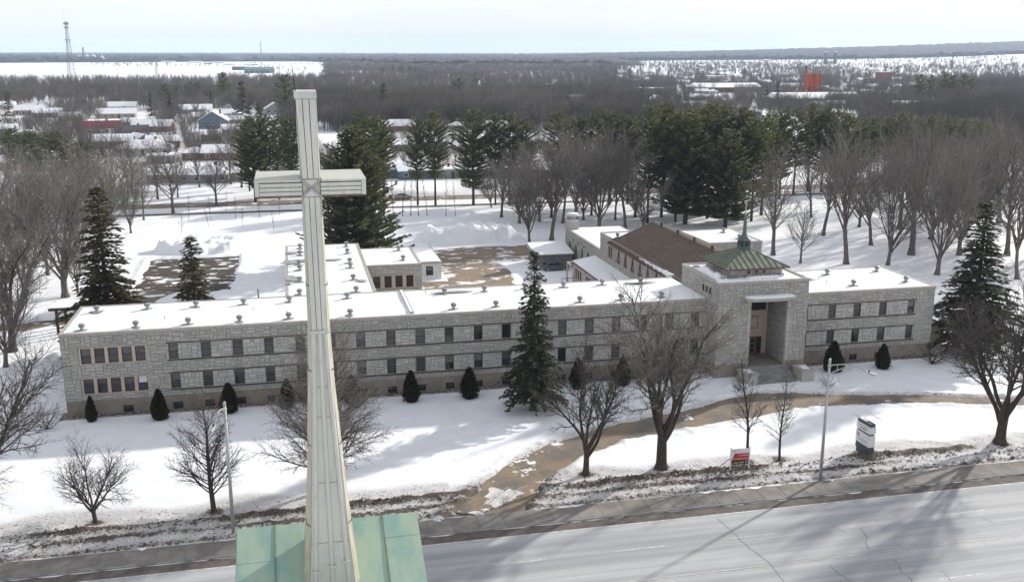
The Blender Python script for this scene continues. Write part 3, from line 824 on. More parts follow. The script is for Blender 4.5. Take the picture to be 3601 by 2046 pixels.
sets = wing_facade(right_wing, TX1, RX1, [57.75 - .3, 61.05, 64.40, 67.80, 71.55], [], [57.3, 61.0, 64.3, 67.7], (TX1, 72.75), 55, .3)
fr = Face((RX1, FY), 90)
mb = MB(); wall_core(mb, fr, 0, 112.6 - FY, -.3, 8.45, []); mb.build("side_wall", MAT['mortar'], right_wing)
sets.append((fr, ashlar(.02, 112.6 - FY - .02, ZPL, 8.43, [], 93), 'stone'))
MB().box(TX1, RX1 - .3, 112.4, 112.6, -.3, 8.45).build("back_wall", MAT['plinth'], right_wing)
MB().box(TX1 + .02, RX1 - .02, FY + .26, 112.38, 8.2, 8.45).build("roof_deck", MAT['membrane'], right_wing)
lay_stones(right_wing, sets)
fascia(right_wing, TX1, RX1, FY, 112.6, 8.44, ROOF, "FBR")
roof_snow(right_wing, TX1 + .02, RX1 - .3, FY + .3, 112.3, 8.685, seed=2)
blob_patch(right_wing, 60.2, 110.2, 1.9, .75, 8.80, 9); blob_patch(right_wing, 62.0, 107.6, .8, .4, 8.80, 10)
# little annex against the end wall
mb = MB(); mb.box(75.2, 78.6, 103.5, 108.5, -.2, 3.0); annexr = mb.build("porch", MAT['beige'], right_wing); MB().box(75.2, 78.8, 103.3, 108.7, 3.002, 3.15).build("porch_roof", MAT['brown'], annexr)

def sk4(a, b_): return (a * .3422, 498.2 + b_ * .3422)
def sk5(a, b_): return (854.1 + a * .3422, 498.2 + b_ * .3422)
def sk6(a, b_): return (1708.2 + a * .3422, 498.2 + b_ * .3422)
V_LONG = [sk4(*q) for q in ((600, 960), (995, 938), (1378, 915), (1753, 897), (2113, 876), (709, 825), (1079, 805), (1435, 788), (1783, 771), (2118, 752))] + \
         [sk5(*q) for q in ((66, 850), (822, 805), (1132, 788), (1745, 755), (2045, 738), (2343, 718), (44, 727), (755, 692), (1047, 675), (1625, 645), (1908, 628), (2187, 615), (1340, 655))]
for q in V_LONG: vent(long_wing, *at(*q, 8.7), 8.69)
for q in ((1250, 632), (1633, 605), (1058, 552), (1420, 528)): vent(right_wing, *at(*sk6(*q), 8.7), 8.69)
# small plumbing stacks
def stack(root, x, y, z, h=.45):
    MB().tube((x, y, z), (x, y, z + h), .05, .05, 6).build("pipe", MAT['steel'], root)
for q in (sk4(1205, 875), sk4(1857, 812), sk4(2100, 832), sk5(475, 840), sk5(617, 690)): stack(long_wing, *at(*q, 8.7), 8.6)
for q in ((1052, 615), (1253, 518), (995, 590)): stack(right_wing, *at(*sk6(*q), 8.7), 8.6)

# ------------------------------------------------------------------ entrance tower
TY0, TY1, TZ = 98.5, 109.0, 11.2
tower = thing("entrance_tower", "stone entrance block under a green copper hip roof with a slender spire", "tower", ((TX0 + TX1) / 2, TY0, 0))
AX0, AX1, AZ0, AZ1, AYB = 49.75, 54.2, 1.2, 9.08, 103.0
f = Face((0, TY0), 0)
mb = MB()
for a, b_, c, d in ((TX0, AX0, -.3, 10.9), (AX1, TX1, -.3, 10.9), (AX0, AX1, AZ1, 10.9), (AX0, AX1, -.3, AZ0)): f.quad(mb, a, b_, c, d, 0)
mb.quad((AX0, TY0, AZ0), (AX0, AYB, AZ0), (AX0, AYB, AZ1), (AX0, TY0, AZ1))
mb.quad((AX1, AYB, AZ0), (AX1, TY0, AZ0), (AX1, TY0, AZ1), (AX1, AYB, AZ1))
mb.quad((AX0, TY0, AZ1), (AX0, AYB, AZ1), (AX1, AYB, AZ1), (AX1, TY0, AZ1))
mb.build("wall", MAT['mortar'], tower)
MB().quad((AX0, TY0, AZ0), (AX1, TY0, AZ0), (AX1, AYB, AZ0), (AX0, AYB, AZ0)).build("porch_floor", MAT['conc'], tower)
fl = Face((TX0, TY1), -90); fr = Face((TX1, TY0), 90)
lops = [(6.1 + i * .95, 6.1 + i * .95 + .5, 9.35, 10.15) for i in range(3)]
mb = MB(); wall_core(mb, fl, 0, TY1 - TY0, 0, 10.9, lops, .2); wall_core(mb, fr, 0, TY1 - TY0, 0, 10.9, []); mb.box(TX0, TX1, TY1 - .2, TY1, -.2, 10.9); mb.build("side_wall", MAT['mortar'], tower)
for a, b_, c, d in lops: window(tower, fl, a, c, b_ - a, d - c, None, 0, .1, .05)
ins_r = Face((AX1, AYB), -90); ins_l = Face((AX0, TY0), 90)
sets = [(f, ashlar(TX0 + .02, AX0 - .45, 1.62, 10.85, [], 201), 'stone'), (f, ashlar(AX1 + .05, TX1 - .02, 1.62, 10.85, [(AX1 - .3, AX1 + .45, 1, AZ1)], 202), 'stone'), (f, ashlar(AX0 - .45, AX1 + .05, AZ1 + .02, 10.85, [], 203), 'stone'),
        (f, ashlar(AX1 + .02, AX1 + .45, 1.62, AZ1, [], 207, .43, .4), 'stone_light'), (f, ashlar(AX0 - .45, AX0 - .02, 1.62, AZ1, [], 208, .43, .4), 'stone_light'),
        (fl, ashlar(.02, TY1 - TY0 - .02, 8.5, 10.85, [(5.9, 8.9, 9.2, 10.3)], 204), 'stone'), (fl, ashlar(TY1 - FY, TY1 - TY0 - .02, 1.62, 8.5, [], 209), 'stone'), (fr, ashlar(.02, FY - TY0, 1.62, 10.85, [], 205), 'stone'), (fr, ashlar(FY - TY0, TY1 - TY0, 8.8, 10.85, [], 215), 'stone'),
        (ins_r, ashlar(0, AYB - TY0 - .02, AZ0 + .05, AZ1, [], 206), 'stone'), (ins_l, ashlar(0, AYB - TY0, AZ0 + .05, AZ1, [], 216), 'stone')]
fl.box(MB(), 5.9, 6.08, 9.2, 10.3, 0, .07).build("surround", MAT['beige'], tower)
for z in (9.2, 10.17): fl.box(MB(), 6.08, 8.6, z, z + .13, 0, .07).build("surround", MAT['beige'], tower)
for q in ((TX0 - .03, AX0 - .3, TY0 - .06, TY0 + .02), (AX1 + .3, TX1 + .04, TY0 - .06, TY0 + .02), (TX1, TX1 + .06, TY0 + .02, FY), (TX0 - .06, TX0 - .001, TY0 + .02, FY)): MB().box(*q, -.3, 1.6).build("plinth", MAT['plinth'], tower)
lay_stones(tower, sets)
fascia(tower, TX0, TX1, TY0, TY1, 10.88, TZ, "FBLR")
MB().box(TX0 + .05, TX1 - .05, TY0 + .05, TY1 - .05, 10.6, 10.88).build("roof_deck", MAT['membrane'], tower)
roof_snow(tower, TX0 + .3, TX1 - .3, TY0 + .3, TY1 - .3, 11.08, .06, seed=5)
# recessed entrance: window, panel, doors
fb = Face((0, AYB), 0)
mb = MB(); fb.quad(mb, AX0, AX1, AZ0, AZ1, 0); mb.build("entrance_wall", MAT['beige'], tower)
ew = fb.box(MB(), 50.2, 53.85, 6.55, 8.9, .0, .1).build("upper_window", MAT['brown'], tower)
fb.quad(MB(), 50.28, 52.0, 6.65, 8.8, .11).build("pane", MAT['glass'], ew); fb.quad(MB(), 52.1, 53.77, 6.65, 8.8, .11).build("pane", MAT['glass'], ew)
pn = fb.box(MB(), 51.2, 53.0, 4.3, 5.85, 0, .06).build("panel", MAT['plinth'], tower); fb.box(MB(), 51.35, 52.85, 4.45, 5.7, .06, .09).build("relief", MAT['beige'], pn)
dr = fb.box(MB(), 50.75, 53.55, AZ0 + .02, 3.3, 0, .07).build("door_frame", MAT['brown'], tower)
for k in range(2):
    x0 = 50.85 + k * 1.02
    dl = fb.box(MB(), x0, x0 + .98, AZ0 + .04, 3.2, .07, .13).build("door", MAT['wood'], tower)
    for z in (1.45, 2.05, 2.65): fb.box(MB(), x0 + .24, x0 + .74, z, z + .42, .131, .15).build("panel", MAT['glass'], dl)
    fb.box(MB(), x0 + (.84 if k == 0 else .08), x0 + (.90 if k == 0 else .14), 2.0, 2.3, .131, .17).build("handle", MAT['steel'], dl)
fb.quad(MB(), 52.95, 53.45, AZ0 + .3, 3.15, .09).build("side_light", MAT['glass'], dr)
fb.box(MB(), 51.0, 51.2, 2.5, 2.75, .151, .16).build("notice", MAT['white_blind'], tower)
MB().box(AX1 - .12, AX1 - .05, AYB - .9, AYB - .6, 2.9, 3.4).build("wall_lamp", MAT['steel'], tower)
# canopy with its drift
pts = [(48.65, TY0), (48.75, 97.55), (49.5, 97.15), (51.8, 97.0), (54.1, 97.15), (54.85, 97.55), (54.95, TY0)]
cn = MB().poly(pts[::-1], 9.1, 9.42).build("canopy", MAT['fascia'], tower)
inn = [(x * .97 + 51.8 * .03, y * .9 + TY0 * .1) for x, y in pts]
mbs = MB(); n = len(inn)
mbs.add([(x, y, 9.421) for x, y in inn] + [(51.8 + (x - 51.8) * .82, TY0 - .05 + (y - TY0) * .7, 9.56) for x, y in inn], [(i, (i + 1) % n, n + (i + 1) % n, n + i) for i in range(n)] + [tuple(range(n, 2 * n))])
mbs.build("canopy_snow", MAT['roof_snow'], cn)
# steps and pedestals
st = thing("entrance_steps", "broad stone steps climbing to the recessed doors", "steps", (51.9, 96.5, 0))
for k in range(7): MB().box(49.6, 54.4, 95.4 + k * .44, TY0 - .07, k * .17 - .1, (k + 1) * .17).build("step", MAT['kerb'], st)
for x in (47.9, 54.75):
    pd = thing("pedestal", "low stone pedestal with a snowy cap flanking the entrance steps", "pedestal", (x + .75, 95.9, 0), group="pedestals at the entrance steps")
    MB().box(x, x + 1.5, 95.2, 97.3, -.2, 1.25).build("shaft", MAT['stone'], pd); MB().box(x - .1, x + 1.6, 95.1, 97.4, 1.252, 1.42).build("cap", MAT['fascia'], pd)
    MB().box(x + .45, x + 1.2, 95.6, 96.9, 1.422, 1.45).build("cap_snow", MAT['roof_snow'], pd)
# hip roof house
HX0, HX1, HY0, HY1 = 48.3, 54.75, 101.35, 107.8
mb = MB(); mb.box(HX0, HX1, HY0, HY1, 10.9, 12.05); lan = mb.build("lantern_wall", MAT['mortar'], tower)
hs = []
for fc, ln, sd in ((Face((HX0, HY0), 0), HX1 - HX0, 301), (Face((HX0, HY1), -90), HY1 - HY0, 302), (Face((HX1, HY0), 90), HY1 - HY0, 303)):
    V = []; Fq = []
    ctr = [ln / 2 + k for k in (-.95, 0, .95)]
    rects = ashlar(.01, ln - .01, 11.2, 12.0, [(c - .32, c + .32, 11.25, 11.95) for c in ctr], sd, .2, .16)
    for a, b_, c, d in rects:
        n = len(V); a += .015; b_ -= .015; c += .015; d -= .015
        V += [fc.P(a, c), fc.P(b_, c), fc.P(b_, d), fc.P(a, d), fc.P(a, c, .05), fc.P(b_, c, .05), fc.P(b_, d, .05), fc.P(a, d, .05)]; Fq += [tuple(i + n for i in q) for q in _sf]
    MB().add(V, Fq).build("stonework", MAT['stone'], lan, kind="stuff")
    for c in ctr:
        mb = MB(); vs = []; nn = 18
        for rr, dd in ((.36, .0), (.36, .10), (.24, .10), (.24, .02)):
            for i in range(nn): vs.append(fc.P(c + rr * math.cos(2 * math.pi * i / nn), 11.6 + rr * math.sin(2 * math.pi * i / nn), dd))
        fs = [(k * nn + i, k * nn + (i + 1) % nn, (k + 1) * nn + (i + 1) % nn, (k + 1) * nn + i) for k in range(3) for i in range(nn)]
        mb.add(vs, fs); ring = mb.build("round_window", MAT['beige'], tower)
        MB().add([fc.P(c + .25 * math.cos(2 * math.pi * i / nn), 11.6 + .25 * math.sin(2 * math.pi * i / nn), .03) for i in range(nn)], [tuple(range(nn))]).build("pane", MAT['glass'], ring)
    fc.box(MB(), -.06, ln + .06, 10.95, 11.2, 0, .12).build("flashing", MAT['vent'], lan)
EX0, EX1, EY0, EY1, EZ, AP = 47.45, 55.35, 100.6, 108.55, 12.12, 13.80
cx_, cy_ = (EX0 + EX1) / 2, (EY0 + EY1) / 2
mb = MB(); mb.box(EX0, EX1, EY0, EY1, 12.0, EZ - .001); mb.build("eave", MAT['redtrim'], tower)
hip = MB(); cs = [(EX0, EY0), (EX1, EY0), (EX1, EY1), (EX0, EY1)]
k_ = .72
for i in range(4):
    a, b_ = cs[i], cs[(i + 1) % 4]
    t0 = (cx_ + (a[0] - cx_) * .09, cy_ + (a[1] - cy_) * .09); t1 = (cx_ + (b_[0] - cx_) * .09, cy_ + (b_[1] - cy_) * .09)
    hip.quad((*a, EZ), (*b_, EZ), (*t1, AP), (*t0, AP))
hip_o = hip.build("hip_roof", MAT['copper'], tower)
for i in range(4):
    a = Vector((*cs[i], EZ)); b_ = Vector((*cs[(i + 1) % 4], EZ)); apx = Vector((cx_, cy_, AP + .18))
    rib = []
    for k in range(1, 11):
        s = k / 11.0; p = a.lerp(b_, s); frac = 1 - abs(2 * s - 1)
        mid = (a + b_) / 2; q = p + (apx - mid) * frac * .985
        MB().tube(p + Vector((0, 0, .02)), q + Vector((0, 0, .02)), .045, .045, 4).build("rib", MAT['copper_rib'], hip_o)
    MB().tube(a, Vector((cx_, cy_, AP + .1)), .07, .07, 6).build("hip_rib", MAT['copper_rib'], hip_o)
# turret and spire
MAT['verdigris'] = M("verdigris", (0.105, 0.155, 0.130), (0.070, 0.108, 0.092), 2.5, 0.6)
tur = MB()
def ngon(r, z, n=8, ph=math.pi / 8): return [(cx_ + r * math.cos(ph + 2 * math.pi * i / n), cy_ + r * math.sin(ph + 2 * math.pi * i / n), z) for i in range(n)]
def loft(mb, rings):
    n = len(rings[0]); vs = [p for r in rings for p in r]
    mb.add(vs, [(k * n + i, k * n + (i + 1) % n, (k + 1) * n + (i + 1) % n, (k + 1) * n + i) for k in range(len(rings) - 1) for i in range(n)] + [tuple(range(n - 1, -1, -1)), tuple(range((len(rings) - 1) * n, len(rings) * n))])
    return mb
lant = loft(MB(), [ngon(.85, 13.50), ngon(.72, 13.70), ngon(.80, 13.95), ngon(.70, 14.80)]).build("turret", MAT['verdigris'], tower)
for i in range(8):
    t = math.pi / 8 + math.pi / 8 + 2 * math.pi * i / 8
    fcx = Face((cx_ + .70 * math.cos(t), cy_ + .70 * math.sin(t)), math.degrees(t) + 90)
    for z in (14.05, 14.20, 14.35, 14.50): fcx.box(MB(), -.2, .2, z, z + .09, -.05, .02 + (14.85 - z) * .07).build("louvre", MAT['dark'], lant)
loft(MB(), [ngon(.98, 14.77), ngon(.80, 14.87), ngon(.42, 15.15), ngon(.26, 15.45), ngon(.22, 15.65)]).build("turret_cap", MAT['verdigris'], tower)
loft(MB(), [ngon(.22, 15.65), ngon(.23, 16.05), ngon(.15, 17.55), ngon(.13, 17.65)]).build("spire", MAT['verdigris'], tower)
loft(MB(), [ngon(.10, 17.65), ngon(.03, 19.15)]).build("spire_tip", MAT['steel'], tower)
MB().box(cx_ - .22, cx_ + .22, cy_ - .03, cy_ + .03, 18.90, 18.97).build("cross_arm", MAT['steel'], tower)
for x in (50.1, 54.0): MB().box(x, x + .5, 100.35, 100.85, 11.0, 11.45).build("roof_box", MAT['vent'], tower)
MB().tube((46.9, 99.3, 11), (46.9, 99.3, 11.45), .09, .09, 8).build("roof_pipe", MAT['white_blind'], tower)
blob_patch(tower, 48.1, 100.9, .9, .55, 11.17, 21); blob_patch(tower, 46.8, 107.6, .5, .35, 11.17, 22)
mb = MB()
for k in range(7): mb.lathe((46.9 + random.uniform(-.2, .3), 101.5 + k * .75, 11.0), [(.55, 0), (.5, .25), (.25, .45), (.05, .5)], 9)
mb.build("snow_heap", MAT['roof_snow'], tower, True)
mb = MB()
for k in range(8): mb.lathe((50.4 + k * .55, 100.55 + random.uniform(-.1, .1), 11.0), [(.45, 0), (.42, .16), (.2, .27), (.05, .3)], 9)
mb.build("snow_heap", MAT['roof_snow'], tower, True)
# ------------------------------------------------------------------ rear wing
rear = thing("rear_wing", "rear stone wing with bare grey patches showing through its roof snow", "building", (4, 127.5, 0))
mb = MB(); mb.box(-1.3, 9.0, 112.62, 143.5, -.2, 8.4); mb.build("wall", MAT['mortar'], rear)
fl = Face((-1.3, 143.5), -90)
sets = [(fl, ashlar(.02, 30.8, 1.5, 8.4, [], 401), 'stone')]
fascia(rear, -1.3, 9.0, 112.62, 143.5, 8.42, ROOF - .01, "BLR")
roof_snow(rear, -1.0, 8.7, 112.32, 143.2, 8.67, seed=11)
# side block with its window strip
BX0, BX1, BY0, BY1 = 9.02, 16.25, 127.4, 139.0
fb = Face((0, BY0), 0)
wx = [9.83, 11.33, 12.78, 14.22]
ops = [(x, x + .95, 5.62, 7.2) for x in wx]
mb = MB(); wall_core(mb, fb, BX0, BX1, -.2, 8.45, ops); mb.box(BX0, BX1, BY0 + .3, BY1, -.2, 8.44); mb.build("block_wall", MAT['mortar'], rear)
sets.append((fb, ashlar(BX0 + .02, BX1 - .02, .6, 8.43, [(9.7, 15.32, 5.5, 7.34)], 402), 'stone_light'))
sets.append((Face((BX1, BY0), 90), ashlar(.02, BY1 - BY0, .6, 8.43, [], 403), 'stone'))
mb = MB(); fb.box(mb, 9.68, 15.34, 7.202, 7.33, -.05, .09); fb.box(mb, 9.68, 15.34, 5.5, 5.618, -.05, .11); fb.box(mb, 9.68, 9.828, 5.62, 7.2, -.05, .085); fb.box(mb, 15.172, 15.34, 5.62, 7.2, -.05, .085); mb.build("strip_surround", MAT['beige'], rear)
for i, x in enumerate(wx):
    window(rear, fb, x, 5.62, .95, 1.58, 'blind' if i == 0 else None)
    if i < 3: fb.box(MB(), x + .953, wx[i + 1] - .003, 5.62, 7.2, -.1, .06).build("mullion", MAT['beige'], rear)
lay_stones(rear, sets)
fascia(rear, BX0, BX1, BY0, BY1, 8.44, ROOF, "FBR", name="block_fascia")
roof_snow(rear, BX0 - .3, BX1 - .3, BY0 + .3, BY1 - .3, 8.69, seed=12, name="block_snow")
for q in [sk4(*a) for a in ((2192, 700), (2193, 607), (2193, 520), (2190, 482), (2195, 412), (2195, 362))] + [sk5(*a) for a in ((110, 680), (88, 590), (68, 503), (63, 468), (45, 398), (36, 348), (420, 378), (453, 448))]:
    vent(rear, *at(*q, 8.7), 8.69)
for (px, py), rx, ry, sd in ((sk4(2150, 395), 1.3, .9, 31), (sk4(2165, 460), 1.9, 1.5, 32), (sk4(2130, 585), 1.2, 1.5, 33), (sk4(2106, 622), .45, .5, 34), (sk5(150, 600), .65, .6, 35), (sk4(2430, 447), 1.1, .7, 36)):
    x, y = at(px, py, 8.7); blob_patch(rear, x, y, rx, ry, 8.785, sd)
# steel stair enclosure beside the rear wing
rl = thing("stair_enclosure", "dark steel stair rail enclosure beside the rear wing", "railing", (-3.4, 114.5, 0))
mb = MB()
for x in (-4.4, -2.0): mb.tube((x, 113.2, 0), (x, 113.2, 9.6 if x < -3 else 8.3), .06, .06, 6)
mb.build("post", MAT['dark'], rl)
MAT['slate'] = M("slate_blue_steel", (0.075, 0.085, 0.095), rough=.5)
MB().box(-4.35, -1.5, 113.1, 113.2, 6.9, 8.2).build("panel", MAT['slate'], rl); MB().box(-4.45, -4.36, 113.1, 115.4, 6.9, 8.3).build("panel", MAT['slate'], rl)

# ------------------------------------------------------------------ low snowy terrace roof behind the long wing (left)
low = thing("low_annex", "low snow-roofed annex between the long wing and the parking lot", "building", (-10, 117, 0))
MB().box(-18.0, -1.35, 112.62, 119.5, -.2, 6.1).build("wall", MAT['plinth'], low)
roof_snow(low, -18.1, -1.35, 112.62, 119.7, 6.2, .04, seed=14)

# ------------------------------------------------------------------ white annex by the court
an = thing("white_annex", "low white painted brick annex with one window facing the courtyard", "building", (16, 155, 0))
MAT['white_brick'] = M("white_brick", (0.74, 0.74, 0.73), (0.62, 0.62, 0.61), 2.5, .85, bump=.2)
fa = Face((0, 155.0), 0)
mb = MB(); wall_core(mb, fa, 8.0, 23.1, -.2, 2.75, [(20.55, 21.7, .75, 2.25)], .15); mb.box(8.0, 23.1, 155.2, 171.0, -.2, 2.7); mb.quad((23.1, 155, -.2), (23.1, 155.3, -.2), (23.1, 155.3, 2.74), (23.1, 155, 2.74)); mb.build("wall", MAT['white_brick'], an)
wn = window(an, fa, 20.55, .75, 1.15, 1.5, 'blind', 1, .1, .11)
fascia(an, 8.0, 23.1, 155.0, 171.0, 2.72, 2.9, "FBLR", .12, .2)
roof_snow(an, 8.1, 23.0, 155.1, 170.9, 3.0, .04, seed=15)

# ------------------------------------------------------------------ chapel
ch = thing("chapel", "stone chapel with brown shingled gable roof and triangular side windows", "chapel", (54.2, 129, 0))
CX0, CX1, CY0, CY1, CE, CRZ, CRX = 47.2, 61.3, 112.7, 141.0, 7.95, 10.75, 54.25
fl = Face((CX0, 146.2), -90)           # u grows towards the camera
def uy(y): return 146.2 - y
tri_y = [137.0, 133.9, 130.8, 127.7, 124.6, 121.3]
tri = [(uy(y) - .78, uy(y) + .78, 5.25, 7.75) for y in tri_y]
wo = [(uy(141.9), uy(141.1), 5.3, 7.1), (uy(140.9), uy(140.1), 5.3, 7.1)]
mb = MB(); wall_core(mb, fl, 0, 33.5, -.2, 8.3, wo, .2)
mb.box(CX0 + .3, CX1, CY0, 146.2, -.2, 7.9)
mb.add([(CX0, CY1, 7.9), (CX1, CY1, 7.9), (CRX, CY1, CRZ - .1)], [(0, 1, 2)]); mb.add([(CX0, CY0 + .4, 7.9), (CX1, CY0 + .4, 7.9), (CRX, CY0 + .4, CRZ - .1)], [(0, 1, 2)])
mb.build("wall", MAT['mortar'], ch)
rects = ashlar(.02, 33.4, 3.4, 7.85, tri + [(uy(142.1), uy(139.9), 5.15, 7.25)], 501) + ashlar(.02, 5.2, 7.85, 8.28, [], 502)
ff = Face((CX0, 146.2), 180)
lay_stones(ch, [(fl, rects, 'stone'), (Face((CX0 + 6, 146.2), 180), ashlar(0, 6, 5.5, 8.2, [], 503), 'stone')])
for a, b_, c, d in wo: window(ch, fl, a, c, b_ - a, d - c, None, 1, .1, .07)
mb = MB(); fl.box(mb, uy(142.05), uy(141.9), 5.2, 7.2, 0, .07); fl.box(mb, uy(141.1), uy(140.9), 5.2, 7.2, 0, .07); fl.box(mb, uy(140.1), uy(139.95), 5.2, 7.2, 0, .07); fl.box(mb, uy(142.05), uy(139.95), 7.2, 7.3, 0, .075); fl.box(mb, uy(142.05), uy(139.95), 5.12, 5.2, 0, .075); mb.build("surround", MAT['beige'], ch)
for y in tri_y:
    u = uy(y)
    base = [fl.P(u - .72, 5.35, .02), fl.P(u + .72, 5.35, .02), fl.P(u, 7.7, .02)]
    top = [fl.P(u - .72, 5.35, .09), fl.P(u + .72, 5.35, .09), fl.P(u, 7.7, .09)]; inn = [fl.P(u - .55, 5.5, .09), fl.P(u + .55, 5.5, .09), fl.P(u, 7.3, .09)]; inb = [fl.P(u - .55, 5.5, .03), fl.P(u + .55, 5.5, .03), fl.P(u, 7.3, .03)]
    mb = MB(); mb.add(base + top + inn + inb, [(0, 1, 4, 3), (1, 2, 5, 4), (2, 0, 3, 5), (3, 4, 7, 6), (4, 5, 8, 7), (5, 3, 6, 8), (6, 7, 10, 9), (7, 8, 11, 10), (8, 6, 9, 11)])
    tw = mb.build("triangular_window", MAT['redtrim'], ch)
    MB().add([inb[0], inb[1], inb[2]], [(0, 1, 2)]).build("pane", MAT['glass'], tw)
    # rough filler of stone around the triangle
    for sx in (-1, 1):
        MB().add([fl.P(u + sx * .80, 5.27, .04), fl.P(u + sx * .80, 7.74, .04), fl.P(u + sx * .06, 7.74, .04)], [(0, 2, 1) if sx > 0 else (0, 1, 2)]).build("filler_stone", MAT['stone'], ch)
# shingle courses: real overlapping steps
def slope(name, x_e, x_r, flip):
    nC = 30; mb = MB(); oh = .45
    xs = x_e - oh if not flip else x_e + oh
    zs = CE - oh * (CRZ - CE) / abs(CRX - x_e)
    for k in range(nC):
        a0 = k / nC; a1 = (k + 1) / nC
        X0 = xs + (x_r - xs) * a0; X1 = xs + (x_r - xs) * a1; Z0 = zs + (CRZ - zs) * a0; Z1 = zs + (CRZ - zs) * a1
        y = CY0 + .2
        segs = 14; dy = (CY1 + .25 - y) / segs
        for s in range(segs):
            ya = y + s * dy + (k % 2) * dy * .5 - (dy * .25); yb = ya + dy - .02
            ya = max(ya, CY0 + .2); yb = min(yb, CY1 + .25)
            lo = [(X0, ya, Z0 + .045), (X0, yb, Z0 + .045), (X1, yb, Z1 + .005), (X1, ya, Z1 + .005)]
            if flip: lo = [lo[1], lo[0], lo[3], lo[2]]
            lo = lo[::-1] if not flip else lo[::-1]
            mb.add(lo, [(0, 1, 2, 3)]); mb.add([(X0, ya, Z0 - .02), (X0, yb, Z0 - .02), (X0, yb, Z0 + .045), (X0, ya, Z0 + .045)], [(0, 1, 2, 3)])
    return mb.build(name, MAT['shingle'], ch, kind="stuff")
sl = slope("shingles", CX0, CRX, False); slope("shingles", CX1, CRX, True)
MAT['ridge'] = M("ridge_cap", (0.30, 0.235, 0.18), (0.22, 0.17, 0.13), 4, .9)
rd = MB().hexa([(CRX - .35, CY0 + .2, CRZ - .12), (CRX + .35, CY0 + .2, CRZ - .12), (CRX + .35, CY1 + .25, CRZ - .12), (CRX - .35, CY1 + .25, CRZ - .12)], [(CRX - .05, CY0 + .2, CRZ + .09), (CRX + .05, CY0 + .2, CRZ + .09), (CRX + .05, CY1 + .25, CRZ + .09), (CRX - .05, CY1 + .25, CRZ + .09)]).build("ridge", MAT['ridge'], ch)
for y in (137.5, 131.0, 125.0, 119.0):
    v_ = MB().lathe((CRX - .3, y, CRZ - .1), [(.14, 0), (.14, .35), (.26, .36), (.2, .5)], 8).build("ridge_vent", MAT['dark'], ch)
ev = MB(); oh = .45; ez = CE - oh * (CRZ - CE) / (CRX - CX0)
ev.box(CX0 - oh - .04, CX0 - oh + .02, CY0 + .2, CY1 + .25, ez - .22, ez + .02); ev.build("eave_board", MAT['redtrim'], ch)
vb = MB(); vb.hexa([(CX0 - oh, CY1 + .20, ez - .2), (CRX, CY1 + .20, CRZ - .22), (CRX, CY1 + .28, CRZ - .22), (CX0 - oh, CY1 + .28, ez - .2)], [(CX0 - oh, CY1 + .20, ez + .02), (CRX, CY1 + .20, CRZ), (CRX, CY1 + .28, CRZ), (CX0 - oh, CY1 + .28, ez + .02)]); vb.build("verge_board", MAT['redtrim'], ch)
mb = MB(); random.seed(31); y = 127.5
while y > 116.0:
    t = (127.5 - y) / 11.5; r = .12 + .30 * t * (.8 + .4 * random.random())
    mb.lathe((CX0 - .1 + random.uniform(-.1, .15), y, CE - .08), [(r * 1.1, 0), (r * 1.05, .10 + r * .2), (r * .6, .16 + r * .5), (.03, .18 + r * .55)], 8)
    y -= .35 + (1 - t) * .8 * random.random()
mb.build("eave_snow", MAT['roof_snow'], ch, True)
# flat end of the chapel
fascia(ch, CX0, CRX + 2, CY1 + .3, 146.2, 8.25, 8.45, "BL", .05, .25, name="end_fascia")
roof_snow(ch, CX0 + .25, CRX + 2, CY1 + .3, 146.0, 8.30, .04, seed=21, name="end_snow")
vent(ch, *at(*[(1960 + .2497 * 848) / 1.405, (760 + .2497 * 300) / 1.405], 8.35), 8.3)

# ------------------------------------------------------------------ flat wing behind the spire
bw = thing("flat_wing", "flat-roofed stone wing behind the shingled chapel roof", "building", (65.5, 136, 0))
fb = Face((0, 136.0), 0)
mb = MB(); mb.box(60.2, 69.8, 136.0, 147.0, -.2, 7.75); mb.build("wall", MAT['mortar'], bw)
lay_stones(bw, [(fb, ashlar(60.2, 69.8, 4.0, 7.72, [], 601), 'stone_light'), (Face((69.8, 136), 90), ashlar(0, 11, 1, 7.72, [], 602), 'stone')], 120)
fascia(bw, 60.2, 69.8, 136.0, 147.0, 7.74, 8.02, "FBLR"); roof_snow(bw, 60.5, 69.5, 136.3, 146.7, 7.99, .04, seed=22)
for q in ((300, 243), (415, 290)): vent(bw, *at(*sk6(*q), 8.0), 7.99)

# ------------------------------------------------------------------ service wing with chimney
sw = thing("service_wing", "low stone service wing carrying a squat whitewashed chimney", "building", (52.4, 157, 0))
fl = Face((47.4, 167.0), -90)
sops = [(2.6, 3.5, 1.0, 3.6), (6.2, 7.3, 2.0, 3.7), (9.9, 10.8, 2.0, 3.7), (13.3, 14.2, 2.0, 3.7)]
mb = MB(); wall_core(mb, fl, 0, 20.8, -.2, 5.3, sops, .2); mb.box(47.7, 57.6, 146.4, 167.0, -.2, 5.25); mb.build("wall", MAT['mortar'], sw)
lay_stones(sw, [(fl, ashlar(.02, 20.7, .1, 5.28, sops, 611), 'stone')])
for i, (a, b_, c, d) in enumerate(sops): window(sw, fl, a, c, b_ - a, d - c, None, 1 if i else 0, .1, .08, 'redtrim')
fascia(sw, 47.4, 57.6, 146.4, 167.0, 5.3, 5.55, "BLR", .06); roof_snow(sw, 47.7, 57.3, 146.4, 166.7, 5.54, .04, seed=23)
chm = MB().box(47.3, 49.2, 164.9, 166.8, 5.3, 7.0).build("chimney", MAT['stone'], sw)
MAT['whitewash'] = M("whitewash", (0.66, 0.65, 0.60), (0.5, 0.49, 0.45), 3, .9)
MB().lathe((48.25, 165.85, 7.0), [(1.02, 0), (1.0, 1.0), (1.12, 1.05), (1.12, 1.25), (.7, 1.26)], 14).build("chimney_crown", MAT['whitewash'], chm)
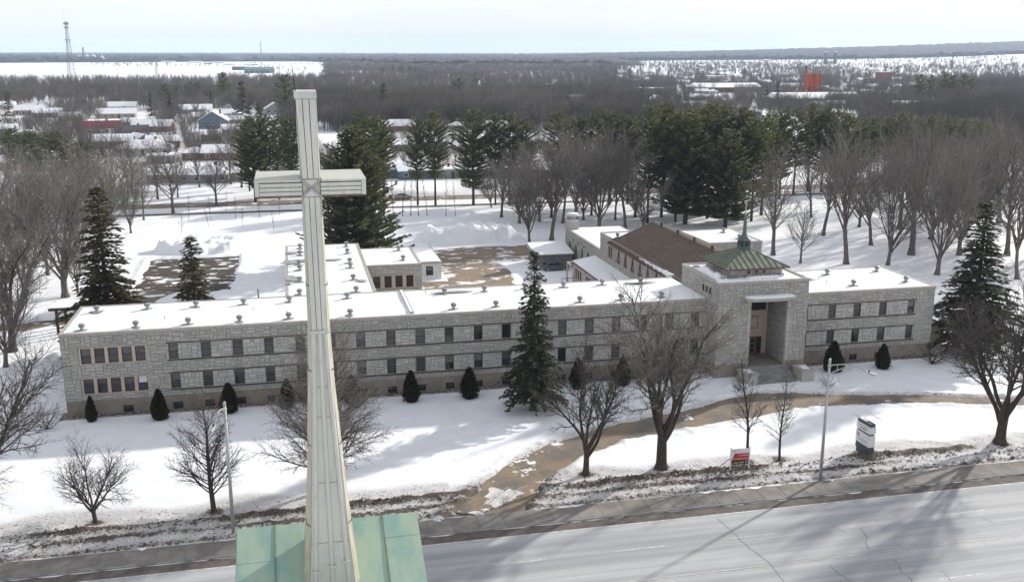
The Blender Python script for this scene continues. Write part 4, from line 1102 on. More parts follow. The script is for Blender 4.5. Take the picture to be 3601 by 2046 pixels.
for i in range(9):
    t = R(200 + i * 16)
    MB().box(48.25 + 1.0 * math.cos(t) - .06, 48.25 + 1.0 * math.cos(t) + .06, 165.85 + 1.0 * math.sin(t) - .06, 165.85 + 1.0 * math.sin(t) + .06, 7.25, 7.85).build("slot", MAT['ledge'], chm)
MB().lathe((48.25, 165.85, 8.25), [(1.0, 0), (.85, .1), (.3, .17), (.02, .18)], 12).build("chimney_snow", MAT['roof_snow'], chm, True)
for i in range(3):
    y = 161.9 - i * 3.3; MB().box(47.25, 47.4, y, y + .3, 4.1, 4.4).build("wall_lamp", MAT['dark'], sw)

# ------------------------------------------------------------------ lean-to along the chapel
lt = thing("lean_to", "low lean-to along the chapel with snowy sloping roof and beige window posts", "building", (45.4, 130, 0))
fl = Face((43.4, 148.4), -90)
lops = [(1.6 + i * 1.25, 1.6 + i * 1.25 + .8, 1.1, 2.7) for i in range(3)] + [(7.5 + i * 1.25, 7.5 + i * 1.25 + .8, 1.1, 2.7) for i in range(2)]
mb = MB(); wall_core(mb, fl, 0, 35.6, -.2, 3.35, lops, .18); mb.quad((43.4, 148.4, 0), (47.1, 148.4, 0), (47.1, 148.4, 4.1), (43.4, 148.4, 3.35)); mb.build("wall", MAT['mortar'], lt)
lay_stones(lt, [(fl, ashlar(.02, 20, .1, 3.33, [(1.4, 5.1, .95, 2.85), (7.35, 9.8, .95, 2.85)], 621), 'stone_light')], 160)
for a, b_, c, d in lops: window(lt, fl, a, c, b_ - a, d - c, None, 0, .1, .07)
for a, b_ in ((1.4, 5.1), (7.35, 9.8)):
    mb = MB(); fl.box(mb, a, b_, 2.7, 2.84, 0, .07); fl.box(mb, a, b_, .96, 1.1, 0, .08); u = a
    for k in range(4 if b_ - a > 3 else 3): fl.box(mb, max(a, a + .2 + k * 1.25 - .43), min(b_, a + .2 + k * 1.25 - .02), 1.1, 2.7, 0, .065)
    mb.build("window_surround", MAT['beige'], lt)
MB().hexa([(43.2, 112.7, 3.3), (47.15, 112.7, 3.95), (47.15, 148.6, 3.95), (43.2, 148.6, 3.3)], [(43.2, 112.7, 3.48), (47.15, 112.7, 4.13), (47.15, 148.6, 4.13), (43.2, 148.6, 3.48)]).build("roof", MAT['redtrim'], lt)
MB().hexa([(43.28, 112.7, 3.50), (47.15, 112.7, 4.14), (47.15, 148.5, 4.14), (43.28, 148.5, 3.50)], [(43.3, 112.7, 3.58), (47.15, 112.7, 4.24), (47.15, 148.45, 4.24), (43.3, 148.45, 3.58)]).build("roof_snow", MAT['roof_snow'], lt)
po = MB(); po.box(42.3, 42.5, 148.2, 148.4, 0, 3.3); po.box(42.3, 43.3, 147.9, 148.4, 3.2, 3.45); po.box(42.3, 42.5, 146.0, 148.2, 3.2, 3.42); po.build("porch_frame", MAT['beige'], lt)
for x in (41.2, 42.2): MB().tube((x, 147.0, 0), (x, 147.0, 1.1), .03, .03, 6).build("rail_post", MAT['brown'], lt)
MB().box(41.15, 43.3, 146.97, 147.03, 1.0, 1.08).build("rail", MAT['brown'], lt)

# ------------------------------------------------------------------ garage and car
gr = thing("garage", "low grey boarded garage with snow on its pitched roof", "garage", (43.4, 162, 0))
MAT['grey_board'] = M("grey_siding", (0.20, 0.205, 0.205), (0.16, 0.165, 0.165), 2, .8)
mb = MB(); mb.box(40.2, 46.5, 159.6, 165.5, -.2, 2.3); mb.build("wall", MAT['grey_board'], gr)
for k in range(9): MB().box(40.15, 46.55, 159.56, 159.6 - .001, .1 + k * .245, .1 + k * .245 + .225).build("board", MAT['grey_board'], gr)
MB().box(43.2, 43.3, 159.53, 159.558, 0, 2.3).build("trim", MAT['dark'], gr)
MB().hexa([(39.9, 159.2, 2.3), (46.8, 159.2, 2.3), (46.8, 165.9, 2.6), (39.9, 165.9, 2.6)], [(39.9, 159.2, 2.45), (46.8, 159.2, 2.45), (46.8, 165.9, 3.3), (39.9, 165.9, 3.3)]).build("roof", MAT['fascia'], gr)
MB().hexa([(39.92, 159.22, 2.452), (46.78, 159.22, 2.452), (46.78, 165.88, 3.302), (39.92, 165.88, 3.302)], [(39.98, 159.3, 2.55), (46.72, 159.3, 2.55), (46.72, 165.8, 3.4), (39.98, 165.8, 3.4)]).build("roof_snow", MAT['roof_snow'], gr)

def make_car(name, label, loc, rz, body, group=None):
    t = thing(name, label, "car", loc, rz, group)
    prof = [(-2.18, .42), (-2.25, .70), (-2.16, .98), (-1.95, 1.10), (-1.55, 1.38), (-.75, 1.48), (.15, 1.46), (.75, 1.22), (1.15, 1.00), (1.75, .90), (2.15, .72), (2.24, .48), (2.15, .26), (-2.05, .26)]
    def ring(yy, sq):
        out = []
        for x, z in prof:
            k = 1.0 if z < 1.05 else sq
            out.append((x, yy * k, z))
        return out
    cols_ = [(-.86, .86), (-.88, .80), (-.80, .70), (-.4, .98), (.4, .98), (.80, .70), (.88, .80), (.86, .86)]
    vs = []; n = len(prof)
    for yy, sq in ((-.80, .84), (-.89, .80), (-.89, .80), (0, 1), (.89, .80), (.89, .80), (.80, .84)): vs += ring(yy, sq)
    fs = []
    for k in range(6):
        for i in range(n): fs.append((k * n + i, k * n + (i + 1) % n, (k + 1) * n + (i + 1) % n, (k + 1) * n + i))
    fs += [tuple(range(n)), tuple(range(6 * n, 7 * n))[::-1]]
    me = MB().add(vs, fs).mesh("body", body)
    link("body", me, t)
    me2 = []
    def lp(nm, mb, mat):
        return link(nm, mb.mesh(nm, mat), t)
    for s in (-1, 1):
        lp("side_window", MB().add([(-1.45, s * .80, 1.05), (.95, s * .80, 1.05), (.25, s * .745, 1.39), (-.75, s * .735, 1.42), (-1.35, s * .745, 1.33)], [(0, 1, 2, 3, 4) if s < 0 else (4, 3, 2, 1, 0)]), MAT['glass'])
        for x in (-1.38, 1.40):
            w = lp("wheel", MB().tube((x, s * .70, .32), (x, s * .905, .32), .32, .32, 18), MAT['tyre'])
            link("rim", MB().tube((x, s * .9, .32), (x, s * .915, .32), .20, .20, 14).mesh("rim", MAT['steel']), w)
        lp("headlight", MB().box(2.02, 2.20, s * .55 - .14, s * .55 + .14, .62, .76), MAT['white_blind'])
        lp("tail_light", MB().box(-2.24, -2.1, s * .62 - .16, s * .62 + .16, .80, .98), MAT['redtrim'])
        lp("mirror", MB().box(.72, .88, s * 1.0 - .1, s * 1.0 + .08, .98, 1.10), body)
    lp("windscreen", MB().add([(1.10, -.66, 1.045), (1.10, .66, 1.045), (.22, .60, 1.47), (.22, -.60, 1.47)], [(0, 1, 2, 3)]), MAT['glass'])
    lp("rear_window", MB().add([(-1.98, -.62, 1.12), (-1.98, .62, 1.12), (-1.60, .58, 1.39), (-1.60, -.58, 1.39)], [(3, 2, 1, 0)]), MAT['glass'])
    return t
MAT['tyre'] = M("tyre", (0.02, 0.02, 0.02), rough=.8)
MAT['car_grey'] = M("car_grey_blue", (0.085, 0.10, 0.115), rough=.3, spec=.6); MAT['car_white'] = M("car_white", (0.6, 0.6, 0.6), rough=.3, spec=.6); MAT['car_silver'] = M("car_silver", (.33, .33, .33), rough=.3, spec=.6)
make_car("parked_car", "grey hatchback parked in front of the grey garage", (42.85, 157.6, .02), R(2), MAT['car_grey'])
make_car("parked_car", "silver sedan on the street beyond the pines", (24.2 + 3, 246.4, .02), R(0), MAT['car_silver'])
make_car("parked_car", "white car in a driveway beyond the pines", (at(1238, 478)[0], 262, .05), R(80), MAT['car_white'])

# ------------------------------------------------------------------ timber frame at the end of the wing
pg = thing("timber_frame", "brown timber post frame with a snowy top behind the wing end", "pergola", (-29.3, 134.8, 0))
MAT['timber'] = M("brown_timber", (0.085, 0.045, 0.035), (0.055, 0.03, 0.025), 3, .8)
for x, y in ((-30.9, 133.4), (-30.6, 137.0), (-27.6, 137.0), (-27.6, 133.4)):
    MB().box(x, x + .32, y, y + .32, -.1, 3.3).build("post", MAT['timber'], pg)
for y in (133.1, 137.1): MB().box(-31.6, -26.6, y, y + .3, 3.3, 3.62).build("beam", MAT['timber'], pg)
MB().box(-31.4, -26.8, 133.2, 137.3, 3.622, 3.72).build("deck_snow", MAT['roof_snow'], pg)
MB().tube((-30.74, 133.5, 2.3), (-29.9, 133.5, 3.3), .1, .1, 4).build("brace", MAT['timber'], pg)

# ------------------------------------------------------------------ street lamps
def street_lamp(x, y, h, adir, label, reach, drop):
    t = thing("street_lamp", label, "lamp", (x, y, 0))
    MB().tube((x, y, -.1), (x, y, h), .15, .095, 12).build("pole", MAT['steel'], t, True)
    MB().lathe((x, y, h), [(.12, 0), (.12, .22), (.09, .34), (.02, .38)], 10).build("pole_cap", MAT['steel'], t)
    MB().box(x - .26, x + .26, y - .2, y + .2, -.02, .05).build("base_plate", MAT['kerb'], t)
    a = Vector(adir).normalized()
    def arc(z0, rise, end, n=9):
        return [Vector((x, y, z0)) + a * (end * k / n) + Vector((0, 0, rise * math.sin(math.pi * .62 * k / n) - drop * (k / n) ** 3)) for k in range(n + 1)]
    up = arc(h - .25, .42, reach); MB().sweep(up, .06, 6).build("arm", MAT['steel'], t)
    lo = [Vector((x, y, h - 1.05)) + a * (reach * .62 * k / 7) + Vector((0, 0, .95 * math.sin(math.pi / 2 * k / 7) - .25 * (k / 7) ** 2)) for k in range(8)]
    MB().sweep(lo, .05, 6).build("brace", MAT['steel'], t)
    for k in (2, 5): MB().tube(up[k], (up[k].x, up[k].y, lo[min(7, int(k * 1.35))].z), .03, .03, 5).build("tie", MAT['steel'], t)
    for z in (h - .28, h - 1.08): MB().tube((x, y, z - .06), (x, y, z + .06), .15, .15, 10).build("clamp", MAT['steel'], t)
    e = up[-1]; s = a.cross(Vector((0, 0, 1)))
    head = MB(); L0, W0 = .85, .22
    head.hexa([e - s * .1 + Vector((0, 0, -.09)), e + s * .1 + Vector((0, 0, -.09)), e + a * L0 + s * W0 * .8 + Vector((0, 0, -.20)), e + a * L0 - s * W0 * .8 + Vector((0, 0, -.20))],
              [e - s * .08 + Vector((0, 0, .06)), e + s * .08 + Vector((0, 0, .06)), e + a * L0 + s * W0 * .6 + Vector((0, 0, -.08)), e + a * L0 - s * W0 * .6 + Vector((0, 0, -.08))])
    hd = head.build("lamp_head", MAT['steel'], t)
    MB().quad(e + a * .2 - s * .13 + Vector((0, 0, -.155)), e + a * .2 + s * .13 + Vector((0, 0, -.155)), e + a * .8 + s * .17 + Vector((0, 0, -.215)), e + a * .8 - s * .17 + Vector((0, 0, -.215))).build("lens", MAT['white_blind'], hd)
    MB().lathe((e.x + a.x * .25, e.y + a.y * .25, e.z + .02), [(.07, 0), (.07, .14), (.02, .16)], 8).build("photocell", MAT['dark'], hd)
    return t
street_lamp(-5.7, 71.9, 10.45, (-.35, -1, 0), "steel street lamp beside the small bushy trees, its arm turned to the road", 1.9, .9)
street_lamp(43.3, 70.95, 10.75, (1, -.75, 0), "tall steel street lamp between the two roadside signs", 2.9, .55)

# ------------------------------------------------------------------ signs
def text(s, size, loc, rz, mat, parent, align='LEFT', name="lettering", rx=math.pi / 2):
    c = bpy.data.curves.new(name, 'FONT'); c.body = s; c.size = size; c.align_x = align; c.resolution_u = 2
    c.materials.append(mat)
    o = bpy.data.objects.new(name, c); COL.objects.link(o); o.parent = parent
    bpy.context.view_layer.update()
    me = bpy.data.meshes.new_from_object(o.evaluated_get(bpy.context.evaluated_depsgraph_get()))
    bpy.data.objects.remove(o); bpy.data.curves.remove(c)
    if not me.materials: me.materials.append(mat)
    o = link(name, me, parent); o.location = loc; o.rotation_euler = (rx, 0, rz)
    return o
P_ = lambda n, c: M(n, c, rough=.6)
MAT['s_white'] = P_("sign_white", (.66, .67, .69)); MAT['s_red'] = P_("sign_red", (.40, .035, .03)); MAT['s_black'] = P_("sign_black", (.025, .027, .032)); MAT['s_grey'] = P_("sign_grey", (.42, .43, .45)); MAT['s_yellow'] = P_("sign_yellow", (.75, .68, .25)); MAT['s_slate'] = P_("sign_slate", (.055, .068, .078)); MAT['s_orange'] = P_("sign_orange", (.60, .20, .10)); MAT['s_teal'] = P_("sign_teal", (.40, .47, .50))
sg = thing("sale_sign", "red white and black real-estate board on two white posts by the road", "sign", (37.3, 74.25, 0), R(-3)); sg.scale = (.80, .80, .80)
def sgb(nm, x0, x1, y0, y1, z0, z1, mat, par=None): return link(nm, MB().box(x0, x1, y0, y1, z0, z1).mesh(nm, MAT[mat]), par or sg)
for x in (-1.08, 1.08): sgb("post", x - .06, x + .06, -.06, .06, -.2, 2.95, 's_white')
bd = sgb("board", -1.02, 1.02, -.08, -.061, .95, 2.82, 's_white')
link("red_band", MB().add([(-1.0, -.084, 1.45), (1.0, -.084, 1.45), (1.0, -.084, 2.28), (-.68, -.084, 2.28)], [(0, 1, 2, 3)]).mesh("red_band", MAT['s_red']), sg)
link("black_band", MB().add([(-1.0, -.085, .97), (1.0, -.085, .97), (1.0, -.085, 1.47), (-1.0, -.085, 1.47)], [(0, 1, 2, 3)]).mesh("black_band", MAT['s_black']), sg)
text("N", .28, (-.96, -.09, 2.45), 0, MAT['s_black'], sg); text("AI", .28, (-.74, -.09, 2.45), 0, MAT['s_red'], sg)
for z in (2.62, 2.47): sgb("small_print", -.42, .02, -.086, -.0855, z, z + .05, 's_grey')
text("À VENDRE", .27, (.97, -.09, 1.95), 0, MAT['s_white'], sg, 'RIGHT'); text("SITE À REDÉVELOPPER", .205, (.97, -.09, 1.58), 0, MAT['s_white'], sg, 'RIGHT')
text("514", .13, (-.95, -.09, 1.12), 0, MAT['s_white'], sg); text("866 3333", .29, (-.66, -.09, 1.10), 0, MAT['s_yellow'], sg)
for z in (1.34, 1.22, 1.10): sgb("small_print", .58, .96, -.087, -.0865, z, z + .04, 's_grey')
for x in (-1.08, 1.08): link("stay", MB().tube((x, .05, 1.7), (x - 1.1, 1.2, 0), .04, .04, 5).mesh("stay", MAT['timber']), sg)
ts = thing("totem_sign", "leaning grey totem sign with white panels and dark base by the lawn", "sign", (50.2, 75.3, 0), R(-88)); ts.scale = (.80, .85, .92)
def tb(nm, x0, x1, y0, y1, z0, z1, mat, par=None): return link(nm, MB().box(x0, x1, y0, y1, z0, z1).mesh(nm, MAT[mat]), par or ts)
tb("base", -1.15, 1.15, -.28, .28, -.2, .62, 's_slate'); tb("base_block", -1.25, 1.25, -.33, .33, .62, 1.25, 's_slate')
p1 = tb("lower_panel", -1.3, 1.3, -.36, .36, 1.26, 2.45, 's_white'); tb("gap", -1.2, 1.2, -.28, .28, 2.45, 2.62, 's_slate'); tb("upper_panel", -1.3, 1.3, -.36, .36, 2.62, 3.35, 's_white'); tb("head", -1.22, 1.22, -.30, .30, 3.35, 3.66, 's_slate')
tb("head_snow", -1.1, .1, -.2, .25, 3.662, 3.70, 'roof_snow')
text("Maison Provinciale", .21, (0, -.366, 3.05), 0, MAT['s_slate'], ts, 'CENTER')
for i in range(7): tb("lettering_mark", -.55 + i * .17, -.44 + i * .17, -.366, -.361, 2.80, 2.93, 's_slate')
for i, (x, z, r) in enumerate(((-.85, 2.18, .13), (-.70, 2.08, .13), (-.75, 1.93, .11), (-.92, 2.02, .10))):
    link("emblem", MB().tube((x, -.366 - i * .0008, z), (x, -.361, z), r, r, 12).mesh("emblem", MAT['s_orange']), ts)
for i in range(6): tb("lettering_mark", -.75 + i * .26, -.57 + i * .26, -.366, -.361, 1.50, 1.78, 's_teal')
for s in (-1, 1):
    link("light_bar", MB().tube((-1.2, s * .95, 4.05), (1.2, s * .95, 4.05), .03, .03, 6).mesh("light_bar", MAT['steel']), ts)
    for x in (-.7, .7):
        pts = [Vector((x, s * (.1 + .85 * math.sin(k / 6 * math.pi / 2)), 3.66 + .45 * math.sin(k / 6 * math.pi * .75))) for k in range(7)]
        link("light_arm", MB().sweep(pts, .018, 5).mesh("light_arm", MAT['steel']), ts)
# marker stakes at the drive mouth
MAT['stake'] = P_("stake_wood", (.45, .36, .25))
for (px, py) in ((1222, 1415), (1420, 1340 - 45)):
    pass
for i, (x, y, h) in enumerate(((10.7, 72.6, 1.9), (21.6, 72.9, 1.5))):
    tg = MB().tube((x, y, -.1), (x + .05, y, h), .025, .02, 5).build("marker_stake", MAT['stake'])
    tag(tg, ["thin wooden stake in the snow on the open lawn side of the drive mouth", "thin wooden stake in the ploughed bank at the drive mouth under the forked tree"][i], "stake")

# ------------------------------------------------------------------ church steeple in front
ST = thing("steeple", "pale metal steeple tapering up to a cross above a green copper roof", "steeple", (.5, 24.6, 19.0))
def steel_mat():
    m, t, b = new_mat("painted_sheet_metal")
    n1 = noise_n(t, 0.9, 5, .6, stretch=(3, 3, .5)); n2 = noise_n(t, 3.0, 6, .7, stretch=(5, 5, .6)); n3 = noise_n(t, 60, 2)
    col = mixrgb(t, ramp_n(t, n1, .35, .65), (0.515, 0.52, 0.470), (0.45, 0.465, 0.43))
    col = mixrgb(t, ramp_n(t, n2, .52, .78, 0, .75), col, (0.29, 0.225, 0.14))
    col = mixrgb(t, ramp_n(t, n3, .3, .7, 0, .10), col, (0.3, 0.3, 0.28))
    t.links.new(col, b.inputs["Base Color"]); b.inputs["Roughness"].default_value = .5; b.inputs["Specular IOR Level"].default_value = .35
    return m
MAT['sheet'] = steel_mat()
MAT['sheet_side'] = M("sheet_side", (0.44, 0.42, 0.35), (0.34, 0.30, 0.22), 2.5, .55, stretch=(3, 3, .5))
MAT['seam'] = M("rust_seam", (0.085, 0.06, 0.042), (0.17, 0.12, 0.075), 3, .8)
SY = 24.0
# cross-section by height: front half width, full half width, centre x, front y
LV = [(18.6, .80, 1.02), (22.3, .595, .73), (23.55, .50, .62), (25.2, .41, .48), (27.8, .25, .33), (29.25, .198, .27), (32.6, .198, .235), (35.02, .238, .245)]
CXS = [.52, .52, .52, .51, .49, .49, .455, .41]
def lvl(z):
    for (z0, a0, b0), (z1, a1, b1), c0, c1 in zip(LV[:-1], LV[1:], CXS[:-1], CXS[1:]):
        if z0 <= z <= z1:
            t = (z - z0) / (z1 - z0); return a0 + (a1 - a0) * t, b0 + (b1 - b0) * t, c0 + (c1 - c0) * t
    return LV[-1][1], LV[-1][2], CXS[-1]
def fy(z): return SY - max(0.0, 25.2 - z) * .05
def seg(z0, z1, name, mat, u0, u1, off=0.0, th=.02):
    """strip of the front face between fractions u0..u1 of its width"""
    a0, _, c0 = lvl(z0); a1, _, c1 = lvl(z1)
    P0 = lambda u, d: (c0 - a0 + 2 * a0 * u, fy(z0) - d, z0); P1 = lambda u, d: (c1 - a1 + 2 * a1 * u, fy(z1) - d, z1)
    return MB().hexa([P0(u0, off + th), P0(u1, off + th), P0(u1, off), P0(u0, off)], [P1(u0, off + th), P1(u1, off + th), P1(u1, off), P1(u0, off)]).build(name, mat, ST)
ZS = [18.6, 20.5, 22.3, 22.95, 23.55, 25.2, 26.5, 27.8, 29.25]
mb = MB()
zz = sorted(set([18.6, 22.3, 23.55, 25.2, 27.8, 29.25, 31.0, 32.6, 35.02]))
for z0, z1 in zip(zz[:-1], zz[1:]):
    r0, r1 = [], []
    for z, r in ((z0, r0), (z1, r1)):
        a, w, c = lvl(z); y = fy(z); dp = .9 if z < 33 else .8
        r += [(c - a, y, z), (c + a, y, z), (c + w, y + (w - a) * 1.8 + .02, z), (c + w, y + dp + w, z), (c - w, y + dp + w, z), (c - w, y + (w - a) * 1.8 + .02, z)]
    mb.add(r0 + r1, [(i, (i + 1) % 6, 6 + (i + 1) % 6, 6 + i) for i in range(6)])
a, w, c = lvl(35.02); mb.add([(c - a, SY, 35.02), (c + a, SY, 35.02), (c + w, SY + 1.0, 35.02), (c - w, SY + 1.0, 35.02)], [(0, 1, 2, 3)])
mb.build("shaft", MAT['sheet_side'], ST)
# front panels with dark seams between
def panels(z0, z1, n, gap):
    for k in range(n): seg(z0, z1, "panel", MAT['sheet'], k / n + gap / 2, (k + 1) / n - gap / 2, .004, .02)
panels(33.06, 34.92, 3, .038); panels(29.26, 32.60, 3, .038)
for z0, z1 in ((33.06, 34.92), (29.26, 32.6)):
    seg(z0, z1, "seam", MAT['seam'], 0, 1, 0, .008)
for (z0, z1) in ((18.6, 22.3), (22.3, 23.55), (23.55, 25.2), (25.2, 27.0), (27.0, 27.8), (27.8, 29.25)):
    seg(z0, z1, "seam", MAT['seam'], 0, 1, 0, .006)
    for u0, u1 in ((0.01, .10), (.17, .47), (.55, .85), (.90, .99)): seg(z0, z1 - .015, "panel", MAT['sheet'], u0, u1, .004, .012)
def batten(u, z0, z1, r):
    n = 14; pts = []
    for k in range(n + 1):
        z = z0 + (z1 - z0) * k / n; a, _, c = lvl(z); pts.append(Vector((c - a + 2 * a * u, fy(z) - .02, z)))
    m_ = MB()
    for p, q in zip(pts[:-1], pts[1:]): m_.tube(p, q, r, r, 8, False)
    return m_.build("batten", MAT['sheet'], ST, True)
for u in (.135, .51, .875): batten(u, 18.6, 29.2, .058)
for u, z in ((.135, 22.78), (.51, 22.9), (.875, 23.0)):
    a, _, c = lvl(z); x = c - a + 2 * a * u
    MB().box(x - .085, x + .085, fy(z) - .10, fy(z), z - .03, z + .03).build("collar", MAT['sheet'], ST)
a, w, c = lvl(29.25); MB().box(c - a - .03, c + a + .03, SY - .06, SY + .05, 29.2, 29.27).build("band", MAT['sheet'], ST)
for z in (24.0, 26.2, 28.2, 30.4):
    a, w, c = lvl(z)
    for s in (-1, 1): MB().hexa([(c + s * a, fy(z), z), (c + s * (w + .012), fy(z) + (w - a) * 1.8, z), (c + s * (w + .012), fy(z) + .5, z), (c + s * a, fy(z) + .5, z)], [(c + s * a, fy(z) - .004, z + .03), (c + s * (w + .012), fy(z) + (w - a) * 1.8, z + .03), (c + s * (w + .012), fy(z) + .5, z + .03), (c + s * a, fy(z) + .5, z + .03)]).build("side_joint", MAT['seam'], ST)
# cap and rod
a, w, c = lvl(35.02)
MB().box(c - a - .02, c + a + .02, SY - .045, SY + 1.0, 34.93, 35.10).build("cap", MAT['sheet'], ST)
MB().tube((c - a + .01, SY + .02, 35.1), (c - a - .035, SY + .02, 35.72), .012, .006, 5).build("lightning_rod", MAT['dark'], ST)
MB().tube((c - a - .03, SY + .02, 34.0), (c - a + .01, SY + .02, 35.15), .012, .012, 5).build("rod_cable", MAT['dark'], ST)
# arms
CZ0, CZ1, CAX0, CAX1, AD = 32.62, 33.02, -.86, 1.745, 1.95
arm = MB(); arm.box(CAX0, .21, SY + .004, SY + AD, CZ0, CZ1); arm.box(.70, CAX1, SY + .0045, SY + AD, CZ0, CZ1); arm_o = arm.build("cross_arm", MAT['sheet'], ST)
MB().box(.21, .70, SY + .03, SY + AD - .01, CZ0, CZ1 - .01).build("crossing", MAT['sheet'], ST)
for x0, x1 in ((CAX0 + .10, .24), (.67, CAX1 - .10)):
    MB().box(x0, x1, SY - .002, SY + .003, CZ0 + .03, CZ1 - .05).build("seam", MAT['seam'], arm_o)
    for k in range(3):
        h = (CZ1 - CZ0 - .09) / 3; MB().box(x0 + .005, x1 - .005, SY - .02, SY - .001, CZ0 + .035 + k * h, CZ0 + .035 + (k + 1) * h - .018).build("panel", MAT['sheet'], arm_o)
for x0, x1 in ((CAX0 - .01, CAX0 + .095), (CAX1 - .095, CAX1 + .01)): MB().box(x0, x1, SY - .03, SY + .05, CZ0 + .0, CZ1 - .045).build("end_trim", MAT['sheet'], arm_o)
for x0, x1 in ((CAX0 - .015, .20), (.70, CAX1 + .015)):
    MB().box(x0, x1, SY - .035, SY + AD, CZ1 - .04, CZ1 + .008).build("arm_top", MAT['sheet'], arm_o)
    MB().box(x0, x1, SY - .03, SY + .02, CZ0 - .015, CZ0 + .02).build("drip_edge", MAT['seam'], arm_o)
cc = (.455, (CZ0 + CZ1) / 2)
for sx, sz in ((1, 1), (-1, -1), (1, -1), (-1, 1)):
    MB().tube((cc[0], SY - .045, cc[1]), (cc[0] + sx * .25, SY - .04, cc[1] + sz * .23), .022, .022, 6).build("mitre_strip", MAT['vent'], ST)
for sx, sz in ((0, 1), (0, -1)):
    MB().hexa([(cc[0] - .2, SY - .022, cc[1] + sz * .2), (cc[0] + .2, SY - .022, cc[1] + sz * .2), (cc[0] + .2, SY - .002, cc[1] + sz * .2), (cc[0] - .2, SY - .002, cc[1] + sz * .2)], [(cc[0] - .01, SY - .022, cc[1]), (cc[0] + .01, SY - .022, cc[1]), (cc[0] + .01, SY - .002, cc[1]), (cc[0] - .01, SY - .002, cc[1])]).build("crossing_panel", MAT['sheet'], ST)
# copper roof round the foot of the spire
def copper_mat():
    m, t, b = new_mat("verdigris_copper_sheet")
    n1 = noise_n(t, .7, 6, .65, stretch=(2.2, .45, 1)); n2 = noise_n(t, 2.5, 6, .7); n3 = noise_n(t, 9.0, 5, .75)
    col = mixrgb(t, ramp_n(t, n1, .35, .65), (0.245, 0.395, 0.345), (0.37, 0.47, 0.36))
    col = mixrgb(t, ramp_n(t, n2, .55, .72, 0, .8), col, (0.30, 0.55, 0.50))
    col = mixrgb(t, ramp_n(t, n3, .62, .72, 0, .65), col, (0.13, 0.19, 0.15))
    t.links.new(col, b.inputs["Base Color"]); b.inputs["Roughness"].default_value = .55
    return m
MAT['copper_sheet'] = copper_mat()
tw = thing("church_tower", "church tower top of weathered green copper sheets round the steeple foot", "tower", (.5, 24.5, 0))
# far edge and side edges of the sheet
q0 = atY(592, 1325, 26.0); q1 = atY(1043, 1278, 26.0)
RZ = (q0[2] + q1[2]) / 2; X0r, X1r = q0[0], q1[0]; SL = math.tan(R(24))
def rz(y): return RZ - (26.0 - y) * SL
def sheet(x0, x1, y0, y1, name="copper_sheet"):
    return MB().hexa([(x0, y0, rz(y0) - .03), (x1, y0, rz(y0) - .03), (x1, y1, rz(y1) - .03), (x0, y1, rz(y1) - .03)], [(x0, y0, rz(y0)), (x1, y0, rz(y0)), (x1, y1, rz(y1)), (x0, y1, rz(y1))]).build(name, MAT['copper_sheet'], tw)
w4 = X1r - X0r
xsr = [X0r, X0r + w4 * .205, X0r + w4 * .5, X0r + w4 * .80, X1r]
for i in range(4):
    ys = [21.4, 24.9 + (.35 if i == 3 else 0), 26.0] if i in (0, 3) else [21.4, 26.0]
    for y0, y1 in zip(ys[:-1], ys[1:]): sheet(xsr[i] + .012, xsr[i + 1] - .012, y0 + .008, y1 - .008)
MAT['copper_dark'] = M("copper_seam", (0.20, 0.27, 0.21), (0.15, 0.18, 0.14), 4, .8)
mb = MB(); mb.hexa([(X0r, 21.4, rz(21.4) - .2), (X1r, 21.4, rz(21.4) - .2), (X1r, 26.0, RZ - .2), (X0r, 26.0, RZ - .2)], [(X0r, 21.4, rz(21.4) - .035), (X1r, 21.4, rz(21.4) - .035), (X1r, 26.0, RZ - .035), (X0r, 26.0, RZ - .035)]); mb.build("roof_deck", MAT['copper_dark'], tw)
for x in xsr[1:4]:
    if abs(x - xsr[2]) < .01: continue
    MB().hexa([(x - .02, 21.4, rz(21.4)), (x + .02, 21.4, rz(21.4)), (x + .02, 26.0, RZ), (x - .02, 26.0, RZ)], [(x - .02, 21.4, rz(21.4) + .045), (x + .02, 21.4, rz(21.4) + .045), (x + .02, 26.0, RZ + .02), (x - .012, 26.0, RZ + .02)]).build("standing_seam", MAT['copper_dark'], tw)
MAT['church_brick'] = M("church_brick", (.30, .22, .17), (.24, .17, .13), 2, .9)
MB().box(X0r + .3, X1r - .3, 21.7, 25.8, 0, RZ - 1.35).build("tower_wall", MAT['church_brick'], tw)
MB().box(X0r + .05, X1r - .05, 21.45, 25.95, RZ - 1.35, RZ - 1.25).build("cornice", MAT['copper_sheet'], tw)
# ------------------------------------------------------------------ tree kit
def tubes(segs, n):
    """segs: array (N,8): p0 p1 r0 r1 -> vertices, quads"""
    S = np.asarray(segs, float); N = len(S)
    p, q, r0, r1 = S[:, 0:3], S[:, 3:6], S[:, 6], S[:, 7]
    d = q - p; d /= np.maximum(np.linalg.norm(d, axis=1, keepdims=True), 1e-9)
    up = np.where(np.abs(d[:, 2:3]) > .9, np.array([[1., 0, 0]]), np.array([[0, 0, 1.]]))
    a = np.cross(d, up); a /= np.linalg.norm(a, axis=1, keepdims=True); b = np.cross(d, a)
    t = 2 * np.pi * np.arange(n) / n
    ring = a[:, None, :] * np.cos(t)[None, :, None] + b[:, None, :] * np.sin(t)[None, :, None]
    V = np.concatenate([p[:, None, :] + ring * r0[:, None, None], q[:, None, :] + ring * r1[:, None, None]], 1).reshape(-1, 3)
    i = np.arange(n); base = (np.arange(N) * 2 * n)[:, None]
    F = np.stack([base + i, base + (i + 1) % n, base + n + (i + 1) % n, base + n + i], -1).reshape(-1, 4)
    return V, F
def rot_about(d, ang, az):
    o = d.orthogonal().normalized(); o.rotate(Matrix.Rotation(az, 3, d)); return (d * math.cos(ang) + o * math.sin(ang)).normalized()
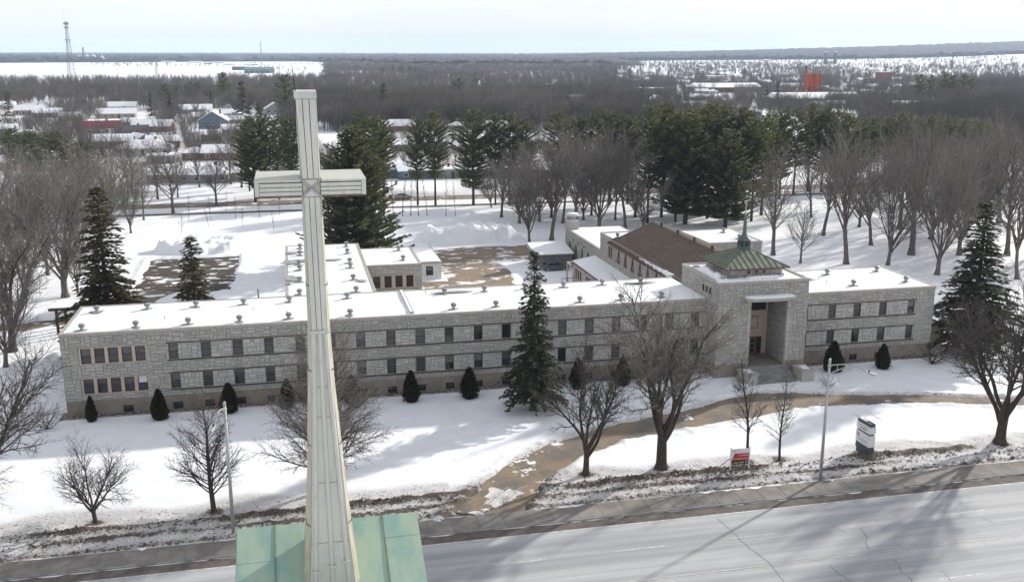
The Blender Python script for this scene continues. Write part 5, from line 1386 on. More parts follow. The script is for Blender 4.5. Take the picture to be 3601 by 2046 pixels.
class Tree:
    def __init__(s, seed, cfg):
        s.r = random.Random(seed); s.c = cfg; s.seg = [[], []]
        c = cfg
        d = Vector((s.r.uniform(-.04, .04), s.r.uniform(-.04, .04), 1)).normalized()
        s.branch(Vector((0, 0, -.15)), d, c['trunk'], c['r'], 0)
    def branch(s, p, d, L, r0, lev):
        c = s.c; r = s.r
        k = max(2, int(round(L / c['seg'][lev]))); tp = c['taper'][lev]
        pts = [(p.copy(), d.copy(), r0)]
        out = s.seg[0 if lev <= 1 else 1]
        for i in range(k):
            j = c['jit'][lev]
            d = (d + Vector((r.gauss(0, j), r.gauss(0, j), r.gauss(0, j) * .7)) + Vector((0, 0, c['trop'][lev]))).normalized()
            q = p + d * (L / k); ra = r0 * (1 - tp * i / k); rb = max(c['rmin'], r0 * (1 - tp * (i + 1) / k))
            if lev == 0 and i == 0: ra *= 1.5
            out.append((*p, *q, max(ra, c['rmin']), rb)); p = q; pts.append((p.copy(), d.copy(), rb))
        if lev >= c['levels']: return
        n = c['n'][lev]; n = n if isinstance(n, int) else max(2, int(n * L + r.random()))
        t0 = c['t0'][lev]; az = r.uniform(0, 6.28)
        for i in range(n):
            t = t0 + (1 - t0) * (i + r.random() * .8) / n
            f_ = t * k; ii = min(int(f_), k - 1); pp, dd_, ra = pts[ii]; qq = pts[ii + 1][0]
            pos = pp.lerp(qq, min(1, f_ - ii)); az += 2.4 + r.uniform(-.5, .5)
            ang = c['ang'][lev] * r.uniform(.75, 1.25) * (1.0 - c.get('close', .35) * t)
            nd = rot_about(pts[ii + 1][1], ang, az)
            ln = c['len'][lev] * (L if lev or not c.get('limb') else c['limb']) * r.uniform(.75, 1.15) * (1 - c['fall'][lev] * t)
            rr = max(c['rmin'], min(ra * .75, (r0 if lev else ra) * c['rr'][lev]))
            s.branch(pos, nd, ln, rr, lev + 1)
    def meshes(s, name, mt, mc, sides=(7, 3)):
        V, F = tubes(s.seg[0], sides[0]); a = np_mesh(name + "_trunk", V, F, mt, True)
        V, F = tubes(s.seg[1], sides[1]); b = np_mesh(name + "_crown", V, F, mc)
        return a, b
def cfg(**k):
    d = dict(trunk=4.0, limb=9.0, r=.35, levels=4, seg=[.8, .9, .6, .4, .35], jit=[.03, .09, .13, .17, .2], trop=[.0, .035, .02, .01, .0], taper=[.25, .75, .8, .8, .7],
             n=[7, .9, 1.6, 2.4], t0=[.6, .25, .2, .15], ang=[.65, .8, .8, .8], len=[1.0, .5, .5, .5], fall=[.05, .45, .5, .4], rr=[.55, .45, .5, .6], rmin=.011)
    d.update(k); return d
FRONT = {
    'fork':  cfg(trunk=3.0, limb=9.6, r=.34, n=[6, 1.35, 3.2, 5.2], rmin=.008, ang=[.66, .75, .75, .8], t0=[.6, .32, .2, .15], rr=[.62, .42, .5, .6], trop=[0, .045, .03, .02, 0]),
    'big':   cfg(trunk=4.2, limb=13.0, r=.55, n=[8, 1.15, 2.5, 4.4], rmin=.008, ang=[.60, .7, .75, .8], t0=[.55, .36, .2, .15], rr=[.55, .42, .5, .6], trop=[0, .045, .03, .02, 0]),
    'wide':  cfg(trunk=4.0, limb=14.0, r=.62, n=[8, 1.1, 2.5, 4.4], rmin=.008, ang=[.82, .75, .8, .85], t0=[.5, .34, .2, .15], rr=[.5, .42, .5, .6], trop=[0, .06, .035, .02, 0]),
    'low':   cfg(trunk=2.4, limb=12.5, r=.5, n=[10, 1.1, 2.4, 4.0], rmin=.008, ang=[1.0, .75, .8, .85], t0=[.6, .25, .2, .15], rr=[.5, .42, .5, .6], trop=[0, .035, .02, .01, 0]),
    'oval':  cfg(trunk=10.6, limb=5.0, r=.25, seg=[.6, .6, .45, .35, .3], n=[56, 2.3, 4.0, 5.5], rmin=.008, ang=[1.08, .6, .7, .8], t0=[.16, .2, .15, .1], rr=[.34, .5, .55, .6], trop=[0, .05, .02, .0, 0], fall=[.68, .4, .4, .4], taper=[.88, .7, .8, .8, .7], close=.45),
    'oval_big': cfg(trunk=13.0, limb=6.6, r=.28, seg=[.7, .6, .5, .4, .3], n=[84, 2.0, 3.2, 3.8], rmin=.008, ang=[1.12, .6, .7, .8], t0=[.14, .2, .15, .1], rr=[.32, .5, .55, .6], trop=[0, .03, .0, -.03, -.03], fall=[.5, .4, .4, .4], taper=[.88, .7, .8, .8, .7], close=.4),
    'small': cfg(trunk=1.7, limb=5.3, r=.19, seg=[.4, .5, .4, .3, .25], n=[7, 2.2, 3.8, 5.0], ang=[.8, .7, .75, .8], t0=[.55, .2, .15, .1], rr=[.6, .5, .5, .6], trop=[0, .01, .0, -.01, 0], rmin=.006, len=[1.0, .58, .55, .55]),
    'young': cfg(trunk=8.6, limb=2.9, r=.14, levels=4, seg=[.6, .5, .4, .35, .3], jit=[.03, .09, .13, .17, .2], n=[34, 2.8, 4.5, 5.0], ang=[.85, .65, .7, .8], t0=[.26, .2, .15, .1], rr=[.36, .5, .6, .6], trop=[0, .07, .04, .0, 0], fall=[.62, .4, .4, .4], taper=[.85, .75, .8, .7, .7], rmin=.007, close=.3),
}
def plant(name, label, cat, meshes, x, y, s=1.0, rz=0.0, group=None, sz=None, z=None, tilt=0.0):
    z0 = float(ground_h(np.array([x]), np.array([y]))[0]) - .05 if z is None else z
    t = thing(name, label, cat, (x, y, z0), rz, group)
    t.scale = (s, s, sz or s)
    if tilt: t.rotation_euler = (tilt, 0, rz)
    for nm, me in zip(("trunk", "crown"), meshes):
        if me is not None: link(nm, me, t)
    return t
def near_tree(kind, seed, label, x, y, H, rz=0.0, mt='bark', mc='twig_dark', wx=1.0):
    tr = Tree(seed, FRONT[kind]); top = max(q[5] for q in tr.seg[1])
    ms = tr.meshes("tree", MAT[mt], MAT[mc], (8, 3))
    s = H / top
    return plant("bare_tree", label, "tree", ms, x, y, s * wx, rz, sz=s)
near_tree('small', 3, "small spreading bare tree with low forked trunk beside the pavement snow", -16.3, 75.9, 7.2, .4, wx=1.05)
near_tree('oval', 8, "bare young linden with brown ring at its foot next to the street lamp", -7.4, 75.9, 10.3, 1.0)
near_tree('oval_big', 5, "broad bushy bare linden standing behind the steeple shaft", 1.4, 78.2, 15.4, 2.0, mc='twig', wx=1.08)
near_tree('fork', 12, "bare tree with V-forked trunk inside the driveway bend", 23.9, 76.6, 12.6, 2.6)
near_tree('big', 21, "large spreading bare maple in front of the entrance tower", 30.8, 76.3, 18.0, .5, mc='twig')
near_tree('young', 4, "slim bare young tree with straight trunk beside the sale sign", 38.8, 75.8, 10.6, 0)
near_tree('young', 9, "short slim bare young tree leaning between sale sign and lamp", 42.0, 75.8, 8.4, 2.0)
near_tree('wide', 33, "massive bare roadside tree with five rising limbs near the totem sign", 64.2, 74.8, 18.5, 1.2)
near_tree('low', 43, "bare tree at the lawn edge whose long limbs reach over the small spreading tree", -26.3, 79.0, 15.0, 1.9, wx=1.2)
near_tree('fork', 52, "bare tree with thick forked trunk beside the sanded side path", -34.6, 126.5, 17.5, 1.0, mc='twig')

# ------------------------------------------------------------------ middle distance bare trees
def variants(kind, cf, seeds, mt, mc, sides=(6, 3)):
    out = []
    for sd in seeds:
        tr = Tree(sd, cf); top = max(q[5] for q in tr.seg[1]); out.append((tr.meshes(kind, MAT[mt], MAT[mc], sides), top))
    return out
MID_V = variants("mid", cfg(trunk=3.2, limb=12.0, r=.31, levels=3, seg=[.9, 1.1, .8, .6], n=[12, 1.4, 2.8], ang=[.66, .6, .7], t0=[.45, .15, .12], rr=[.44, .42, .5], trop=[0, .055, .045, .03], len=[1, .46, .52, .5], rmin=.014), (1, 2, 3, 4, 5, 6, 7), 'bark_pale', 'twig')
MID_O = variants("midoval", cfg(trunk=11.5, limb=6.5, r=.26, levels=3, seg=[.9, .8, .6, .5], n=[34, 1.7, 3.0], ang=[.85, .6, .7], t0=[.22, .2, .15], rr=[.4, .45, .5], trop=[0, .07, .04, .0], fall=[.6, .4, .4], taper=[.85, .7, .8, .7], rmin=.014), (11, 12, 13), 'bark_pale', 'twig')
MID_T = variants("midtall", cfg(trunk=8.0, limb=9.5, r=.30, levels=3, seg=[1.0, 1.1, .8, .6], n=[13, 1.3, 2.7], ang=[.55, .6, .7], t0=[.42, .2, .12], rr=[.5, .42, .5], trop=[0, .06, .045, .02], jit=[.05, .10, .15, .18], len=[1, .46, .52, .5], fall=[.2, .45, .5, .4], rmin=.014, taper=[.45, .75, .8, .8]), (61, 62, 63, 64), 'bark_pale', 'twig')
SAP = variants("sapling", cfg(trunk=5.0, limb=1.8, r=.05, levels=2, seg=[.6, .5, .4], n=[14, 2.2], ang=[.7, .6], t0=[.3, .2], rr=[.4, .6], trop=[0, .08, .03], fall=[.6, .4], taper=[.8, .7, .7], rmin=.014), (21, 22, 23), 'bark', 'twig_dark', (5, 3))
POLE = variants("pole", cfg(trunk=8.6, limb=2.0, r=.09, levels=2, seg=[.8, .5, .4], n=[16, 1.8], ang=[.6, .6], t0=[.35, .2], rr=[.3, .6], trop=[0, .08, .03], fall=[.5, .4], taper=[.75, .7, .7], rmin=.018), (31, 32), 'bark', 'twig', (5, 3))
rt = random.Random(99)
def mid(kind, lst, label, group, name="bare_tree"):
    for px, py, H in lst:
        H *= rt.uniform(.88, 1.24) if H > 12 else 1
        x, y = at(px, py); v_ = rt.choice(kind); ms, top = v_; s = H / top * rt.uniform(.95, 1.05)
        adj = "low-forked " if v_ in MID_V else "high-trunked " if v_ in MID_T else "straight-stemmed " if v_ in MID_O else ""
        plant(name, adj + label, "tree", ms, x, y, s * rt.uniform(.78, 1.22), rt.uniform(0, 6.28), adj + group, sz=s, tilt=rt.uniform(-.07, .07) if adj else rt.uniform(-.015, .015))
mid(MID_V + MID_T, [(1325, 608, 19.5), (1380, 602, 21), (1440, 582, 20), (1500, 580, 20.5), (1565, 572, 19), (1300, 560, 15), (1408, 560, 18), (1255, 545, 14), (1610, 575, 17), (1460, 552, 18), (1350, 556, 18), (1540, 552, 17), (1230, 520, 12), (1590, 545, 18), (1480, 540, 18), (1380, 545, 18)], "bare maple behind the courtyard snow heap", "maples behind the courtyard")
mid(MID_T + MID_T + MID_V[:4] + MID_O[:1], [(1935, 640, 21), (2118, 662, 22), (2222, 665, 20), (2345, 690, 22), (2180, 615, 20), (2060, 590, 19), (2280, 640, 21), (2400, 640, 22), (2460, 610, 22), (2520, 640, 21), (2560, 600, 22), (2330, 600, 20), (2500, 560, 21), (2420, 570, 20), (2250, 575, 19), (2150, 570, 18), (2600, 660, 22), (2640, 620, 22), (2545, 700, 19), (2030, 545, 17), (2380, 540, 20), (2580, 540, 20), (2470, 525, 19), (2300, 530, 18), (2360, 500, 18), (2520, 505, 19), (2200, 520, 17), (2440, 495, 18), (2590, 490, 18), (2090, 520, 17), (2270, 500, 17)], "bare maple in the grove beyond the right wing", "maples beyond the right wing")
mid(MID_V + MID_T[:2], [(165, 745, 21), (60, 700, 19), (120, 690, 20), (250, 620, 17), (328, 585, 15), (10, 760, 19), (-40, 720, 20), (90, 620, 18), (30, 630, 17), (180, 600, 17), (140, 560, 16), (280, 560, 15), (220, 545, 16), (0, 540, 16), (320, 520, 14), (195, 735, 12), (-60, 840, 18), (15, 920, 13), (105, 515, 14), (270, 500, 14)], "bare tree in the grove beside the parking lot", "bare trees beside the parking lot")
mid(MID_O, [(434, 535, 19.5), (542, 515, 17), (360, 552, 15), (605, 470, 14), (500, 470, 13), (395, 500, 14), (445, 495, 13), (578, 462, 14), (640, 455, 13), (330, 485, 14)], "bare tree along the street behind the parking lot", "bare trees along the back street")
x_, y_ = at(2003, 660); ms_, top_ = MID_O[0]
plant("bare_tree", "pollarded bare tree with stubby cut limbs behind the right wing", "tree", ms_, x_, y_, 11.5 / top_, .7)
mid(SAP, [(455, 583, 4.2), (472, 550, 5.8), (522, 568, 4.4), (590, 548, 5.0), (608, 572, 4.8), (650, 545, 5), (685, 578, 4.6), (527, 552, 5.4), (565, 530, 5), (700, 540, 4.5)], "thin bare sapling standing in the snowy lawn behind the parking lot", "saplings in the back lawn")
mid(POLE, [(985, 541, 9.5), (1007, 541, 9.2), (1028, 541, 9.4), (1048, 541, 9), (1069, 541, 9.2), (1116, 541, 9.6), (1140, 541, 8.6), (962, 540, 8.5)], "slender pole-like bare tree in the row before the pines", "pole trees before the pines")

# ------------------------------------------------------------------ conifers
def leaf_quads(C, D, S, Lh, Wd):
    """diamond-ended needle sprays: centre, direction, side, length, width"""
    C = np.asarray(C); D = np.asarray(D); S = np.asarray(S); Lh = np.asarray(Lh)[:, None]; Wd = np.asarray(Wd)[:, None]
    V = np.stack([C, C + D * Lh * .45 + S * Wd, C + D * Lh, C + D * Lh * .45 - S * Wd], 1).reshape(-1, 3)
    F = np.arange(len(C) * 4).reshape(-1, 4)
    return V, F
def conifer(seed, H, Rb, whorl, nb, z0f, prof, droop, tuft, mt, mn, trunk_r, wf=(.3, .5), dens=1.0, gap=0.0):
    r = np.random.default_rng(seed); segs = [(0, 0, -.2, 0, 0, H * .5, trunk_r * 1.25, trunk_r * .62), (0, 0, H * .5, 0, 0, H * .985, trunk_r * .62, .02)]
    C, D, S, Lh, Wd = [], [], [], [], []
    z = H * z0f
    while z < H * .985:
        t = (z - H * z0f) / (H * (1 - z0f)); rad = Rb * prof(t)
        n = max(3, int(nb * (1 - .35 * t) + r.random()))
        for k in range(n):
            if r.random() < gap: continue
            az = 2 * np.pi * (k + r.random()) / n; L = max(.15, rad * r.uniform(.60, 1.22)); zb = z + r.uniform(-.5, .5) * whorl
            u = np.array([np.cos(az), np.sin(az), 0]); sd = np.array([-u[1], u[0], 0])
            m = max(2, int(L / tuft * 1.6 * dens)); dr = droop(t)
            pts = [u * (L * s) + np.array([0, 0, zb + dr[0] * L * s + dr[1] * L * s * s]) for s in np.linspace(0, 1, 5)]
            if L > .7 and t < .93:
                for a, b in zip(pts[:-1], pts[1:]): segs.append((*a, *b, .012 + .018 * L * .3, .012 + .01 * L * .3))
            for s in np.linspace(.22, 1.0, m):
                p = u * (L * s) + np.array([0, 0, zb + dr[0] * L * s + dr[1] * L * s * s])
                for side in (-1, 1, 0):
                    sub = 1 if side == 0 else max(1, int(round((.30 * L * (1 - s) + .25) / tuft * dens)))
                    for q in range(sub):
                        a = side * r.uniform(.6, 1.15); d = u * np.cos(a) + sd * np.sin(a)
                        off = d * (q * tuft * .7)
                        d = d + np.array([0, 0, r.uniform(dr[2] - .25, dr[2] + .25)]); d /= np.linalg.norm(d)
                        sv = np.cross(d, [0, 0, 1.]); sv = sv / max(np.linalg.norm(sv), 1e-6); sv = sv + np.array([0, 0, r.uniform(-.7, .7)]); sv /= np.linalg.norm(sv)
                        C.append(p + off + r.normal(0, .05, 3)); D.append(d); S.append(sv); Lh.append(tuft * r.uniform(.7, 1.5)); Wd.append(tuft * r.uniform(*wf))
        z += whorl * r.uniform(.75, 1.25)
    V, F = leaf_quads(C, D, S, Lh, Wd)
    tv, tf = tubes(segs, 6)
    return (np_mesh("trunk", tv, tf, MAT[mt], True), np_mesh("crown", V, F, MAT[mn])), H
sp_prof = lambda t: (1 - t) ** .82 * (.86 + .14 * math.sin(t * 9))
sp_droop = lambda t: (.12 + .25 * t, -.42 + .25 * t, -.30)
SPR = [conifer(1, 16.6, 3.5, .27, 9, .09, sp_prof, sp_droop, .40, 'bark', 'spruce', .26, gap=.22),
       conifer(2, 20.0, 4.6, .32, 9, .05, sp_prof, sp_droop, .46, 'bark', 'spruce_brown', .30, gap=.2),
       conifer(3, 14.0, 3.1, .27, 8, .06, sp_prof, sp_droop, .38, 'bark', 'spruce_brown', .2, gap=.22)]
def conif(var, label, x, y, H, rz, wx=1.0, name="spruce_tree", group=None):
    (ms, h) = var; s = H / h
    return plant(name, label, "tree", ms, x, y, s * wx, rz, group, sz=s)
conif(SPR[0], "dark spruce standing on the front lawn before the long wing", 23.2, 93.0, 17.0, .3, .95)
conif(SPR[1], "tall olive spruce rising behind the end of the long wing", -22.3, 122.0, 21.0, 1.0, 1.30)
conif(SPR[2], "small pointed spruce between the long wing roof and the parking lot", -12.3, 122.0, 14.6, 2.0, 1.30)
conif(SPR[0], "tall dark spruce off the end of the right wing", 81.2, 101.5, 19.0, 4.0, 1.50)
pn_prof = lambda t: max(.12, (min(1, .55 + 1.1 * t)) * (1 - t ** 3.4) ** .75)
pn_droop = lambda t: (.10 + .45 * t, .12, .55)
bp_prof = lambda t: max(.06, (1 - t ** 2.0) ** .80 * (.90 + .08 * math.sin(t * 14)))
PIN = [conifer(11, 22, 4.2, .52, 8, .24, pn_prof, pn_droop, .62, 'bark', 'pine_dark', .28, gap=.16),
       conifer(12, 22, 3.9, .50, 8, .30, pn_prof, pn_droop, .60, 'bark', 'pine', .26, gap=.16),
       conifer(13, 20, 4.6, .50, 8, .18, pn_prof, pn_droop, .62, 'bark', 'pine', .28, gap=.14),
       conifer(14, 22, 3.6, .55, 7, .34, pn_prof, pn_droop, .60, 'bark', 'pine_dark', .25, gap=.2)]
BIGP = conifer(15, 24, 8.6, .46, 13, .03, bp_prof, lambda t: (-.10 + .5 * t, .22, .45), .66, 'bark', 'pine', .5, gap=.08)
BIGP2 = conifer(16, 20, 6.8, .46, 10, .10, bp_prof, lambda t: (-.05 + .5 * t, .18, .5), .64, 'bark', 'pine', .42, gap=.10)
conif(BIGP, "huge broad white pine just behind the rear wing and steeple", 10.2, 168.0, 24.0, .5, .98, "pine_tree")
def pines(lst, label, group, vs=PIN):
    for px, py, H in lst:
        x, y = at(px, py); (ms, h) = rt.choice(vs); s = H / h
        plant("pine_tree", label, "tree", ms, x, y, s * rt.uniform(.85, 1.15), rt.uniform(0, 6.28), group, sz=s * rt.uniform(.97, 1.03))
pines([(1046, 514, 21.5), (1090, 515, 22.8), (1185, 515, 22.8), (1240, 515, 21), (1275, 515, 21.5), (1315, 512, 20), (1395, 513, 22), (1445, 513, 21.5), (1490, 510, 22), (1525, 514, 22.5), (1570, 512, 21), (940, 500, 21), (962, 492, 20), (905, 490, 21)], "straight white pine in the row beyond the courtyard lawn", "white pines behind the courtyard")
pines([(1620, 560, 24.5), (1655, 545, 24.5), (1690, 555, 23.5), (1720, 540, 23), (1770, 548, 24.5), (1800, 535, 24), (1840, 545, 24.5), (1880, 555, 22.5), (1905, 540, 22.5), (1750, 515, 23.5), (1860, 510, 23), (1660, 515, 23.5)], "dark white pine in the dense clump behind the chapel", "pines behind the chapel", PIN[:3])
for px, py, H, lb in ((1815, 572, 20.5, "broad full-skirted white pine in front of the clump behind the chapel"), (1715, 562, 23.5, "broad white pine at the chimney side of the clump behind the chapel")):
    x, y = at(px, py); conif(BIGP2, lb, x, y, H, rt.uniform(0, 6), .92, "pine_tree")
pines([(640, 505, 21), (665, 488, 20), (700, 500, 20.5), (735, 490, 20), (715, 470, 19), (625, 480, 18)], "white pine in the clump left of the steeple behind the back lawn", "pines behind the back lawn")
pines([(1950, 500, 22), (1985, 490, 22), (2020, 480, 22.5), (2055, 482, 22), (2085, 470, 21.5), (2110, 478, 20), (2140, 460, 19), (1925, 480, 21)], "white pine in the stand beyond the grove of maples", "pines beyond the maples")
pines([(2175, 455, 18), (2210, 448, 18), (2245, 450, 18.5), (2280, 445, 17.5), (2320, 445, 18), (2360, 440, 17), (2400, 442, 16.5), (2440, 438, 16), (2475, 432, 15), (2345, 428, 17), (2265, 430, 17.5), (2420, 420, 16)], "rounded olive pine in the belt behind the maples", "olive pines behind the maples", [PIN[1], PIN[2]])
x, y = at(150, 520)
for i, (px, py, H, w) in enumerate(((150, 470, 15, 1.7), (210, 480, 13, 1.5), (85, 455, 14, 1.6), (40, 430, 13, 1.4))):
    x, y = at(px, py); conif(PIN[2], "spreading dark pine among the houses beside the grove", x, y, H, i * 1.3, w, "pine_tree", "spreading pines among the houses")

# ------------------------------------------------------------------ clipped thujas along the wall
def thuja_mesh(seed, H, Rr):
    r = np.random.default_rng(seed); N = 2600
    t = r.random(N) ** .75; z = H * t
    rad = Rr * np.minimum(1, .72 + 1.3 * t) * np.clip(1 - t ** 1.7, 0, 1) ** .8
    az = r.random(N) * 6.283; lump = 1 + .16 * np.sin(az * 3 + z * 2.1 + seed) * np.sin(z * 4.3 + az * 2) ; rr = rad * lump * np.sqrt(r.uniform(.5, 1.18, N))
    C = np.stack([rr * np.cos(az), rr * np.sin(az), z], 1); D = np.stack([np.cos(az) * .45, np.sin(az) * .45, np.full(N, .9)], 1) + r.normal(0, .38, (N, 3)); D /= np.linalg.norm(D, axis=1, keepdims=True)
    S = np.cross(D, r.normal(0, 1, (N, 3))); S /= np.linalg.norm(S, axis=1, keepdims=True)
    V, F = leaf_quads(C, D, S, r.uniform(.16, .34, N), r.uniform(.045, .09, N))
    core = MB().lathe((0, 0, 0), [(Rr * .55, 0), (Rr * .8, H * .2), (Rr * .66, H * .5), (Rr * .34, H * .8), (.02, H * .96)], 10).mesh("trunk", MAT['thuja'])
    return (core, np_mesh("crown", V, F, MAT['thuja']))
TH = [thuja_mesh(1, 3.6, 1.0), thuja_mesh(2, 3.6, .92)]
th = [(-20.7, 99.4, 2.6, .72, "thin scruffy thuja under the five-window strip"), (-14.1, 98.4, 3.1, 1.0, "clipped cone thuja below the first single windows of the long wing"), (-7.4, 99.0, 3.1, 1.0, "cone thuja half hidden by the linden next to the street lamp"), (-1.6, 99.0, 3.0, 1.0, "cone thuja seen through the broad linden"), (5.0, 99.0, 3.0, 1.05, "brown-tinged cone thuja on the drive side of the broad linden"),
      (11.2, 98.4, 3.3, 1.0, "tidy cone thuja on the lawn nearest the broad linden side of the spruce"), (17.4, 98.1, 3.3, 1.02, "tidy cone thuja next to the lawn spruce"), (29.6, 98.6, 3.4, .95, "dark thuja behind the V-forked tree"), (34.8, 98.6, 3.2, .95, "thuja behind the large maple on its spruce side"), (41.6, 98.6, 3.2, .95, "thuja behind the large maple on its tower side"),
      (60.2, 97.9, 3.5, 1.1, "fat cone thuja against the right wing wall"), (66.5, 97.7, 2.9, 1.05, "shaggy thuja beyond the fat cone one at the right wing")]
for i, (x, y, H, w, lb) in enumerate(th): plant("thuja_shrub", lb, "shrub", TH[i % 2], x, y, H / 3.6 * w * 1.05, i * 1.1, sz=H / 3.6)
BUSH = variants("bush", cfg(trunk=.5, limb=2.0, r=.06, levels=3, seg=[.3, .4, .3, .25], n=[12, 2.2, 3.0], ang=[.9, .6, .7], t0=[.1, .15, .15], rr=[.6, .5, .6], trop=[0, .03, .0, 0], rmin=.012), (41, 42), 'bark', 'twig', (5, 3))
for (x, y, H, w, lb) in ((73.2, 97.8, 2.9, 1.7, "large tangled bare bush at the far corner of the right wing"), (-24.6, 98.0, 2.6, 1.0, "leafless bush at the corner of the long wing"), (-28.5, 99.5, 2.8, 1.0, "leafless bush standing alone off the long wing corner"), (56.6, 92.6, 1.6, 1.1, "low bare bush in the snow beside the steps"), (46.6, 94.0, 1.5, 1.0, "low bare bush below the tower wall beside the steps"), (18.6, 153.2, 1.8, .8, "bare bush against the white annex wall"), (5.5, 97.2, 2.6, 1.0, "russet leafless bush beside the broad linden")):
    ms, top = BUSH[0] if x > 0 else BUSH[1]; plant("bare_bush", lb, "bush", ms, x, y, H / top * w, x, sz=H / top)
# ------------------------------------------------------------------ houses of the town
WALLC = {'grey': (.26, .27, .28), 'white': (.60, .60, .58), 'brick red': (.17, .07, .05), 'beige': (.36, .31, .25), 'slate blue': (.13, .17, .21), 'dark brown': (.09, .07, .06), 'pale green': (.24, .31, .29)}
for k, c in WALLC.items(): MAT['w_' + k] = M("wall_" + k.replace(' ', '_'), c, tuple(x * .85 for x in c), 1.5, .85)
MAT['red_metal'] = M("red_metal_roof", (.22, .035, .045), (.17, .03, .038), .6, .5)
MAT['dark_roof'] = M("dark_roof", (.10, .10, .105), (.07, .07, .075), 1, .9)
MAT['teal_metal'] = M("teal_metal", (.15, .24, .24), rough=.6)
def house(px, py, wpx, wall, roof='gable', storeys=1, rz=None, depth=None, snow=True, label_extra="", label=None, detail=True, roofmat=None):
    x, y = at(px, py)
    z = float(far_rise(np.array([x]), np.array([y]))[0])
    sc = math.hypot(y, x) / (FOC * PXW); w = max(6.0, wpx * sc * 1.02); d = depth or min(10.0, max(7.0, w * .6)); h = 2.7 * storeys
    rh = {'gable': d * .26, 'hip': d * .24, 'flat': .5, 'front': w * .32}[roof]
    rz = rz if rz is not None else rt.uniform(-.14, .14)
    lb = label or f"{wall} house under a snowy {'low flat' if roof == 'flat' else roof if roof != 'front' else 'front-gable'} roof{label_extra}"
    t = thing("house", lb, "house", (x, y + d / 2, z), rz, None if label else lb.replace(" house", " houses", 1))
    wm = MAT['w_' + wall]; rm = roofmat or (MAT['roof_snow'] if snow else MAT['dark_roof']); a, b = w / 2, d / 2; o = .45
    def lk(nm, mb, mat, par=None): return link(nm, mb.mesh(nm, mat), par or t)
    wb = MB().box(-a, a, -b, b, -.5, h)
    if roof == 'gable':
        for s in (-1, 1): wb.add([(s * a, -b, h), (s * a, b, h), (s * a, 0, h + rh - .1)], [(0, 1, 2) if s > 0 else (2, 1, 0)])
    if roof == 'front':
        for s in (-1, 1): wb.add([(-a, s * b, h), (a, s * b, h), (0, s * b, h + rh - .1)], [(0, 1, 2) if s < 0 else (2, 1, 0)])
    lk("wall", wb, wm)
    rb = MB(); th = .22
    if roof == 'gable':
        for s in (-1, 1): rb.hexa([(-a - o, s * (b + o), h - .12), (a + o, s * (b + o), h - .12), (a + o, 0, h + rh), (-a - o, 0, h + rh)], [(-a - o, s * (b + o), h + th - .12), (a + o, s * (b + o), h + th - .12), (a + o, 0, h + rh + th), (-a - o, 0, h + rh + th)])
    elif roof == 'front':
        for s in (-1, 1): rb.hexa([(s * (a + o), -b - o, h - .12), (s * (a + o), b + o, h - .12), (0, b + o, h + rh), (0, -b - o, h + rh)], [(s * (a + o), -b - o, h + th - .12), (s * (a + o), b + o, h + th - .12), (0, b + o, h + rh + th), (0, -b - o, h + rh + th)])
    elif roof == 'hip':
        k = max(0.3, a - b)
        rb.add([(-a - o, -b - o, h), (a + o, -b - o, h), (a + o, b + o, h), (-a - o, b + o, h), (-k, 0, h + rh), (k, 0, h + rh), (-a - o, -b - o, h - .15), (a + o, -b - o, h - .15), (a + o, b + o, h - .15), (-a - o, b + o, h - .15)], [(0, 1, 5, 4), (1, 2, 5), (2, 3, 4, 5), (3, 0, 4), (6, 7, 1, 0), (7, 8, 2, 1), (8, 9, 3, 2), (9, 6, 0, 3), (9, 8, 7, 6)])
    else:
        rb.box(-a - .2, a + .2, -b - .2, b + .2, h, h + .35)
    ro = lk("roof", rb, rm)
    if detail:
        ch = MB().box(a * .35, a * .35 + .7, .4, 1.1, h + rh * .4, h + rh + .9); lk("chimney", ch, MAT['w_brick red'], ro)
        n = max(2, int(w / 3.4))
        for s in range(storeys):
            for i in range(n):
                xx_ = -a + (i + .5) * w / n
                if i == n // 2 and s == 0: lk("door", MB().box(xx_ - .5, xx_ + .5, -b - .05, -b - .001, 0, 2.1), MAT['w_dark brown'])
                else:
                    wn = lk("window", MB().box(xx_ - .75, xx_ + .75, -b - .06, -b - .001, .9 + s * 2.7, 2.1 + s * 2.7), MAT['white_blind'])
                    lk("pane", MB().box(xx_ - .65, xx_ + .65, -b - .07, -b - .061, 1.0 + s * 2.7, 2.0 + s * 2.7), MAT['glass'], wn)
    return t
Z1 = .3422
def z1(x, y): return x * Z1, y * Z1
def z2(x, y): return 854.1 + x * Z1, y * Z1
def z3(x, y): return 1708.2 + x * Z1, y * Z1
# named houses of the quarter left of the steeple
red = house(*z1(712, 985), 92, 'white', 'gable', 1, .10, 11, label="white house under a long red metal roof with three skylights", roofmat=MAT['red_metal'])
for i in range(3): link("skylight", MB().hexa([(-1 + i * 3.2, -4.4, 3.6), (0.1 + i * 3.2, -4.4, 3.6), (.1 + i * 3.2, -3.2, 4.3), (-1 + i * 3.2, -3.2, 4.3)], [(-1 + i * 3.2, -4.4, 4.1), (0.1 + i * 3.2, -4.4, 4.1), (.1 + i * 3.2, -3.2, 4.6), (-1 + i * 3.2, -3.2, 4.6)]).mesh("skylight", MAT['slate']), red)
house(*z1(960, 1012), 70, 'slate blue', 'gable', 1, .25, 9, snow=False, label="slate blue bungalow with bare grey roof near the red-roofed house")
house(*z1(1010, 1075), 38, 'slate blue', 'front', 1, .5, 11, label="steep front-gabled blue cottage with glazed gable", snow=True)
house(*z1(1050, 1140), 125, 'white', 'hip', 1, -.05, 11, label="long white bungalow with wide snowy hip roof below the glazed-gable cottage")
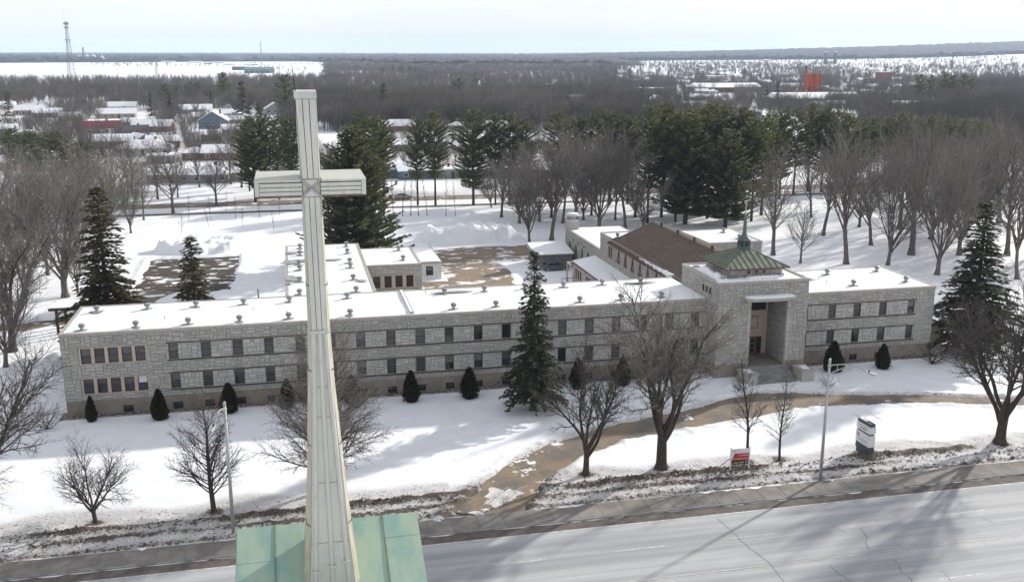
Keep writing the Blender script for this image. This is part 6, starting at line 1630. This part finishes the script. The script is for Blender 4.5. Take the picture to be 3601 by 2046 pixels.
for a in ((985 + 125, 968, 88, 'brick red', 'gable'), (945, 935, 30, 'dark brown', 'gable'), (845, 868, 84, 'beige', 'gable'), (875, 812, 70, 'white', 'gable'), (1412, 835, 82, 'grey', 'gable'), (1610, 868, 92, 'slate blue', 'hip'), (1488, 890, 52, 'grey', 'gable'), (1570, 972, 66, 'slate blue', 'front'), (1710, 915, 42, 'beige', 'gable'),
          (820, 1085, 85, 'dark brown', 'gable'), (1190, 1085, 72, 'brick red', 'gable'), (1178, 1200, 62, 'grey', 'flat'), (1420, 1175, 55, 'brick red', 'hip'), (1645, 1175, 100, 'brick red', 'gable'), (1250, 1345, 110, 'beige', 'hip'), (1500, 1345, 115, 'grey', 'hip'), (1720, 1330, 80, 'beige', 'hip'),
          (220, 842, 64, 'beige', 'gable'), (345, 862, 58, 'grey', 'gable'), (30, 800, 40, 'white', 'gable'), (2010, 870, 44, 'grey', 'front'), (1960, 915, 52, 'white', 'gable'), (60, 905, 45, 'white', 'flat'), (20, 990, 40, 'slate blue', 'gable'), (500, 890, 40, 'grey', 'gable'), (1540, 1035, 45, 'dark brown', 'gable'), (1690, 990, 40, 'grey', 'gable'), (1900, 1160, 50, 'beige', 'gable'), (2100, 1110, 55, 'brick red', 'hip'),
          (100, 1130, 60, 'grey', 'hip'), (300, 1180, 60, 'white', 'hip'), (480, 1240, 60, 'brick red', 'hip'), (180, 1030, 55, 'beige', 'hip'), (20, 1250, 60, 'beige', 'hip')):
    px, py = z1(a[0], a[1]); house(px, py, a[2], a[3], a[4], 2 if a[4] == 'front' else 1, label_extra=" in the quarter left of the steeple")
for a in ((85, 880, 42, 'slate blue', 'gable'), (420, 965, 85, 'brick red', 'gable'), (340, 1310, 90, 'slate blue', 'flat'), (560, 1315, 100, 'slate blue', 'gable'), (760, 1310, 70, 'grey', 'flat'), (1000, 1300, 75, 'pale green', 'hip'), (1240, 1300, 80, 'beige', 'gable'), (1480, 1310, 80, 'grey', 'gable'), (1700, 1300, 80, 'white', 'hip'), (1920, 1290, 70, 'beige', 'hip'), (870, 1120, 60, 'white', 'hip'), (1050, 1060, 55, 'beige', 'hip'), (1300, 1060, 55, 'white', 'gable'), (1150, 960, 50, 'white', 'gable'), (870, 960, 45, 'grey', 'hip'), (700, 1090, 60, 'brick red', 'hip'), (1520, 1080, 60, 'white', 'hip'), (1750, 1060, 60, 'grey', 'hip'), (470, 1110, 60, 'dark brown', 'hip'), (2000, 1100, 60, 'white', 'hip'), (1350, 850, 40, 'white', 'gable'), (820, 545, 30, 'white', 'gable'), (750, 575, 28, 'grey', 'gable')):
    px, py = z2(a[0], a[1]); house(px, py, a[2], a[3], a[4], label_extra=" beyond the row of pines")
far3 = [(150, 690, 32, 'grey', 'gable'), (230, 690, 22, 'white', 'hip'), (130, 735, 46, 'beige', 'hip'), (320, 765, 30, 'white', 'hip'), (100, 800, 50, 'white', 'gable'), (530, 850, 36, 'grey', 'hip'), (810, 650, 60, 'white', 'gable'), (820, 605, 40, 'grey', 'gable'), (1040, 665, 30, 'pale green', 'gable'), (1160, 860, 40, 'brick red', 'hip'), (1010, 805, 60, 'dark brown', 'hip'), (1140, 790, 40, 'grey', 'gable'), (1400, 655, 36, 'white', 'gable'), (1430, 595, 30, 'grey', 'gable'), (1590, 600, 30, 'white', 'gable'), (1340, 695, 26, 'white', 'gable'), (1480, 705, 26, 'grey', 'hip'), (1570, 715, 24, 'white', 'hip'), (1590, 650, 22, 'beige', 'hip'), (2330, 720, 44, 'white', 'hip'), (2290, 665, 30, 'grey', 'hip'), (2180, 735, 30, 'white', 'gable'), (2480, 860, 40, 'grey', 'hip'), (2060, 770, 28, 'grey', 'gable'), (20, 620, 30, 'white', 'gable'), (60, 590, 26, 'grey', 'hip'), (200, 610, 28, 'white', 'hip'), (340, 620, 30, 'beige', 'hip'), (260, 555, 40, 'white', 'gable'), (300, 530, 30, 'white', 'gable'), (440, 610, 24, 'white', 'hip'), (620, 615, 26, 'grey', 'hip'), (690, 640, 24, 'white', 'hip'), (560, 560, 20, 'white', 'gable'), (30, 480, 24, 'white', 'gable'), (150, 500, 22, 'grey', 'gable'), (1700, 640, 22, 'white', 'hip'), (1850, 680, 26, 'grey', 'hip'), (1250, 640, 24, 'white', 'hip'), (1120, 680, 28, 'beige', 'hip'), (1230, 720, 26, 'white', 'gable'), (1960, 640, 22, 'beige', 'hip'), (2420, 640, 26, 'white', 'hip'), (760, 560, 20, 'white', 'gable'), (480, 480, 18, 'white', 'gable'), (620, 470, 18, 'grey', 'gable'), (1320, 600, 20, 'beige', 'gable')]
for a in far3:
    px, py = z3(a[0], a[1]); house(px, py, a[2], a[3], a[4], label_extra=" in the town behind the olive pines", detail=a[2] > 34)
far2 = [(2160, 610, 30, 'white', 'hip'), (2230, 600, 26, 'grey', 'gable'), (2080, 590, 24, 'white', 'gable'), (2320, 790, 60, 'white', 'front'), (2180, 690, 40, 'white', 'hip'), (2060, 545, 22, 'grey', 'gable'), (1600, 470, 26, 'white', 'gable'), (1720, 455, 20, 'white', 'gable'), (2140, 455, 24, 'white', 'gable'), (2250, 540, 22, 'white', 'hip'), (1260, 660, 34, 'white', 'hip')]
for a in far2:
    px, py = z2(a[0], a[1]); house(px, py, a[2], a[3], a[4], label_extra=" in the town behind the pine row", detail=a[2] > 34)
far1 = [(620, 640, 30, 'beige', 'hip'), (880, 625, 40, 'grey', 'flat'), (1230, 640, 44, 'dark brown', 'hip'), (1240, 690, 40, 'grey', 'hip'), (1530, 640, 50, 'dark brown', 'hip'), (30, 650, 36, 'beige', 'flat'), (300, 655, 34, 'beige', 'flat'), (1230, 460, 30, 'white', 'gable'), (1430, 462, 30, 'white', 'gable'), (1600, 465, 26, 'white', 'gable'), (1520, 470, 20, 'grey', 'gable'), (1680, 480, 22, 'white', 'gable'), (1800, 485, 20, 'white', 'gable'), (1860, 480, 18, 'grey', 'gable')]
for a in far1:
    px, py = z1(a[0], a[1]); house(px, py, a[2], a[3], a[4], label_extra=" at the edge of the far fields", detail=a[2] > 34)
# big sheds
def shed(px, py, wpx, hgt, wall, label, roof='flat', depth=18, rz=0, roofmat=None):
    x, y = at(px, py); z = float(far_rise(np.array([x]), np.array([y]))[0]); w = wpx * math.hypot(x, y) / (FOC * PXW)
    t = thing("shed", label, "shed", (x, y + depth / 2, z), rz); a, b = w / 2, depth / 2
    def lk(nm, mb, mat): return link(nm, mb.mesh(nm, mat), t)
    if roof == 'arch':
        n = 12; pts = [(b * math.cos(math.pi * i / n), hgt * math.sin(math.pi * i / n)) for i in range(n + 1)]
        lk("arched_shell", MB().add([(-a, y_, z_) for y_, z_ in pts] + [(a, y_, z_) for y_, z_ in pts], [(i, i + 1, n + 2 + i, n + 1 + i) for i in range(n)] + [tuple(range(n + 1)), tuple(range(2 * n + 1, n, -1))]), MAT['w_grey'])
    else:
        lk("wall", MB().box(-a, a, -b, b, -.5, hgt), wall)
        if roof == 'flat': lk("roof", MB().box(-a - .2, a + .2, -b - .2, b + .2, hgt, hgt + .4), roofmat or MAT['roof_snow'])
        else: lk("roof", MB().add([(-a - .4, -b - .4, hgt - .1), (a + .4, -b - .4, hgt - .1), (a + .4, b + .4, hgt - .1), (-a - .4, b + .4, hgt - .1), (-a - .4, 0, hgt + b * .28), (a + .4, 0, hgt + b * .28)], [(0, 1, 5, 4), (2, 3, 4, 5), (0, 4, 3), (1, 2, 5), (3, 2, 1, 0)]), roofmat or MAT['roof_snow'])
        for i in range(int(w / 9)): lk("door", MB().box(-a + 2 + i * 9, -a + 6 + i * 9, -b - .08, -b - .001, 0, 3.2), MAT['w_dark brown'])
    return t
shed(*z2(1725, 795), 145, 8.5, None, "arched grey metal hall among the bare trees", 'arch', 22)
shed(*z2(1600, 665), 125, 6, MAT['w_grey'], "long grey warehouse with snowy flat roof behind the arched hall")
shed(*z2(2320, 700), 76, 6, MAT['w_slate blue'], "blue warehouse with snowy flat roof")
shed(*z3(350, 680), 165, 5, MAT['w_dark brown'], "very long dark shed under a snowy gable roof", 'gable', 26)
shed(*z3(1020, 765), 215, 4.5, MAT['w_grey'], "very long pale shed under snow beside the orange hopper", 'gable', 26)
shed(*z3(1700, 850), 80, 4, MAT['w_dark brown'], "broad low hall with a tapering snowy roof behind the olive pines", 'gable', 30, -.25)
shed(*z3(230, 590), 60, 6, MAT['w_white'], "white block with snowy flat roof in the town")
shed(*z1(1895, 537), 68, 7, MAT['teal_metal'], "teal metal barn at the edge of the far field", 'gable', 25, 0, MAT['teal_metal'])
shed(*z1(1755, 515), 36, 7, MAT['w_slate blue'], "grey-blue barn next to the teal barn", 'gable', 20)
shed(*z3(1490, 600), 26, 12, MAT['w_brick red'], "orange brick block in the town", 'flat', 14)

# ------------------------------------------------------------------ towers and masts
MAT['orange'] = M("orange_steel", (.42, .085, .035), (.33, .065, .03), .3, .6)
ox, oy = at(2030, 250)
ot = thing("hopper_tower", "orange steel hopper tower standing over the long pale shed", "tower", (ox, oy, 0))
def lo(nm, mb, mat, par=None): return link(nm, mb.mesh(nm, mat), par or ot)
hb = lo("hopper_box", MB().box(-4.7, 4.7, -4.5, 4.5, 10.0, 20.0), MAT['orange'])
for x in (-4.8, -1.0, 4.2): lo("rib", MB().box(x, x + .5, -4.8, -4.5, 10.0, 20.0), MAT['redtrim'] if x == -1 else MAT['orange'], hb)
lo("funnel", MB().hexa([(-1.2, -1.2, 4.5), (1.2, -1.2, 4.5), (1.2, 1.2, 4.5), (-1.2, 1.2, 4.5)], [(-4.4, -4, 9.5), (4.4, -4, 9.5), (4.4, 4, 9.5), (-4.4, 4, 9.5)]), MAT['orange'])
lo("chute", MB().box(-1.3, 1.3, -1.3, 1.3, 0, 4.5), MAT['orange'])
for x in (-5, 5):
    for y in (-4.5, 4.5): lo("leg", MB().box(x - .3, x + .3, y - .3, y + .3, -.5, 9.5), MAT['dark'])
lo("platform", MB().box(-6, 6, -5.5, 5.5, 4.2, 4.6), MAT['dark'])
lo("stack", MB().tube((-7.8, -2, 0), (-7.2, -2, 24), .7, .7, 10), MAT['orange']); lo("stack_top", MB().tube((-7.2, -2, 24), (-7.15, -2, 26), .75, .75, 10), MAT['dark'])
lo("roof_cone", MB().hexa([(-1, -3, 19.5), (4.5, -3, 19.5), (4.5, 3, 19.5), (-1, 3, 19.5)], [(1.4, -.3, 24.5), (2.0, -.3, 24.5), (2.0, .3, 24.5), (1.4, .3, 24.5)]), MAT['w_grey'])
gb = MB()
for x in (-5, 3):
    for y in (-3, 3): gb.tube((x, y, 19.5), (x, y, 25), .12, .12, 4)
gb.box(-5, 3, -3.1, -2.9, 24.8, 25); gb.box(-5, 3, 2.9, 3.1, 24.8, 25); gb.box(-5, 3, -3.1, -2.9, 21.5, 21.7)
lo("gantry", gb, MAT['vent'])
def lattice(name, label, x, y, H, wb, wt, col, n=14, r=.16, antennas=True, z=0):
    t = thing(name, label, "mast", (x, y, z)); legs = []
    for k in range(3):
        a = 2 * math.pi * k / 3 + .5; legs.append((math.cos(a), math.sin(a)))
    def P(k, f): w = wb + (wt - wb) * f; return Vector((legs[k % 3][0] * w / 1.73, legs[k % 3][1] * w / 1.73, H * f))
    for k in range(3): link("leg", MB().tube(P(k, 0), P(k, 1), r * 1.7, r, 5).mesh("leg", col), t)
    mb = MB()
    for i in range(n):
        for k in range(3):
            f0, f1 = i / n, (i + 1) / n
            mb.tube(P(k, f0), P(k + 1, f1), r * .55, r * .55, 3, False); mb.tube(P(k + 1, f0), P(k, f1), r * .55, r * .55, 3, False); mb.tube(P(k, f1), P(k + 1, f1), r * .5, r * .5, 3, False)
    link("bracing", mb.mesh("bracing", col), t)
    if antennas:
        for f_, m, w, h in ((.965, 9, 2.5, 2.6), (.90, 6, 1.9, 2.0), (.70, 4, 2.6, 2.2), (.66, 3, 1.7, 1.6)):
            for k in range(m):
                a = 2 * math.pi * k / m; c = Vector((math.cos(a) * w, math.sin(a) * w, H * f_))
                link("antenna", MB().box(c.x - .32, c.x + .32, c.y - .2, c.y + .2, c.z - h / 2, c.z + h / 2).mesh("antenna", col), t)
        link("platform", MB().lathe((0, 0, H * .95), [(2.3, 0), (2.3, .25)], 12).mesh("platform", col), t)
        link("whip", MB().tube((-1.2, 0, H), (-1.2, 0, H + 13), .12, .05, 4).mesh("whip", col), t)
    return t
MAT['mast'] = M("mast_steel", (.20, .21, .24), rough=.6)
mx, my = at(180, 207); lattice("telecom_mast", "tall lattice telecom mast with antenna clusters at the field edge", mx, my, 70, 9, 1.6, MAT['mast'], 18, .2)
mx, my = at(655, 165); lattice("radio_mast", "thin distant radio mast on the far field", mx, my, 62, 2.2, 1.6, MAT['mast'], 18, .2, False)
mx, my = at(393, 193); lattice("power_pylon", "small lattice power pylon on the far field", mx, my, 24, 6, 1.0, MAT['mast'], 8, .16, False)
for i, (px, py, d, h) in enumerate(((2065, 168, 9, 30), (2089, 168, 9, 30))):
    x, y = at(px, py); z = float(far_rise(np.array([x]), np.array([y]))[0]); t = thing("silo", "tall grey farm silo with domed top beside the far field", "silo", (x, y, z), 0, "farm silos at the far field")
    link("barrel", MB().lathe((0, 0, -1), [(d / 2, 0), (d / 2, h)], 14).mesh("barrel", MAT['slate']), t); link("dome", MB().lathe((0, 0, h - 1), [(d / 2, 0), (d * .42, 1.8), (d * .2, 3.2), (.1, 3.8)], 14).mesh("dome", MAT['w_white']), t)
x, y = at(232, 156); t = thing("grain_elevator", "pale grain elevator with bins before the far forest", "elevator", (x, y, 0))
for k, (dx, r_, h_) in enumerate(((-40, 9, 22), (-18, 9, 22), (4, 9, 22), (32, 7, 18))): link("bin", MB().lathe((dx, 0, -1), [(r_, 0), (r_, h_), (1, h_ + 6)], 12).mesh("bin", MAT['w_white']), t)
link("leg_tower", MB().box(-30, -25, -3, 3, 0, 50).mesh("leg_tower", MAT['w_grey']), t)

# ------------------------------------------------------------------ far woodland
FARC = bpy.data.collections.new("woodland_source")
def far_tree_obj(i):
    tr = Tree(500 + i, cfg(trunk=4 + (i % 3), limb=8.5, r=.16, levels=2, seg=[2, 1.6, 1.1], n=[11, 1.9], ang=[.55, .6], t0=[.3, .12], rr=[.4, .4], trop=[0, .06, .05], len=[1, .36], rmin=.030, taper=[.3, .7, .5]))
    top = max(q[5] for q in tr.seg[1]); S = np.array(tr.seg[0] + tr.seg[1]); S[:, :6] *= 12.5 / top
    V, F = tubes(S, 3); o = bpy.data.objects.new("woodland_tree_form", np_mesh("woodland_tree_form", V, F, MAT['twig_far'])); FARC.objects.link(o)
for i in range(6): far_tree_obj(i)
def scatter(name, label, P, lo, hi, seed, coll):
    me = bpy.data.meshes.new(name); me.from_pydata([tuple(p) for p in P], [], []); o = link(name, me); tag(o, label, "woodland", kind="stuff")
    ng = bpy.data.node_groups.new(name, 'GeometryNodeTree')
    ng.interface.new_socket("Geometry", in_out='INPUT', socket_type='NodeSocketGeometry'); ng.interface.new_socket("Geometry", in_out='OUTPUT', socket_type='NodeSocketGeometry')
    gi = ng.nodes.new("NodeGroupInput"); go = ng.nodes.new("NodeGroupOutput"); iop = ng.nodes.new("GeometryNodeInstanceOnPoints"); ci = ng.nodes.new("GeometryNodeCollectionInfo")
    ci.inputs["Collection"].default_value = coll; ci.inputs["Separate Children"].default_value = True; ci.inputs["Reset Children"].default_value = True
    rv = ng.nodes.new("FunctionNodeRandomValue"); rv.data_type = 'FLOAT_VECTOR'; rv.inputs[0].default_value = (-.04, -.04, 0); rv.inputs[1].default_value = (.04, .04, 6.28); rv.inputs["Seed"].default_value = seed
    rs = ng.nodes.new("FunctionNodeRandomValue"); rs.data_type = 'FLOAT'; rs.inputs[2].default_value = lo; rs.inputs[3].default_value = hi; rs.inputs["Seed"].default_value = seed + 1
    iop.inputs["Pick Instance"].default_value = True
    k = ng.links.new
    k(gi.outputs[0], iop.inputs["Points"]); k(ci.outputs[0], iop.inputs["Instance"]); k(rv.outputs[0], iop.inputs["Rotation"]); k(rs.outputs[1], iop.inputs["Scale"]); k(iop.outputs[0], go.inputs[0])
    md = o.modifiers.new("scatter", 'NODES'); md.node_group = ng
    return o
rw = np.random.default_rng(77)
HOUSES = np.array([[o.location.x, o.location.y] for o in bpy.data.objects if o.name.split('.')[0] in ('house', 'shed', 'hopper_tower')])
def wood_pts(regions, seed, clear, front):
    r = np.random.default_rng(seed); out = []
    for x0, x1, y0, y1, n in regions:
        for k in range(n):
            px = r.uniform(x0, x1); py = r.uniform(y0, y1); x, y = at(px, py)
            # clusters rather than an even scatter
            if vnoise(np.array([x / (18 + y * .02)]), np.array([y / (30 + y * .05)]), 7)[0] < (-.27 if front > 30 else -1): continue
            if np.min(np.hypot(HOUSES[:, 0] - x, HOUSES[:, 1] - y)) < clear: continue
            f_ = front * y / 500.0
            if ((np.abs(HOUSES[:, 0] - x * HOUSES[:, 1] / y) < 8) & (HOUSES[:, 1] - y > 0) & (HOUSES[:, 1] - y < f_)).any(): continue
            out.append((x, y, float(far_rise(np.array([x]), np.array([y]))[0]) - .2))
    return out
REG = [(-80, 560, 212, 262, 1250), (560, 860, 205, 275, 800), (700, 1000, 275, 330, 330), (820, 1520, 172, 215, 1700), (830, 1520, 215, 330, 3000), (2150, 2660, 290, 400, 900), (2350, 2640, 205, 290, 900), (820, 1450, 160, 178, 620), (1500, 1580, 172, 330, 330), (1560, 1680, 180, 330, 260), (1440, 1640, 160, 178, 120)]
TOWN = [(-80, 700, 258, 300, 950), (-60, 700, 300, 410, 720), (1480, 2080, 165, 200, 1500), (1480, 2080, 200, 230, 1500), (1480, 2080, 230, 320, 1900), (980, 2100, 330, 420, 450), (2000, 2640, 176, 205, 1700), (2000, 2640, 205, 235, 1500), (2050, 2400, 235, 300, 1500), (1400, 1900, 152, 170, 420), (1640, 2640, 160, 182, 1900), (200, 430, 160, 166, 60), (1900, 2250, 168, 184, 120), (600, 860, 160, 205, 130), (500, 860, 380, 470, 80)]
scatter("bare_woodland", "brown leafless woodland filling the ground between town and fields", wood_pts(REG, 5, 9, 26), .75, 1.2, 3, FARC)
scatter("town_trees", "low leafless trees scattered between the houses of the town", wood_pts(TOWN, 6, 9, 34), .45, .95, 13, FARC)
# individual evergreens dotted through the town
FSP = conifer(31, 14, 3.0, .9, 6, .05, sp_prof, sp_droop, 1.0, 'bark', 'spruce', .2, gap=.1)
FPN = conifer(32, 16, 4.2, 1.2, 6, .15, pn_prof, pn_droop, 1.1, 'bark', 'pine_dark', .25, gap=.15)
def far_con(lst, var, label, group, nm):
    (ms, h) = var
    for px, py, H in lst:
        x, y = at(px, py); s = H / h; plant(nm, label, "tree", ms, x, y, s * rt.uniform(.9, 1.2), rt.uniform(0, 6), group, sz=s, z=float(far_rise(np.array([x]), np.array([y]))[0]) - .2)
far_con([z1(*q) + (H,) for *q, H in ((75, 890, 16), (1250, 890, 16), (1550, 800, 13), (1780, 880, 22), (1110, 850, 14), (1300, 760, 13), (1830, 960, 14), (1900, 960, 14), (1180, 640, 10))] + [z2(*q) + (H,) for *q, H in ((315, 880, 21), (1430, 610, 14), (1730, 700, 10), (1840, 700, 9), (2195, 760, 14), (2280, 590, 12), (2110, 610, 15), (2390, 590, 13))] +
        [z3(*q) + (H,) for *q, H in ((450, 590, 18), (500, 590, 14), (380, 540, 13), (2370, 620, 15), (2290, 600, 13), (1970, 500, 26), (1330, 660, 18), (1480, 560, 16), (690, 780, 18), (610, 790, 15), (2000, 840, 14), (1610, 600, 12))], FSP, "dark pointed spruce among the far houses", "spruces among the far houses", "spruce_tree")
far_con([z1(*q) + (H,) for *q, H in ((1640, 780, 22), (1400, 740, 14), (1450, 745, 14), (2100, 900, 24), (1220, 800, 16))] + [z2(*q) + (H,) for *q, H in ((300, 580, 16), (380, 575, 17), (440, 575, 18), (500, 580, 18), (545, 585, 16), (170, 560, 12), (860, 760, 18), (970, 660, 16), (1900, 560, 16), (1600, 520, 12), (2000, 560, 14))] +
        [z3(*q) + (H,) for *q, H in ((100, 600, 16), (140, 610, 14), (1720, 750, 20), (1800, 745, 20), (1900, 760, 22), (1960, 760, 20), (2040, 740, 20), (2100, 750, 18), (1570, 580, 18), (620, 500, 14), (720, 480, 12))], FPN, "dark round-topped pine among the far houses", "pines among the far houses", "pine_tree")
hedge = FSP[0][1]
for i in range(58):
    px = 150 + i * 10.3 + rt.uniform(-2, 2); x, y = at(px, 206 + rt.uniform(-1, 1)); s = rt.uniform(6, 10) / 14
    o = link("young_spruce", hedge); o.location = (x, y, -.2); o.scale = (s, s, s); o.rotation_euler = (0, 0, i)
    tag(o, "tiny young spruce in the long row at the field edge", "tree", "young spruces at the field edge")
bt = FARC.objects[0].data
for i, px in enumerate((285, 300, 320, 345, 352, 366, 380, 395, 420, 440, 455, 470, 490, 500, 515, 525, 545, 560, 590, 600, 620)):
    x, y = at(px, 169 + rt.uniform(-.8, .8)); s = rt.uniform(8, 15) / 14
    o = link("field_tree", bt); o.location = (x, y, -.2); o.scale = (s * 1.5, s * 1.5, s); o.rotation_euler = (0, 0, i); tag(o, "bare bushy tree in the hedgerow across the far white field", "tree", "hedgerow trees in the far field")

# ------------------------------------------------------------------ distant forest canopies
def canopy(name, label, x0, x1, Y0f, Y1, hgt, mat, n=420, m=26, seed=0, gap=0.0):
    ks = np.array([(at(px, 300)[0] / at(px, 300)[1]) for px in np.linspace(x0, x1, n)])
    Yn = np.array([Y0f(t) for t in np.linspace(0, 1, n)]); V = []
    fr_ = np.concatenate([[0, 0], np.linspace(0, 1, m - 2) ** 1.5])
    for j in range(m):
        Yj = Yn + (Y1 - Yn) * fr_[j] + 40 * fbm(ks * 60, 0 * ks + j * 3.1, 2, seed)
        X = ks * Yj; hz = far_rise(X, Yj)
        top = hgt * (.78 + .5 * fbm(X / 40, Yj / 40, 2, seed + 1) + .55 * vnoise(X / 9, Yj / 60, seed + 2))
        tt = np.linspace(0, 1, n); ends = sstep(0, .10, tt + .02 * fbm(tt * 60, 0 * tt + j, 2, seed + 5)) * sstep(1, .88, tt + .02 * fbm(tt * 60, 0 * tt + j, 2, seed + 6))
        V.append(np.stack([X, Yj, hz - .5 + (0 if j == 0 else 1) * np.maximum(top, 1) * ends], 1))
    V = np.stack(V).reshape(-1, 3); i = np.arange(n * m).reshape(m, n)
    F = np.stack([i[:-1, :-1], i[:-1, 1:], i[1:, 1:], i[1:, :-1]], -1).reshape(-1, 4)
    o = link(name, np_mesh(name, V, F, mat)); tag(o, label, "forest", kind="stuff"); return o
MAT['canopy'] = M("leafless_canopy", (.090, .075, .066), (.055, .050, .048), .012, .95, spec=.05)
MAT['canopy_dark'] = M("evergreen_canopy", (.040, .045, .042), (.060, .058, .054), .01, .95, spec=.05)
canopy("distant_forest", "dark level forest behind the far field left of the mast", -150, 640, lambda t: 3350 + 500 * t, 5200, 19, MAT['canopy_dark'], seed=3)
canopy("distant_forest", "brown leafless forest filling the middle distance behind the pines", 560, 1620, lambda t: 3900 - 1400 * min(1, max(0, (t - .2) * 4)), 5200, 17, MAT['canopy'], seed=13)
canopy("distant_forest", "brown leafless wood rolling between the pines and the far forest", 800, 1560, lambda t: 1750 + 250 * math.sin(t * 11), 4000, 10, MAT['canopy'], 420, 30, 43)
canopy("distant_forest", "blue forested ridge along the horizon beyond the right fields", 1400, 2800, lambda t: 3500 + 150 * math.sin(t * 9) - 350 * t, 7600, 17, MAT['canopy_dark'], 520, 40, 23)
canopy("distant_forest", "faint blue forest band on the horizon across the plain", -200, 2000, lambda t: 6200 + 300 * math.sin(t * 7), 11500, 20, MAT['canopy_dark'], 420, 22, 33)
# ------------------------------------------------------------------ air
HZ = MB().box(-12500, 16500, -420, 18200, -1.6, 215).mesh("haze", None)
hm = bpy.data.materials.new("haze_air"); hm.use_nodes = True; t = hm.node_tree; t.nodes.clear()
o_ = t.nodes.new("ShaderNodeOutputMaterial"); pv = t.nodes.new("ShaderNodeVolumePrincipled")
pv.inputs["Color"].default_value = (.66, .80, 1.0, 1); pv.inputs["Density"].default_value = 7.0e-5; pv.inputs["Anisotropy"].default_value = .1
t.links.new(pv.outputs[0], o_.inputs["Volume"])
HZ.materials.append(hm)
tag(link("haze", HZ), "thin bluish winter haze over the plain", "haze", kind="stuff")
